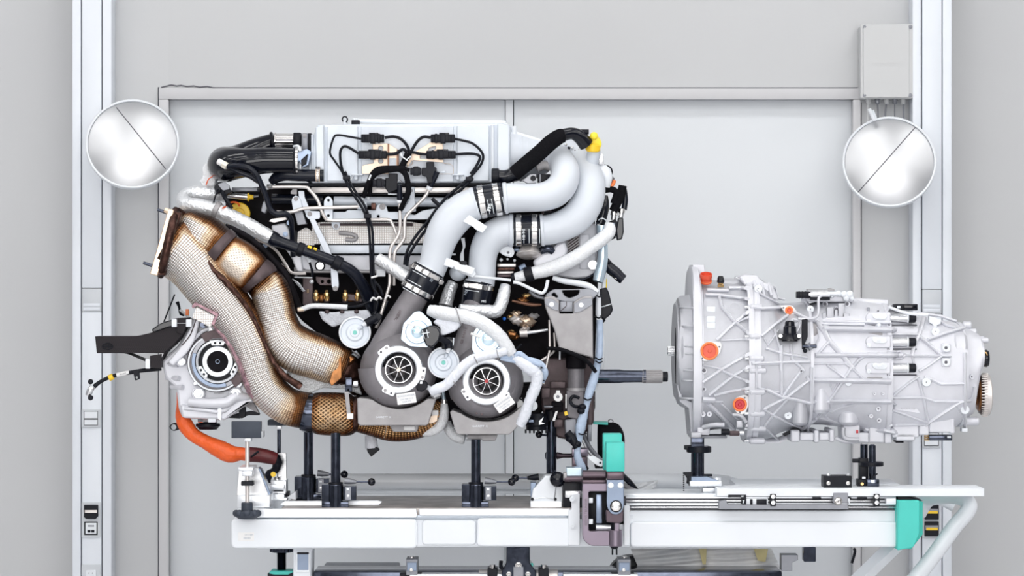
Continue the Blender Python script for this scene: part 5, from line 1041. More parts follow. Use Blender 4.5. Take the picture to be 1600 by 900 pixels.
plate('copper_fold', [(607, 224), (622, 234), (622, 262), (607, 262)], -62, -54, COPP, cb, .5); plate('copper_edge', [(605.5, 224), (608, 225), (608, 262), (605.5, 262)], -66, -56, COPPD, cb, .3); plate('copper_edge', [(620, 233), (623, 235), (623, 262), (620, 262)], -66, -56, COPPD, cb, .3); plate('copper_tag', [(608, 247), (619, 247), (619, 261), (608, 261)], -64, -61, PLEN, cb, .4); text('tag_mark', 'LR', 613, 252, -64.1, 5, WHITE, cb)
cb = plate('copper_bracket', rnd([(643, 241), (673, 222), (692, 224), (693, 255), (705, 256, 4), (709, 262, 3), (709, 272), (640, 272), (634, 262), (642, 252)], 1.5), -60, -56, COPP, en, .5, 0, [circ(639.5, 253, 5), rnd([(656, 243), (668, 240), (668, 248), (656, 248)], 3), rnd([(670, 231), (681, 228), (681, 233), (668, 238)], 1.5)])
box('bracket_slot', 688, 267, 696, 270, -62, -60, PLEN, cb, .4)
box('left_foot_bracket', 549, 272, 567, 274, -66, -50, PLEN, en, .5); tube('foot_brace', [(549, 280, -62), (553, 273, -62)], .8, WHITE, en, 1, 6); box('right_foot_bracket', 707, 272, 725, 274, -66, -50, PLEN, en, .5); tube('foot_brace', [(725, 280, -62), (721, 273, -62)], .8, WHITE, en, 1, 6)
for x in (556, 715): cyl('foot_boss', (x, 273, -58), (x, 281, -58), 4, PLEN, en, 14)
WIRES = [([(564, 217), (548, 214), (528, 211), (521, 216), (515.5, 238), (522, 250), (531, 263), (538, 275)], 1.7), ([(560, 240), (548, 232), (538, 228.5), (532, 236), (532, 252), (536, 270), (540, 282)], 2.1),
         ([(536, 270), (541, 284), (553, 305), (566, 325), (573, 342), (577, 362), (579, 400), (580, 432)], 2.1), ([(539, 268), (545, 282), (557, 302), (570, 322), (577, 342), (582, 362), (583, 400), (584, 432)], 2.1),
         ([(601, 215), (615, 213.5), (626, 217), (635, 226), (639, 236), (638, 244)], 2.4), ([(604, 241), (618, 240), (626, 235), (631, 233.5), (636, 238)], 2.6), ([(673, 215), (662, 214), (653, 220), (645, 232), (640, 243)], 2.4), ([(666, 241), (655, 240), (644, 238), (640, 242)], 2.2),
         ([(711, 217), (725, 220), (738, 224), (750, 234), (755, 244), (752, 256), (743, 268), (733, 279)], 2.), ([(712, 241), (730, 240), (743, 241), (750, 246), (744, 260), (735, 272)], 2.2),
         ([(735, 276), (716, 293), (700, 306), (684, 324), (668, 346), (652, 366), (640, 384), (634, 400), (632, 414)], 2.3), ([(739, 278), (722, 295), (705, 309), (689, 327), (672, 350), (657, 370), (645, 388), (638, 402), (636, 416)], 2.3), ([(744, 262), (736, 276), (722, 290)], 2.),
         ([(580, 432), (582, 446), (590, 460), (597, 470)], 2.2), ([(584, 432), (586, 448), (586, 466), (586, 486)], 2.2), ([(586, 440), (594, 450), (598, 462)], 2)]
for p, r in WIRES: tube('wire', [(x, y, -74) for x, y in p], r, BLACK, en, 5, 8)
tube('wire_loom', [(638, 240, -76, 6), (632, 252, -78, 5), (627, 262, -78, 5)], 5.5, FABR, en, 4, 12); tube('wire_loom', [(632, 263, -80, 4.5), (612, 264, -82, 5.5), (594, 266, -82, 6.5), (584, 272, -80, 6), (577, 284, -76, 4.5), (572, 296, -72, 4), (568, 308, -66, 3.4)], 5, FABR, en, 5, 12)
tube('wire_loom', [(620, 263, -78, 4), (632, 270, -80, 4.5), (637, 284, -80, 4.4), (638, 300, -78, 4.6), (632, 314, -70, 4), (624, 330, -60, 3.5)], 4.4, FABR, en, 5, 12); tube('wire_loom', [(588, 266, -76), (580, 282, -70), (578, 305, -60)], 3.4, FABR, en, 4, 10); tube('wire', [(628, 262, -80), (640, 266, -80)], 3, FABR, en, 1, 8)
tube('white_tie', [(625, 242, -84), (630, 246, -84), (637, 251, -84)], 1.1, WHITE, en, 3, 6); tube('white_tie', [(636, 249, -84), (642, 244, -84)], 1, WHITE, en, 1, 6); tube('tie_head', [(626, 240, -84), (628, 244, -84)], 2, WHITE, en, 1, 6); tube('white_tie', [(579.5, 273, -86), (576.5, 281, -86)], 1.5, WHITE, en, 1, 6)
for x, y in ((574, 337), (541, 277), (733, 279)): box('wire_clip', x-5.5, y-3, x+6, y+4, -80, -70, BLACK, en, 1)
tube('clip_arm', [(676, 311, -70), (682, 317, -74), (692, 325, -76)], 3.2, BLACK, en, 2, 10); tube('clip_ring', [(676, 318, -70), (677, 313, -72), (682, 311, -72)], 1, ALU, en, 3, 6)
# ---- white boost pipes with clamps ----
def hose_joint(p0, p1, r, m, label, bands=(.2, .8), bw=.17, txt=None, screw=None):
    """black coupling between two pipes; bands are steel clamps"""
    P0, P1 = Vector(p0), Vector(p1); L = P1-P0
    h = cyl('coupling_hose', p0, p1, r, RUBB, en, 36, .08)
    for f in bands:
        a = P0+L*(f-bw/2); b_ = P0+L*(f+bw/2); c = cyl('hose_clamp', tuple(a), tuple(b_), r+1., CHROME, h, 40, .03)
        for g in (f-bw*.95, f+bw*.95):
            # white print lines along the front of the hose
            q = P0+L*g; n2 = Vector((-L.y, L.x, 0)).normalized(); pts = []
            for i in range(6):
                a_ = math.radians(-5+i*12); pts.append((q.x+n2.x*r*1.005*math.sin(a_), q.y+n2.y*r*1.005*math.sin(a_), q.z-r*1.01*math.cos(a_)))
            tube('print_line', pts, .55, WINK, h, 1, 5)
    return h
bp1 = tube('boost_pipe', [(672, 426, -96, 22), (679, 408, -96, 23), (684, 388, -96, 24.5), (692, 366, -98, 26.5), (706, 344, -98, 28), (724, 328, -98, 27), (743, 318, -96, 25)], 24, WPIPE, en, 8, 32)
tube('pipe_bead', [(740, 319, -96, 25.5), (744, 317.6, -96, 26), (746, 317, -96, 24)], 25, WPIPE, bp1, 3, 32); cyl('pipe_bead', (667, 430, -96), (672, 418, -96), 24.5, WPIPE, bp1, 32)
hose_joint((742, 317.5, -96), (788, 309.5, -96), 25.5, RUBB, '', (.24, .76), .2)
bp2 = tube('boost_pipe', [(784, 310.5, -96, 23.5), (800, 309, -96, 23), (826, 309, -98, 22), (850, 307, -98, 22.5), (868, 300, -96, 23.5), (880, 286, -88, 23), (883, 268, -74, 22.5), (876, 252, -52, 22), (862, 242, -24, 22), (846, 240, 6, 22)], 23, WPIPE, en, 9, 32)
cyl('pipe_bead', (786, 310, -96), (793, 309.5, -96), 25, WPIPE, bp2, 32)
bp3 = tube('boost_pipe', [(751, 446, -70, 21.5), (753, 428, -70, 21.5), (754, 408, -72, 21.5), (757, 390, -74, 22.5), (766, 373, -76, 24), (782, 362, -76, 24), (800, 359, -76, 24)], 22, WPIPE, en, 8, 32)
cyl('pipe_bead', (795, 360, -76), (802, 360, -76), 26, WPIPE, bp3, 32); cyl('pipe_bead', (748, 449, -70), (750, 440, -70), 23.5, WPIPE, bp3, 32)
hose_joint((800, 360, -76), (846, 359.5, -76), 24.5, RUBB, '', (.22, .76), .19)
bp4 = tube('boost_pipe', [(842, 360, -76, 23), (858, 359, -76, 23.5), (878, 353, -76, 24), (899, 341, -72, 25), (915, 320, -64, 25.5), (921, 296, -52, 25), (916, 270, -34, 24), (902, 250, -14, 23), (884, 238, 10, 22), (862, 234, 36, 21)], 24, WPIPE, en, 9, 32)
cyl('pipe_bead', (844, 360, -76), (850, 359.5, -76), 25, WPIPE, bp4, 32); tube('pipe_arm', [(846, 222, -20), (880, 228, -20), (912, 240, -18), (938, 262, -16)], 4, WPIPE, bp4, 5, 10)
text('hose_print', 'F3B', 765, 324, -123, 8, WINK, en, -80, bold=True); text('hose_print', 'HB TG', 818.5, 366, -102, 6, WINK, en, -90)
for a, b_, c in (((722, 346), (740, 336), ((763, 355), (749, 364))),):
    plate('pipe_tab', rnd([(723, 346), (733, 336), (762, 354), (754, 364), (742, 358), (740, 355)], 1.2), -122, -116, WHITE, en, .8)
plate('pipe_tab', rnd([(694, 401), (742, 419), (738, 430), (686, 412)], 1.5), -112, -106, WHITE, en, .8); plate('pipe_tab', rnd([(728, 414), (739, 418), (744, 428), (738, 434), (722, 424)], 1.5), -108, -102, WHITE, en, .8)
lathe('tab_hole', (709, 418, -112.5), (0, 0, -1), [(0, 1.6), (.3, 1.6)], GREYM, en, 10); tube('pipe_strap', [(716, 422, -104), (735, 430, -102), (760, 434, -100), (782, 436, -96), (798, 438, -92)], 2.2, WHITE, en, 4, 8)
tube('white_ribbon', [(723, 372, -60, 3), (725, 384, -60, 2.2), (723.5, 391, -60, 1.4), (722, 398, -60, 2.8), (722, 408, -60, 3)], 3, WHITE, en, 4, 8, squash=.3); plate('black_clip', rnd([(716, 412), (722, 407), (730, 409), (728, 415), (720, 414)], 1), -112, -104, BLACK, en, .6)
box('white_knob', 705, 396, 712, 399, -50, -40, WHITE, en, .8); ball('grey_dome', 716, 426, -60, 14, PLEN, en, sy=.95)
h3 = hose_joint((671, 420, -96), (649, 460, -96), 26.5, RUBB, '', (.16, .84), .17); text('hose_print', 'SI', 674, 438, -121, 7, INKL, h3, 30)
for x, y in ((689, 441), (672, 461)): lathe('clamp_screw', (x, y, -104), (.3, .1, -1), [(0, 4.2), (3, 4.2), (4, 3), (4, 0)], CHROME, h3, 14)
h4 = hose_joint((749, 440, -70), (743, 480, -70), 24, RUBB, '', (.2,), .2); text('hose_print', 'HIS', 728, 457, -90, 6, INKL, h4, -70); text('hose_print', 'MIS', 756, 471, -94, 5, WINK, h4)
lathe('clamp_screw', (728.5, 445.5, -92), (.1, 0, -1), [(0, 4.2), (4, 4), (5, 2.6), (5, 0)], CHROME, h4, 14); plate('clamp_housing', rnd([(732, 443), (747, 443), (749, 447), (746, 451), (732, 449)], 1), -98, -92, TUBE, h4, .6)
# ---- turbochargers ----
def turbo(cx, cy, d, neck, R, plate_c, plate_a, hub, label, vol=None, lug=0):
    n_ = tube('compressor_housing', neck, 20, GREY, en, 9, 30)
    # volute: a scroll that grows round the inlet
    pts = []
    for i in range(15):
        a = math.radians(150-360*i/14*.93); rr = R*(.60+.05*i/14); tr = R*(.22+.20*i/14); pts.append((cx+rr*math.cos(a), cy+rr*math.sin(a)*-1, d+14, tr))
    tube('volute', pts, 10, GREY, n_, 3, 22); lathe('volute_body', (cx, cy, d+46), (0, 0, -1), [(0, R*.99), (14, R), (30, R*.97), (44, R*.86), (54, R*.66), (56, R*.6), (50, R*.5)], GREY, n_, 44, cap=False)
    fl_ = lathe('inlet_flange', (cx, cy, d-8), (0, 0, -1), [(-10, 38), (0, 38), (3, 36.5), (4, 31), (3, 28), (-4, 26.5), (-24, 25)], ALU, n_, 48, cap=False)
    for a in (128, 350, 245):
        a = math.radians(a+lug); x, y = cx+38.5*math.cos(a), cy-38.5*math.sin(a); tx, ty = -math.sin(a)*11, -math.cos(a)*11
        plate('flange_lug', rnd([(x-tx*.9-math.cos(a)*8, y-ty*.9+math.sin(a)*8), (x-tx+math.cos(a)*4, y-ty-math.sin(a)*4), (x+tx+math.cos(a)*4, y+ty-math.sin(a)*4), (x+tx*.9-math.cos(a)*8, y+ty*.9+math.sin(a)*8)], 4.5), d-11, d+6, ALU, fl_, .8)
        lathe('lug_hole', (x+tx*.45, y+ty*.45, d-11.2), (0, 0, -1), [(0, 2), (.3, 2)], DKG, fl_, 12); lathe('lug_ring', (x-tx*.5, y-ty*.5, d-11), (0, 0, -1), [(0, 2.6), (.4, 2.6), (.4, 1.6)], GREYL, fl_, 14)
    lathe('inlet_bore', (cx, cy, d-6), (0, 0, -1), [(-34, 19), (-26, 20.5), (-8, 24), (-2, 27), (0, 27.6)], BLACK, n_, 40, cap=False); lathe('bore_back', (cx, cy, d+24), (0, 0, -1), [(0, 22), (1, 22)], BLACK, n_, 24)
    lathe('shroud_ring', (cx, cy, d-2), (0, 0, -1), [(-1, 21.5), (1, 21.3), (1, 20), (-3, 19.5)], SILV, n_, 40, cap=False)
    wh = lathe('impeller_hub', (cx, cy, d+14), (0, 0, -1), [(0, 12), (6, 6), (14, 4.2), (20, 3.6), (22, 2.4), (22, 0)], CHROME, n_, 20)
    for k in range(8):
        a0 = k/8*2*math.pi+.2; p = []
        for j in range(5):
            r0 = 3.4+16*j/4; a = a0+.10*j*.4; p.append((cx+r0*math.cos(a), cy+r0*math.sin(a), d-2+.6*j))
        bm = bmesh.new(); top = [at(*q) for q in p]; bot = [at(cx+(3.4+16*j/4)*math.cos(a0+.16+.02*j), cy+(3.4+16*j/4)*math.sin(a0+.16+.02*j), d+16) for j in range(5)]
        V = []
        for s_ in (0, 1):
            V.append([[bm.verts.new(v+Vector((0, 0, 0))+(Vector((-math.sin(a0), 0, -math.cos(a0)))*(.9*S if s_ else 0))) for v in row] for row in (top, bot)])
        for s_ in (0, 1):
            for j in range(4): bm.faces.new((V[s_][0][j], V[s_][0][j+1], V[s_][1][j+1], V[s_][1][j]))
        for j in range(4): bm.faces.new((V[0][0][j], V[0][0][j+1], V[1][0][j+1], V[1][0][j]))
        bmesh.ops.recalc_face_normals(bm, faces=bm.faces); me = bpy.data.meshes.new('blade'); bm.to_mesh(me); bm.free(); link_mesh('blade', me, SILV, n_, True, 40)
    lathe('impeller_nut', (cx, cy, d-8), (0, 0, -1), [(0, 3), (3, 2.8), (3, 1.4), (1, 1.2), (1, 0)], hub, n_, 10)
    (px, py), a = plate_c, plate_a; c, s_ = math.cos(math.radians(a)), math.sin(math.radians(a))
    rp = [(px+u*c-v*s_, py+u*s_+v*c) for u, v in ((-15, -8.5), (15, -8.5), (15, 8.5), (-15, 8.5))]; lp = plate('name_plate', rnd(rp, 1), d-18, d-14, LABEL, n_, .5)
    for v, w, t_ in ((-4, 3.9, 'BORGWARNER'), (1, 3.4, '5304 988 0117'), (5, 3.6, '5304 970')): text('plate_text', t_, px-v*s_, py+v*c, d-18.2, w, INKL, lp, a)
    return n_
T1, T2 = (623, 577.5), (760, 595.5)
turbo(T1[0], T1[1], -150, [(653, 456, -100, 20), (642, 474, -104, 21), (626, 498, -112, 21), (608, 526, -122, 21), (594, 556, -126, 22), (590, 584, -120, 22), (600, 612, -110, 20)], 60, (635, 622.5), -8, GOLD, '')
turbo(T2[0], T2[1], -150, [(742, 474, -74, 20), (738, 500, -84, 19), (732, 526, -96, 19), (724, 552, -108, 20), (716, 585, -116, 20), (722, 620, -112, 18)], 58, (788, 631), -35, REDD, '', lug=-32)
text('cast_letters', '* A48.D5.R60', 618, 500, -134, 6, BRONZ, en, -62, thick=.5); text('cast_letters', 'JXC GB BA89 E', 723, 530, -122, 6, BRONZ, en, -74, thick=.5)
for x, y in ((597, 620), (750, 643)):
    for i, (u, v) in enumerate(((-5, 2), (2, -3), (3, 4), (-1, -6))): box('cast_mark', x+u-2, y+v-2, x+u+2, y+v+2, -152, -146, BRONZ, en, .5)
# cast shields below
def sag(poly_a, cx, cy, r, a0, a1): return poly_a[0]+arc(cx, cy, r, a0, a1, 14)+poly_a[1]
sh = plate('cast_shield', rnd([(558, 623)], 0)+[(562, 622), (575, 623)]+arc(T1[0]+1, 571, 68, 128, 50, 14)+[(682, 622), (680, 627), (669, 663), (666, 665), (562, 665), (559, 661)], -150, -60, GREYL, en, 1.6)
text('shield_writing', 'GARRETT  K', 599, 652, -150.3, 4.4, WINK, sh, thick=.2)
plate('shield_boss', rnd([(608, 664), (654, 664), (652, 675), (614, 675)], 3), -120, -80, GREYL, sh, 1.5); box('boss_label', 631, 666, 648, 672, -122, -119, LABEL, sh, .5)
sh = plate('cast_shield', [(703, 644), (707, 641), (717, 645)]+arc(T2[0]+1, 588, 71, 126, 42, 14)+[(822, 641), (826, 646), (800, 676), (795, 679), (716, 679), (712, 676)], -150, -60, GREYL, en, 1.6)
text('shield_writing', 'GARRETT  K', 750, 666, -150.3, 4.4, WINK, sh, thick=.2); plate('shield_boss', rnd([(730, 679), (778, 679), (774, 689), (754, 689), (752, 686), (730, 686)], 2), -120, -80, GREYL, sh, 1.5)
# ---- actuator cans ----
def can(x, y, r, d, spx, spy, a):
    c = lathe('actuator_can', (x, y, d), (0, 0, -1), [(-26, r*.8), (-20, r), (-3, r), (0, r*.99), (1, r*.93), (-1, r*.88), (-1, r*.6), (1.5, r*.5), (1.5, r*.32), (2.4, r*.28), (2.4, 0)], PLEN, en, 44)
    lathe('rolled_rim', (x, y, d), (0, 0, -1), [(-3, r), (-1, r+1.4), (1.5, r+.8), (1.6, r-1), (0, r-1.6)], WHITE, c, 44, cap=False)
    lathe('green_dot', (x, y, d-2.5), (0, 0, -1), [(0, 3.4), (.5, 3)], GBLUE, c, 16); dx, dy = math.cos(math.radians(a)), math.sin(math.radians(a))
    tube('spout', [(x+dx*9, y+dy*9, d-3), (x+dx*15, y+dy*15, d-5)], 2.8, PLEN, c, 1, 10); tube('spout_elbow', [(x+dx*17, y+dy*17, d-5), (x+dx*25, y+dy*25, d-6)], 3.6, WHITE, c, 1, 10)
    tube('vacuum_hose', [(x+dx*22, y+dy*22, d-6), (spx, spy, d-2)], 6, BLACK, c, 2, 12)
can(554.5, 519.5, 24, -118, 588, 496, -40); can(693, 566.5, 23.5, -166, 700, 536, -70)
tube('oil_sleeve', [(560, 552, -60), (548, 562, -60)], 6, PLEN, en, 1, 14); tube('bracket_rod', [(545, 545, -60), (562, 556, -70)], 1.5, GREYL, en, 1, 6)
def bluecan(x, y, r, d, poly):
    p = plate('valve_plate', rnd(poly, 3), d-2, d+2, BLUEZ, en, .6); lathe('blue_valve', (x, y, d-2), (0, 0, -1), [(0, r), (5, r), (6, r*.95), (6, r*.82), (8, r*.78), (8, r*.55), (6.5, r*.5), (7.5, r*.4), (7.5, 0)], BLUEZ, p, 40)
    lathe('valve_groove', (x, y, d-2), (0, 0, -1), [(0, r+1), (1, r+1)], SLATE, p, 40); lathe('valve_dot', (x+1-r*.3, y-r*.1, d-10), (0, 0, -1), [(0, 1.1), (.4, 1)], GBLUE, p, 10)
    for q in poly[::2]: bolt(q[0]+(x-q[0])*.18, q[1]+(y-q[1])*.18, d-2, 2.4, p, BLUEZ, 1)
bluecan(652, 519, 18, -166, [(648, 487), (657, 486), (674, 502), (680, 530), (668, 543), (640, 541), (626, 530), (630, 506)]); bluecan(763, 530, 19.5, -166, [(745, 511), (756, 509), (780, 520), (790, 540), (780, 548), (742, 554), (737, 545), (738, 522)])
tube('white_spout', [(736, 521, -172), (751, 527, -176)], 2.4, LABEL, en, 1, 10); tube('white_spout', [(637, 505, -172), (648, 510, -176)], 2.2, LABEL, en, 1, 10)
bc = plate('black_connector', rnd([(658, 515), (672, 508), (684, 511), (689, 520), (686, 532), (676, 543), (666, 541), (662, 532)], 3), -198, -170, GLOSS, en, 2.2); plate('connector_face', [(658.5, 514.5), (668, 512), (670, 527), (662, 528.5)], -200, -196, BLACK, bc, .6)
for p in (((660, 516), (663, 529)), ((666.5, 514.5), (669, 527.5)), ((658.5, 521.5), (671, 519.5))): tube('white_grid', [(a, b_, -200.6) for a, b_ in p], .7, WINK, bc, 1, 5)
tube('connector_hose', [(686, 528, -176), (698, 534, -172), (706, 540, -168)], 5, BLACK, en, 3, 12); box('connector_latch', 690, 527, 709, 546, -172, -156, GLOSS, en, 2); tube('latch_edge', [(709, 528, -173), (708, 540, -173)], .8, WINK, en, 1, 5); tube('black_stub', [(672, 539, -188), (677, 545, -188)], 3, BLACK, en, 1, 8)
# ---- foil wrapped hoses round the turbos ----
tube('wrapped_hose', [(590, 404, -70, 9.5), (606, 414, -74, 10), (624, 426, -80, 10), (640, 437, -84, 9.5)], 10, FOIL, en, 6, 18, wob=.03)
tube('wrapped_hose', [(708, 442, -50, 9), (702, 456, -54, 10), (696, 478, -60, 11)], 10, FOIL, en, 5, 18, wob=.03)
fs = tube('wrapped_hose', [(670, 484, -120, 8), (684, 488, -124, 11), (708, 492, -128, 11), (732, 496, -130, 11), (756, 506, -130, 11), (777, 522, -128, 11), (792, 541, -124, 10), (800, 552, -120, 8)], 11, FOILW, en, 7, 20, wob=.03, dd=-46)
tube('steel_tie', [(712, 480, -130), (715, 490, -142), (718, 500, -140), (720, 507, -130)], 1, GREYL, fs, 4, 6, dd=-48)
tube('wrapped_hose', [(790, 446, -80, 8), (788, 456, -84, 9.5), (784, 472, -90, 10), (776, 486, -96, 10.5), (758, 486, -100, 10), (738, 484, -104, 8), (718, 480, -110, 5)], 10, FOIL, en, 7, 18, wob=.05)
plate('foil_cover', rnd([(676, 504), (682, 498), (716, 502), (720, 506), (714, 516), (700, 522), (688, 525), (688, 512)], 4), -176, -158, TAPE, en, 3); tube('tie_hook', [(718, 500, -138), (720, 506, -138), (716, 512, -138)], 1.6, ALU, en, 3, 6)
lo = tube('wrapped_loom', [(790, 548, -148, 7), (776, 552, -152, 7), (756, 556, -158, 7.5), (738, 562, -164, 8), (722, 574, -168, 8), (708, 590, -168, 8), (696, 602, -166, 8), (682, 608, -164, 8), (674, 613, -160, 6)], 8, TAPE, en, 6, 16, wob=.03, dd=-26)
for x0, y0, x1, y1 in ((739, 553, 746, 568), (704, 588, 712, 602), (776, 547, 779, 560)): tube('steel_tie', [(x0, y0, -160), ((x0+x1)/2, (y0+y1)/2, -174), (x1, y1, -166)], .9, GREYL, lo, 3, 6, dd=-26)
tube('loom_end', [(674, 610, -158, 4), (680, 618, -158, 6), (686, 612, -160, 6)], 5, SILV, en, 3, 10, wob=.2); tube('loom_branch', [(668, 605, -150), (680, 610, -156), (692, 608, -160)], 4, WHITE, en, 3, 10)
plate('black_valve', rnd([(654, 598), (662, 594), (668, 598), (668, 606), (660, 612), (652, 611), (650, 604)], 2), -160, -146, BLACK, en, 1.4); box('valve_window', 656, 596, 660, 600, -161.5, -159, ALU, en, .5)
for p, r in (([(782, 560), (800, 564), (820, 567), (838, 566), (850, 572)], 3), ([(780, 556), (796, 558), (822, 560), (842, 565), (852, 574)], 3.2), ([(805, 556), (812, 552), (826, 562), (846, 570)], 4)): tube('taped_wire', [(a, b_, -166) for a, b_ in p], r, TAPEB, en, 4, 10)
tube('taped_loom', [(800, 556, -126, 6), (815, 566, -128, 9), (828, 576, -128, 10), (838, 584, -124, 10), (838, 600, -122, 9), (832, 616, -120, 9), (826, 630, -118, 8), (820, 648, -114, 9), (812, 664, -110, 8)], 9, TAPE, en, 5, 14, wob=.06, dd=-36); tube('taped_loom', [(850, 575, -124, 5), (851, 584, -124, 6), (846, 596, -120, 5)], 5, TAPEB, en, 4, 10)
for x, y in ((818, 624), (843, 592), (806, 548)): tube('black_tie', [(x-8, y-3, -124), (x, y+2, -132), (x+8, y+3, -124)], 1.3, BLACK, en, 3, 6)
tube('zip_tail', [(806, 546, -130), (815, 538, -132)], 1.8, BLACK, en, 1, 6); tube('zip_tail', [(783, 545, -134), (792, 558, -136), (799, 552, -136)], .7, ALU, en, 3, 6); tube('foil_spout', [(797, 548, -128, 5), (806, 558, -130, 6)], 5, SILV, en, 2, 10)
lathe('white_elbow', (832, 634, -110), (0, 0, -1), [(0, 8), (4, 8), (6, 6), (6, 0)], WHITE, en, 20); plate('cream_tab', rnd([(808, 628), (815, 621), (818, 632), (814, 640), (808, 638)], 1.5), -120, -112, LABEL, en, .6)
# oil drains to the right and left of the shields
dr = tube('oil_drain_hose', [(694, 628, -96, 5), (694, 642, -98, 7), (692, 656, -98, 8), (684, 668, -96, 8.5), (672, 674, -94, 8), (660, 675, -90, 7)], 8, FOILW, en, 6, 16); cyl('drain_collar', (688, 629, -97), (700, 629, -97), 0.1, CHROME, dr, 8)
cyl('drain_band', (694, 624, -96), (694, 631, -96), 6, CHROME, dr, 14); tube('thin_drain', [(692, 612, -94), (694, 626, -96)], 3.4, BLUEZ, dr, 1, 10)
tube('oil_drain_hose', [(698, 660, -70, 7), (702, 672, -74, 8), (712, 682, -76, 8.5), (726, 686, -78, 8)], 8, FOILW, en, 6, 16); cyl('drain_pipe', (728, 684, -78), (752, 684, -78), 4.5, ALU, en, 14)
tube('hanging_sleeve', [(578, 680, -30, 8), (580, 690, -30, 9.5), (581, 700, -30, 10)], 9, TAPE, en, 4, 16); plate('black_end', rnd([(573, 701), (577, 698), (588, 698), (593, 703), (580, 714), (574, 706)], 1), -38, -20, BLACK, en, 1)
# ---- exhaust manifold, lower left ----
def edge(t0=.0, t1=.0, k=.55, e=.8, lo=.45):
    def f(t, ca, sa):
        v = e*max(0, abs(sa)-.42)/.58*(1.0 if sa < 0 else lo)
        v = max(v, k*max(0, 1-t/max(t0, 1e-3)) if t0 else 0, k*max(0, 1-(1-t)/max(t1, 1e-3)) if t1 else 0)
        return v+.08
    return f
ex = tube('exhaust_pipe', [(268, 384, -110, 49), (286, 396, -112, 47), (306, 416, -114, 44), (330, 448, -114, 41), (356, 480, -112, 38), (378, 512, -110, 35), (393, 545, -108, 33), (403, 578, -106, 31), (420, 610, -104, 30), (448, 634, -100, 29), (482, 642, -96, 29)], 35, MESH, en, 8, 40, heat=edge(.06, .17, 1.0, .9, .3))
fl = plate('exhaust_flange', rnd([(263, 326), (272, 328), (246, 431), (234, 428)], 2), -150, -60, GOLD, en, 1.2)
tube('weld_bead', [(275, 328, -130, 6), (269, 352, -158, 7), (262, 382, -164, 7), (256, 410, -158, 7), (251, 430, -130, 6)], 7, WELD, fl, 6, 12, wob=.06); tube('weld_lip', [(278, 330, -128, 6), (287, 333, -120, 4)], 5, WELD, fl, 2, 10); plate('weld_skirt', rnd([(270, 330), (284, 332), (258, 431), (244, 430)], 3), -146, -70, WELD, fl, 2)
for x, y in ((249, 329), (227, 412)): tube('stud', [(x-3, y-1.5, -110), (x+12, y+3.5, -110)], 2.8, BLKST, fl, 6, 10, ribbed=.12); 
cyl('stud_nut', (257, 328, -110), (264, 331, -110), 4.6, GOLD, fl, 6)
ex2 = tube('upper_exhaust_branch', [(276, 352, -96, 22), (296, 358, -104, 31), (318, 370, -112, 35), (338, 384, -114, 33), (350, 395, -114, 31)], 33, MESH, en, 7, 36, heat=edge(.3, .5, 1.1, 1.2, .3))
def ringband(p0, p1, r, m=WELD): return cyl('collar', p0, p1, r, m, en, 40, .3)
tube('weld_collar', [(338, 384, -116, 35), (345, 390, -116, 35), (350, 394, -116, 33)], 34, BRONZ, en, 3, 36)
bel = tube('exhaust_bellows', [(346, 391, -114, 30), (356, 399, -114, 34), (372, 411, -114, 36), (390, 424, -114, 34), (400, 432, -114, 30)], 34, PERF, en, 7, 40, heat=edge(.3, .3, 1.0, .9, .9))
tube('weld_collar', [(396, 428, -112, 32), (404, 436, -112, 33), (408, 441, -112, 31)], 32, BRONZ, en, 3, 36)
ex3 = tube('exhaust_pipe', [(406, 437, -104, 27), (420, 452, -104, 31), (428, 476, -104, 31), (434, 502, -104, 31), (444, 528, -104, 35), (464, 546, -104, 37), (492, 556, -102, 36), (518, 566, -98, 34), (538, 574, -94, 30)], 32, MESH, en, 8, 40, heat=edge(.14, .18, .9, 1.0, .5))
el = tube('turbine_elbow', [(528, 574, -90, 27), (545, 582, -86, 25), (556, 596, -80, 18), (562, 612, -74, 14)], 24, WELD, en, 6, 28, wob=.05); tube('turbine_nipple', [(544, 560, -110, 9), (550, 566, -112, 8)], 8, HOTB, el, 2, 14, ribbed=.15); plate('hot_edge', rnd([(524, 566), (534, 556), (534, 590), (518, 604), (514, 596)], 3), -128, -120, HOTB, el, 1.2)
box('dark_bracket', 539, 590, 550, 612, -120, -110, BLKST, en, 1); plate('hot_arm', rnd([(538, 612), (545, 612), (548, 648), (542, 648)], 1), -138, -134, GREYL, en, .6); box('white_square', 542, 646, 552, 655, -142, -136, LABEL, en, 1); cyl('small_collar', (552, 600, -110), (560, 600, -110), 6, SILV, en, 14)
tube('dark_seam', [(322, 402, -146, 3), (332, 420, -148, 4), (352, 440, -146, 5), (372, 462, -142, 4), (392, 490, -136, 4), (410, 530, -130, 4), (428, 566, -128, 4), (446, 588, -128, 5), (470, 604, -122, 6)], 4, WELD, en, 6, 10, wob=.15)
tube('second_seam', [(352, 352, -100, 3), (380, 366, -96, 5), (404, 384, -92, 5), (428, 408, -88, 5), (446, 430, -84, 6), (458, 460, -80, 7), (470, 490, -78, 6)], 5, DARK, en, 6, 10)
blk = plate('insulation_blanket', rnd([(446, 580), (475, 585), (520, 600), (560, 600), (566, 618), (540, 608), (505, 606), (480, 616), (470, 612)], 3), -100, -80, mat('speckled_insulation', (.60, .62, .64), .8, 0, .5, 600, .8, 900), en, 2)
tube('weld_collar', [(476, 643, -98, 30), (484, 645, -98, 31), (492, 646, -98, 30)], 31, BLKST, en, 3, 36)
br = tube('braided_bellows', [(488, 646, -98, 30), (498, 646, -98, 33), (522, 647, -98, 34), (544, 648, -98, 33), (553, 648, -98, 29)], 33, BRAID, en, 6, 44, heat=lambda t, ca, sa: .42+.5*max(0, abs(sa)-.6)/.4+.3*max(0, .2-t)/.2+.3*max(0, t-.8)/.2)
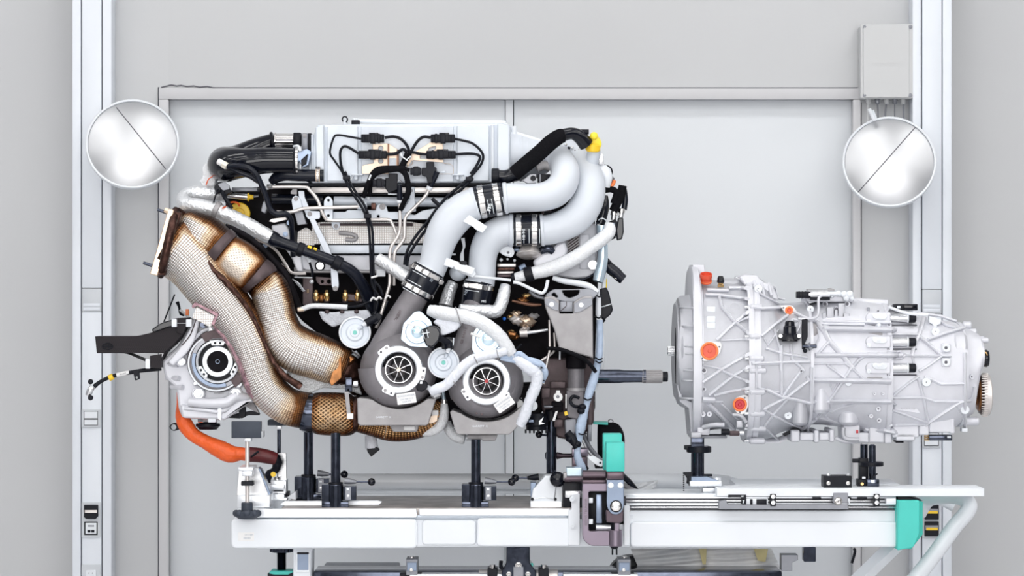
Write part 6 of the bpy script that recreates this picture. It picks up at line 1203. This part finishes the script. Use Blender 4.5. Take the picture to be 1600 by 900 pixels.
tube('weld_collar', [(549, 648, -96, 28), (556, 648, -96, 29), (563, 649, -96, 26)], 28, WELD, en, 3, 32)
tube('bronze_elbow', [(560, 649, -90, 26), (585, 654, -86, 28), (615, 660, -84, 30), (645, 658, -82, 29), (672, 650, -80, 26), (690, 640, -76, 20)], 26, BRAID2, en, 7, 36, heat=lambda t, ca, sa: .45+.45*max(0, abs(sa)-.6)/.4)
tube('weld_line', [(598, 640, -112), (604, 665, -116), (600, 684, -100)], 1, GOLD, en, 4, 6); plate('copper_patch', rnd([(672, 650), (684, 648), (683, 658), (674, 662), (669, 661)], 1.5), -112, -104, COPP, en, .6); box('cream_block', 675, 641, 685, 650, -112, -102, LABEL, en, 1)
plate('purple_patch', rnd([(305, 472), (342, 490), (334, 510), (330, 506), (336, 493), (308, 478), (301, 482), (299, 478)], 1), -150, -146, PINKE, en, .8); plate('patch_centre', rnd([(307, 480), (335, 494), (329, 512), (300, 496)], 1), -149, -144, PLATEQ, en, .8); quv(bpy.data.objects['patch_centre'])
tube('stain_edge', [(334, 510, -138, 2), (352, 530, -140, 3), (368, 556, -136, 3), (380, 585, -130, 4), (390, 610, -122, 5), (400, 626, -114, 3)], 3, PINKE, en, 5, 8, wob=.2)
# ---- gearcase, pulley housing lower left ----
hs = plate('front_housing', rnd([(300, 500), (312, 494), (332, 506), (344, 512), (378, 548), (388, 585), (392, 615), (400, 628), (372, 632), (352, 655), (345, 657), (285, 653), (279, 640), (275, 606), (258, 590), (252, 565), (262, 555), (278, 540)], 4), -100, 20, CASTW, en, 4)
lathe('housing_shroud', (340, 565, -110), (0, 0, -1), [(-20, 48), (0, 48), (6, 44), (6, 38), (0, 36)], GREY, hs, 48, cap=False)
lathe('seal_ring', (340, 565, -118), (0, 0, -1), [(-10, 42), (0, 41.5), (1, 36), (-6, 35)], CAST, hs, 48, cap=False); lathe('housing_ring', (338, 567, -116), (0, 0, -1), [(-10, 44.5), (2, 44.5), (2, 42), (-4, 42)], WHITE, hs, 48, cap=False)
lathe('pulley_rim', (340, 565, -122), (0, 0, -1), [(-14, 34), (0, 34), (1, 31), (-4, 30)], ALU, hs, 48, cap=False); lathe('pulley_web', (340, 565, -112), (0, 0, -1), [(0, 31), (.5, 31)], BLACK, hs, 40)
lathe('pulley_hub', (340, 565, -118), (0, 0, -1), [(-6, 24), (0, 24), (1, 23), (1, 17), (-2, 16)], ALU, hs, 44, cap=False); lathe('pulley_centre', (340, 565, -117), (0, 0, -1), [(0, 17), (1, 16), (1, 4), (2, 3.4), (2, 2.4), (1, 2)], DARK, hs, 36); lathe('centre_ring', (340, 565, -119), (0, 0, -1), [(0, 3.6), (.6, 3.4), (.6, 2.6)], SLATE, hs, 16, cap=False)
for a in (-90, 145, 25):
    a = math.radians(a); c = (340+29*math.cos(a), 565+29*math.sin(a)); u = (-math.sin(a), math.cos(a)); v = (math.cos(a), math.sin(a))
    sp = plate('hub_segment', rnd([(c[0]+u[0]*i*w+v[0]*j, c[1]+u[1]*i*w+v[1]*j) for i, j, w in ((-1, -4, 9), (-1, 4, 13), (1, 4, 13), (1, -4, 9))], 1), -121, -114, ALU, hs, .6)
    for q in (-4, 4): lathe('segment_hole', (c[0]+u[0]*q, c[1]+u[1]*q, -121), (0, 0, -1), [(0, 2.2), (.3, 2.2)], BLACK, sp, 12)
for x, y, r in ((329.5, 516, 5), (288.5, 545, 5), (283.5, 565, 6), (372.5, 599.5, 5), (310.5, 615, 8), (368.5, 615, 8), (305, 599, 2.6)):
    lathe('bolt_pad', (x, y, -104), (0, 0, -1), [(-4, r*1.35), (6, r*1.35), (7, r*1.2)], CASTW, hs, 20); lathe('bolt_gap', (x, y, -111), (0, 0, -1), [(0, r*1.12), (.5, r*1.12)], GREYM, hs, 18); bolt(x, y, -111.5, r, hs, ALU)
plate('housing_arm', rnd([(306, 494), (314, 494), (304, 532), (292, 552), (270, 572), (262, 566), (280, 545)], 3), -120, -100, CASTW, hs, 2.4); tube('arm_crease', [(307, 496, -121), (298, 522, -121), (284, 540, -121)], .9, BRONZ, hs, 3, 6)
tube('housing_rib', [(303, 530, -112), (316, 518, -114), (326, 514, -114)], 3, CASTW, hs, 3, 8); tube('housing_rib', [(330, 512, -112), (352, 520, -112), (368, 536, -112)], 3, CASTW, hs, 4, 8)
for yy, x0, x1, w in ((568, 254, 278, 5), (590, 260, 280, 4), (604, 268, 286, 4)): tube('housing_rib', [(x0, yy, -90), (x1, yy+1, -104)], w, CASTW, hs, 2, 10)
tube('oil_channel', [(295, 628, -112, 7), (320, 630, -114, 8), (352, 629, -114, 9), (368, 620, -112, 8), (392, 622, -100, 6)], 8, CASTW, hs, 5, 16); tube('oil_channel', [(288, 638, -112, 3), (320, 641, -116, 3), (345, 643, -114, 4), (362, 634, -108, 4)], 3, CASTW, hs, 4, 10)
plate('sump_body', rnd([(281, 632), (300, 634), (345, 640), (372, 626), (396, 624), (350, 657), (340, 655), (285, 653)], 4), -112, -20, CASTW, hs, 3); text('sump_letters', 'N15 013 HTG', 311, 636, -118.5, 4.6, GREYL, hs, thick=.2)
plate('sump_plate', rnd([(340, 638), (346, 638), (346, 658), (340, 654)], 1), -118, -110, ALU, hs, .6); box('sump_plug', 325, 650, 337, 660, -110, -90, WHITE, hs, 1); text('ring_letters', 'BU 050-5', 342, 614, -106, 4, GREYL, hs)
plate('wedge_opening', [(312, 505), (320, 503), (326, 506), (318, 508), (323, 511), (316, 513), (312, 509)], -112, -99, BLKST, hs, .4)
lathe('drain_pulley', (325, 655, -60), (0, 1, 0), [(0, 12), (6, 14), (7, 19), (11, 19.5), (12, 17), (16, 14), (16, 0)], BLACK, en, 32); cyl('drain_nut', (318, 652, -70), (318, 660, -70), 10, CHROME, en, 6)
plate('black_lever', rnd([(353, 652), (370, 646), (392, 642), (406, 646), (405, 649), (388, 649), (375, 654), (354, 653)], 1), -60, -50, BLACK, en, .6); plate('grey_fin', rnd([(380, 632), (396, 628), (406, 647), (392, 640)], 2), -60, -50, GREYL, en, .8); plate('small_post', rnd([(373, 636), (384, 636), (383, 652), (377, 654), (373, 650)], 1), -66, -56, BLACK, en, .6)
def sector(name, cx, cy, r0, r1, a0, a1, d0, d1, m, par): return plate(name, arc(cx, cy, r1, a0, a1, 18)+arc(cx, cy, r0, a1, a0, 18), d0, d1, m, par, .8)
sector('slate_seal', 340, 565, 35, 41, 70, 200, -121, -112, SLATE, hs); sector('rubber_boot', 341, 564, 35, 49, -125, 58, -119, -104, BRONZ, hs)
# carbon bracket
cb = plate('carbon_bracket', rnd([(148.5, 525.5, .6), (212, 525.5, 8), (240, 519, 8), (262, 506, 3), (280, 498, 2), (298, 498), (290, 512), (286, 523), (270, 540), (258, 550), (252, 562), (252, 575), (236, 575), (232, 567), (197, 552, 8), (151, 552, .6)], 3), -120, -70, CARB, en, 1)
plate('carbon_wing', rnd([(236, 515, 6), (252, 504, 6), (276, 497, 3), (293, 497), (291, 506), (262, 512), (240, 520)], 2), -124, -60, GLOSS, cb, 2); plate('bracket_foot', rnd([(234, 556), (252, 553), (251, 576), (235, 575)], 1), -126, -118, CARB, cb, .8); plate('bracket_foot', rnd([(276, 497), (298, 496), (292, 508), (286, 522), (276, 520)], 1), -126, -118, CARB, cb, .8)
for x, y, w in ((272, 505, 4), (295, 505, 4.5)): box('bracket_nut', x-w, y-6, x+w, y+6, -132, -118, WHITE, cb, 1)
box('bracket_nut', 227, 561, 234, 576, -130, -120, WHITE, cb, 1); tube('foot_line', [(276, 505, -127), (292, 505, -127)], .4, ALU, cb, 1, 5)
lathe('bracket_emblem', (168, 541, -120.4), (0, 0, -1), [(0, 1), (.5, 1)], BLACK, cb, 8)
for k in range(6): a = k/6*6.283; tube('emblem_ring', [(168+8*math.cos(a+q), 541+5*math.sin(a+q), -120.6) for q in (0, .35, .7, 1.05)], .9, BLACK, cb, 1, 5); tube('emblem_spoke', [(168, 541, -120.6), (168+8*math.cos(a), 541+5*math.sin(a), -120.6)], .7, BLACK, cb, 1, 5)
tube('black_rod', [(273, 460, -60), (256, 503, -66)], 1.3, BLACK, en, 1, 6); tube('black_strap', [(277, 472, -70, 3), (280, 480, -72, 2), (282, 490, -74, 2), (288, 493, -74, 1.5)], 2, BLACK, en, 4, 8); tube('silver_rod', [(281, 484, -76), (296, 497, -76)], 1.8, ALU, en, 1, 8); box('salmon_tab', 290, 483, 295, 493, -78, -72, ORNK, en, .5)
# sensor cable at the far left
cw = tube('sensor_cable', [(252, 576, -100, 3.2), (238, 577.5, -100, 3.2), (222, 579, -100, 3.2), (204, 582, -100, 3), (186, 585, -100, 3), (170, 590, -100, 3), (156, 597, -100, 3), (147, 604, -100, 3.6)], 3, BLACK, en, 6, 12)
cyl('white_sleeve', (202, 581.5, -100), (182, 586, -100), 3.4, LABEL, cw, 14); cyl('yellow_tape', (177, 588, -100), (170, 591, -100), 5, YEL, cw, 14); text('sleeve_mark', 'PKH 5051', 192, 584, -103.6, 2.6, INK, cw, -13)
plate('cable_tab', rnd([(207, 578), (217, 577), (219, 592), (211, 595)], 2), -103, -99, BLACK, cw, .5, 0, [circ(213.5, 590, 2, 10)]); tube('cable_plug', [(145, 604, -100, 4), (141, 610, -100, 5), (137, 618, -100, 4)], 4, SILV, cw, 3, 12, wob=.1)
for x, y in ((141.5, 596.5), (141.5, 621.5)): lathe('black_button', (x, y, -104), (0, 0, -1), [(-3, 4), (1, 4.2), (2, 3), (2, 0)], BLACK, cw, 18)
# orange high voltage hose
oh = tube('orange_hose', [(279, 612, -40, 3), (280, 630, -44, 4), (284, 648, -56, 10), (290, 664, -64, 12), (302, 679, -68, 11), (322, 691, -72, 11), (342, 701, -74, 14), (360, 709, -76, 14), (376, 709, -76, 10.5), (392, 711, -76, 10.5)], 12, ORAN, en, 8, 22, wob=.03)
tube('maroon_sleeve', [(386, 710, -76, 12), (404, 711, -76, 11.5), (420, 714, -76, 11), (431, 717, -74, 9.5)], 11, MAROON, oh, 4, 20); tube('black_boot', [(428, 715, -74, 9), (433, 722, -72, 8), (430, 734, -70, 6), (420, 742, -68, 6), (419, 754, -66, 4)], 7, BLACK, oh, 5, 14, wob=.1); tube('black_mark', [(392, 714, -89), (404, 705, -89)], 1.8, BLACK, oh, 1, 6); lathe('yellow_dot', (427, 741, -90), (0, 0, -1), [(0, 4.2), (2, 4), (2, 0)], YEL, oh, 16)
plate('black_eyelet', rnd(circ(270, 667, 6.6, 16), 0)[:0]+rnd([(263, 667, 6), (270, 660.5, 6), (281, 661), (282, 671), (270, 674, 6)], 3), -60, -54, BLACK, en, .6, 0, [circ(271, 667.5, 4.4, 14)])
# ---- right side of the engine ----
cyl('plenum_coupling', (768, 275, -70), (780, 275, -70), 12, BLACK, en, 24, .1); ch = tube('coolant_hose', [(776, 275, -70, 10), (790, 276, -70, 10.5), (804, 271, -72, 11), (814, 263, -74, 12)], 10, GLOSS, en, 6, 20)
tube('foam_sleeve', [(804, 271, -74, 12), (826, 253, -80, 12.5), (846, 236, -84, 12.5), (860, 223, -84, 12.5), (873, 214, -82, 12), (880, 212, -80, 11)], 12, FABR, ch, 6, 22); tube('coolant_elbow', [(877, 212, -80, 10), (893, 208.5, -76, 9.5), (906, 214, -70, 11), (916, 226, -64, 12)], 10, GLOSS, ch, 6, 20); cyl('elbow_clip', (904, 206, -68), (920, 206, -68), 4, BLACK, ch, 14)
yc = lathe('yellow_cap', (928, 225, -60), (0, .25, -1), [(-14, 11.5), (0, 12), (3, 11.4), (4, 8), (4, 0)], YELW, en, 32); ball('cap_knob', 928, 212.5, -68, 6.4, YELW, yc, seg=18); cyl('cap_skirt', (927, 224, -60), (926, 237, -58), 11.6, YEL, yc, 28, .2)
cyl('filler_neck', (929, 232, -50), (923, 258, -40), 10.5, PLEN, en, 24, .1); tube('white_elbow', [(930, 263, -30, 8), (942, 266, -30, 9.5), (948, 276, -30, 9), (946, 292, -28, 7)], 9, WHITE, en, 5, 18); tube('elbow_seal', [(943, 257, -20), (954, 262, -20), (956, 272, -20), (948, 284, -22)], 1.2, BLACK, en, 5, 8)
cyl('grey_sensor', (948, 282, -18), (955, 274, -18), 8, GREYM, en, 20); tube('salmon_ring', [(946, 293, -22), (956, 290, -22), (960, 282, -20)], 3, ORNK, en, 4, 10)
for i in range(9): ball('chain_link', 884+i*5, 226+i*2.4+(i % 2)*3, -30, 2.6, BLACK if i % 2 else SILV, en, seg=10)
box('neck_bracket', 936, 240, 943, 257, -44, -36, SILV, en, 1); plate('lug_bracket', rnd([(820, 279), (828, 272), (838, 272), (838, 286), (824, 287), (815, 281)], 2), -70, -50, CAST, en, 1); lathe('lug_hole', (833, 278.5, -71), (0, 0, -1), [(0, 4.4), (.5, 4.4)], BLACK, en, 18); box('black_relay', 840, 272, 860, 285, -66, -48, BLACK, en, 1)
box('relay_rib', 843, 272, 845, 285, -67, -64, GREYM, en, .3); tube('grey_arm', [(838, 262, -60, 8), (850, 258, -58, 7), (860, 262, -56, 7)], 7, GREYL, en, 4, 14)
plate('right_casting', rnd([(836, 350), (900, 345), (932, 350), (934, 425), (920, 434), (898, 436), (870, 432), (845, 426), (836, 400)], 4), -30, 40, CAST, en, 3)
for i in range(6): tube('cooling_fin', [(888, 378+i*4.4, -34), (904, 366+i*4.4, -34)], .9, BRONZ, en, 1, 6)
plate('fin_panel', rnd([(886, 366), (905, 358), (905, 384), (886, 396)], 1), -33, -28, GREYL, en, .6); box('fin_panel', 906, 366, 921, 420, -34, -28, CASTW, en, 1)
box('dark_upper', 850, 330, 870, 345, -20, 0, BLACK, en, 1); box('brown_block', 846, 328, 862, 352, -10, 20, BRONZ, en, 2)
plate('white_casting', rnd([(832, 408), (846, 396), (860, 392), (870, 380), (882, 376), (888, 390), (884, 404), (866, 416), (838, 424)], 5), -62, -34, CASTW, en, 4); tube('black_pipe', [(846, 392, -60, 6), (856, 388, -64, 7), (864, 394, -62, 5)], 6, BLKST, en, 4, 14)
lathe('chrome_bowl', (826, 392, -60), (0, 1, -.3), [(-8, 12), (0, 17), (5, 19.5), (7, 19.5), (8, 17), (9, 16), (11, 12), (12, 0)], TUBE, en, 40); cyl('bowl_neck', (822, 384, -62), (824, 394, -60), 13, BLACK, en, 24); ball('blue_bolt', 808, 390, -64, 6, SLATE, en, sy=.6, seg=14)
lg = plate('white_lug', rnd([(778, 392, 4), (788, 384, 8), (800, 384, 8), (805, 394, 6), (800, 403, 4), (786, 399, 4)], 4), -70, -56, WHITE, en, 1.4); lathe('lug_bush', (794, 394, -70), (0, 0, -1), [(0, 6), (1.5, 5.6), (1.5, 3), (0, 2.4)], WHITE, lg, 20, cap=False); lathe('lug_hole', (794, 394.6, -70.6), (0, 0, -1), [(0, 1.8), (.3, 1.8)], DKG, lg, 12)
for x, y, r in ((783, 406, 3), (804, 407, 2.4), (793, 405, 2)): ball('small_stud', x, y, -54, r, WHITE, en, seg=10)
for y0, y1, m in ((412, 417, TUBE), (418, 423, WELD), (424, 428, TUBE), (429, 433, BRONZ)): box('stacked_plate', 777, y0, 806-(y0-412)*.3, y1, -52, -30, m, en, .8)
ws = tube('wrapped_coolant_pipe', [(952, 352, -64, 8), (952, 362, -70, 10), (940, 374, -74, 11), (920, 388, -76, 11), (900, 402, -78, 11.5), (876, 414, -78, 11.5), (852, 422, -78, 11), (836, 426, -78, 10), (814, 432, -76, 8.5), (804, 434, -74, 7)], 11, FOILW, en, 7, 20, wob=.02); cyl('black_sleeve', (833, 427, -78), (820, 430.5, -77), 12, BLACK, ws, 24); cyl('black_sleeve', (806, 433, -74), (800, 435, -73), 8, BLACK, ws, 18)
cyl('small_bolt_stack', (812, 421, -70), (822, 416, -70), 6, SLATE, en, 12)
tube('white_pipe', [(802, 441, -86), (812, 443, -86), (842, 457, -86), (849, 457, -86), (853, 451, -84), (856, 438, -80)], 2.7, WHITE, en, 4, 12); tube('white_pipe', [(864, 434, -70, 4), (880, 439, -72, 4.5), (905, 443, -74, 5), (922, 448, -76, 5), (933, 458, -78, 5)], 5, WHITE, en, 5, 14)
lathe('spiral_spring', (926, 414, -40), (0, 0, -1), [(0, 7), (4, 7), (4, 5.4), (1, 5)], SILV, en, 24); lathe('spring_core', (926, 414, -42), (0, 0, -1), [(0, 3.4), (3, 2.6), (3, 0)], SILV, en, 18); tube('edge_rail', [(932, 345, -34), (934, 380, -34), (933, 420, -34), (912, 436, -36), (884, 438, -36)], 1.2, BLKST, en, 3, 8)
# grey mount with its openings
mt = plate('mount_top', rnd([(851, 462, 3), (864, 452, 4), (924, 451, 4), (936, 458, 3), (926, 468), (898, 472), (882, 472), (862, 467)], 2), -100, -40, GREYM, en, 1.5, 0, [rnd([(878, 454), (906, 454), (903, 461), (890, 466), (882, 462)], 3), rnd([(862, 460), (866, 457), (872, 464), (866, 466)], 1.5)])
md = plate('mount_body', rnd([(850, 464, 4), (866, 462, 8), (874, 470), (874, 490), (896, 490), (896, 472), (912, 462, 8), (926, 462, 4), (927, 560), (900, 552), (874, 546), (866, 515), (852, 480)], 2), -112, -50, GREYL, en, 2)
plate('mount_socket', rnd([(850, 467, 3), (862, 466, 6), (873, 474), (873, 486), (864, 484), (852, 476)], 2), -114, -110, GREYM, md, .6); plate('mount_socket', rnd([(897, 474), (912, 466, 6), (925, 466, 3), (926, 476), (908, 487), (897, 489)], 2), -114, -110, GREYM, md, .6)
box('mount_recess', 875, 471, 895, 487, -106, -90, GREYM, md, 1); tube('recess_crease', [(876, 486, -108), (885, 478, -106), (885, 471, -106)], .6, BRONZ, md, 1, 5)
for x, y in ((862, 475.5), (908, 476.5)): bolt(x, y, -114, 3.6, md, ALU)
tube('black_strap', [(856, 544, -100), (876, 546, -114), (896, 553, -118), (914, 562, -118), (924, 572, -112), (930, 580, -100)], 3.2, FABR, en, 5, 10)
cyl('lower_cylinder', (900, 574, -60), (900, 608, -60), 13, GREY, en, 28, .1); lathe('cylinder_band', (900, 606, -60), (0, 1, 0), [(0, 14.5), (5, 14.5)], GREYL, en, 28); cyl('black_cup', (900, 554, -60), (900, 576, -60), 16, DARK, en, 24)
plate('pump_body', rnd([(885, 610), (912, 610), (914, 640), (905, 656), (886, 652)], 3), -70, -20, GREY, en, 2); tube('black_hook', [(905, 622, -80), (896, 619, -82), (891, 626, -82), (896, 634, -82), (906, 636, -80)], 2.6, BLACK, en, 5, 10)
plate('pump_foot', rnd([(882, 656), (902, 652), (900, 676), (884, 684)], 3), -64, -30, GREYM, en, 2); box('thin_gauge', 883.5, 616, 885.5, 638, -74, -70, LABEL, en, .4)
ey = plate('white_eyelet', rnd(circ(872, 620.5, 7.2, 20), 0), -84, -78, LABEL, en, .8, 0, [circ(871.6, 620, 2.4, 12)]); box('eyelet_tab', 869, 610, 875, 615, -84, -78, LABEL, en, .8); lathe('eyelet_bolt', (871.6, 620, -82), (0, 0, -1), [(0, 2), (1, 1.4), (1, 0)], GREYM, en, 10)
tube('nickel_line', [(858.5, 500, -70), (859, 543, -72), (857, 556, -74), (852, 580, -76), (849, 600, -76)], 2, TUBE, en, 4, 10); tube('nickel_line', [(866, 520, -60), (866.5, 545, -62), (860, 554, -66), (846, 563, -68)], 2, TUBE, en, 4, 10); tube('nickel_line', [(875, 542, -100), (874.5, 562, -100)], 1.4, ALU, en, 1, 8)
plate('yellow_tag', rnd([(881, 644), (886, 642), (888, 648), (883, 650)], .6), -76, -72, YEL, en, .5); plate('white_tag', rnd([(868, 643), (872, 642), (867, 658), (863, 657)], .6), -80, -77, LABEL, en, .4)
for x0, y0, x1, y1, m in ((846, 606, 860, 622, BRONZ), (860, 596, 884, 607, BRONZ), (862, 628, 880, 644, DARK), (866, 655, 880, 668, BRONZ), (850, 634, 876, 637, GREYM)): box('small_casting', x0, y0, x1, y1, -60, -30, m, en, 2)
lathe('black_gear', (838, 664, -60), (0, 1, 0), [(-18, 14), (-8, 18), (0, 18), (2, 16), (8, 16)], BLACK, en, 24); 
for i in range(6): box('gear_tooth', 820+i*6.4, 671, 823+i*6.4, 677, -64, -56, BLACK, en, .4)
box('blue_glint', 826, 656, 834, 660, -80, -76, SLATE, en, .6); plate('silver_shard', rnd([(842, 658), (850, 651), (846, 660), (852, 662), (842, 664)], .5), -80, -77, ALU, en, .3)
box('brown_side_plate', 918.5, 622, 924.5, 690, -30, 30, BRONZ, en, .8); box('brown_side_plate', 918.5, 664, 924.5, 690, -31, 28, GREYM, en, .8)
for y in (618.5, 626): cyl('side_screw', (925, y, -10), (929, y, -10), 2, GREYL, en, 10)
plate('white_side', rnd([(926, 600), (935, 598), (935, 610), (928, 612)], 2), -30, -10, WHITE, en, 1)
# taped loom on the right edge
tl_ = tube('taped_loom', [(937, 500, -80, 5), (937, 530, -80, 5.4), (936, 555, -80, 5.6), (932, 576, -80, 6), (926, 598, -82, 7), (920, 616, -84, 6.5), (916, 634, -84, 5), (911, 652, -84, 7), (907, 668, -84, 8), (905, 684, -84, 5.5), (902, 700, -84, 5), (903, 716, -84, 6), (909, 730, -84, 6.5), (913, 736, -82, 5)], 6, TAPEB, en, 6, 16, wob=.03)
for x, y, r in ((918, 624, 6), (909, 678, 7), (936, 561, 5), (936, 566, 5), (935, 496, 5), (936, 463, 5)): tube('black_tie', [(x-r, y-2, -86), (x, y+1, -94), (x+r, y-1, -86)], 1.2, BLACK, tl_, 3, 6)
for x, y in ((910, 636), (902, 694), (890, 686), (908, 642)): ball('black_boot', x, y, -88, 6, BLACK, en, sx=1.1, sy=.9, seg=12)
tube('black_branch', [(886, 676, -84, 6), (896, 688, -86, 7), (902, 700, -88, 5)], 6, BLACK, en, 4, 12, wob=.08); tube('black_sleeve', [(910, 738, -84, 5), (918, 730, -80, 3)], 4, BLACK, en, 2, 10)
tube('white_duct', [(935, 463, -60, 4), (935, 480, -62, 4.5), (935, 493, -62, 4.5)], 4.5, WHITE, en, 3, 14); tube('blue_duct', [(940, 352, -50, 8), (942, 400, -50, 8), (938, 425, -52, 9), (934, 440, -54, 8)], 8, BLUEZ, en, 4, 16)
tube('white_duct', [(936, 500, -50), (940, 540, -50), (938, 580, -46)], 5, WHITE, en, 3, 12)
# black hoses at the right edge
tube('gloss_hose', [(944, 306, -40, 6), (944, 322, -42, 8), (941, 338, -44, 8), (938, 350, -46, 7)], 8, GLOSS, en, 5, 18); tube('silver_tie', [(935, 344, -54), (941, 341, -56), (950, 346, -52)], 1, ALU, en, 3, 6)
tube('edge_hose', [(944, 297, -24, 5), (956, 296, -24, 5), (963, 302, -24, 5), (958, 318, -24, 5)], 5, FABR, en, 5, 14); tube('edge_hose', [(973, 290, -20, 6.5), (970, 304, -20, 7), (963, 320, -20, 7), (958, 330, -20, 7)], 7, FABR, en, 5, 16); tube('edge_hose', [(976, 296, -14, 3.5), (977, 312, -14, 4.5), (975, 328, -14, 4.5)], 4.5, RUBB, en, 4, 14)
for x, y in ((960, 334), (972, 330)): c_ = cyl('hose_clamp', (x, y-4, -18), (x-1, y+3, -18), 5.4, CHROME, en, 16); cyl('hose_ferrule', (x-1, y+3, -18), (x-2, y+10, -18), 4, SILV, en, 14)
plate('black_coupler', rnd([(952, 346), (962, 342), (966, 350), (962, 372), (954, 376), (948, 360)], 2), -30, -8, BLACK, en, 2); plate('black_coupler', rnd([(966, 340), (974, 340), (975, 362), (972, 374), (964, 376), (962, 358)], 2), -26, -6, GLOSS, en, 2); box('blue_band', 954, 348, 961, 356, -32, -28, SLATE, en, 1)
bhs = tube('side_hose', [(938, 398, -30, 5), (944, 408, -30, 8), (952, 418, -30, 9), (962, 426, -30, 9), (968, 432, -30, 8.5), (974, 437, -30, 8)], 8, RUBB, en, 5, 18); cyl('hose_clamp', (962, 436, -30), (966, 431, -30), 6, CHROME, bhs, 16); tube('black_hook', [(944, 396, -36), (948, 408, -40), (954, 410, -40)], 2, BLACK, bhs, 3, 8)
for y in (395, 402, 409): ball('bead', 936.5, y, -40, 2.6, BLACK, en, seg=10)
tube('yellow_stub', [(946, 436, -30), (946, 450, -30)], 2.4, YELW, en, 1, 10); tube('white_connector_neck', [(944, 430, -34), (943, 452, -34)], 3.4, WHITE, en, 1, 12)
bc_ = plate('black_connector', rnd([(938, 451), (948, 449), (952, 458), (955, 472), (958, 484), (954, 492), (944, 500), (938, 494)], 2), -50, -26, BLACK, en, 2); tube('silver_tie', [(938, 480, -52), (946, 478, -54), (955, 475, -50)], .9, ALU, bc_, 3, 6); tube('connector_tail', [(940, 494, -44), (944, 500, -44), (936, 506, -44)], 2.4, BLACK, bc_, 3, 8)
# output shaft
os_ = lathe('drive_shaft', (925, 588, -60), (1, 0, 0), [(0, 11), (43, 11), (49, 10), (80, 9.6), (80, 10.6), (84, 10.6)], BLKST, en, 32); sp = lathe('splined_end', (1003, 588.5, -60), (1, 0, 0), [(0, 9.6), (32, 9.6)], GREYL, os_, 32)
for k in range(20):
    a = k/20*6.283; tube('spline', [(1004, 588.5+9.8*math.cos(a), -60+9.8*math.sin(a)), (1034, 588.5+9.8*math.cos(a), -60+9.8*math.sin(a))], .8, GREYL, os_, 1, 5)
lathe('shaft_tip', (1035, 588.5, -60), (1, 0, 0), [(0, 7), (1, 8), (7.5, 8), (8.5, 7), (8.5, 0)], BLACK, os_, 24)
# hot parts seen between the right turbo and the mount
for x, y, r, m in ((816, 470, 7, HOTB), (822, 462, 5, BRASS), (808, 500, 10, TUBE), (822, 502, 11, GOLD), (806, 490, 6, GOLD), (797, 495, 4, BRASS), (834, 494, 6, GREYL), (804, 526, 6, HOTB), (798, 518, 4, BRASS), (820, 514, 6, TUBE), (830, 508, 5, WELD)):
    o = ball('hot_casting', x, y, -30, r, m, en, sx=1.3, sy=.8, seg=20)
    for v in o.data.vertices: q = v.co/(r*S); f = 1+.22*math.sin(q.x*5+x)*math.sin(q.z*6+y)+.12*math.sin(q.x*11+q.z*9); v.co = v.co*f
tube('hot_pipe', [(796, 522, -44, 6), (806, 524, -46, 5)], 5, HOTB, en, 2, 14); cs_ = tube('nickel_coupling', [(812, 521, -48, 7), (824, 520, -48, 7)], 7, TUBE, en, 6, 18, ribbed=.1); tube('nickel_line', [(822, 520, -50, 3), (838, 518, -50, 2.6), (856, 515, -50, 2)], 2.6, ALU, cs_, 3, 12)
tube('dark_arc', [(828, 455, -50, 3), (836, 462, -52, 3), (850, 466, -52, 2.6)], 3, GREYM, en, 4, 10); tube('copper_strip', [(800, 470, -40, 2), (830, 476, -40, 3), (846, 476, -40, 2)], 3, COPPD, en, 3, 10); ball('blue_cap', 788, 498, -80, 3, mat('blue_plastic', (.02, .15, .6), .3), en, seg=10)
for p, r in (([(590, 470), (586, 490), (578, 512)], 3.4), ([(606, 470), (598, 488), (590, 500)], 3)): tube('black_line', [(a, b_, -66) for a, b_ in p], r, RUBB, en, 3, 10)
for x, y in ((583, 467), (592, 466), (606, 464)): tube('cream_tie', [(x-4, y+3, -82), (x, y-2, -84), (x+4, y+1, -82)], 1.6, LABEL, en, 3, 8)
tube('cream_tie', [(580, 434, -80), (590, 431, -80)], 1.6, LABEL, en, 1, 8); box('white_square', 588, 421, 602, 432, -60, -50, WHITE, en, .8)
plate('tube_clip', rnd([(575, 500), (590, 488), (598, 494), (588, 508)], 2), -122, -110, BLACK, en, 1.2)
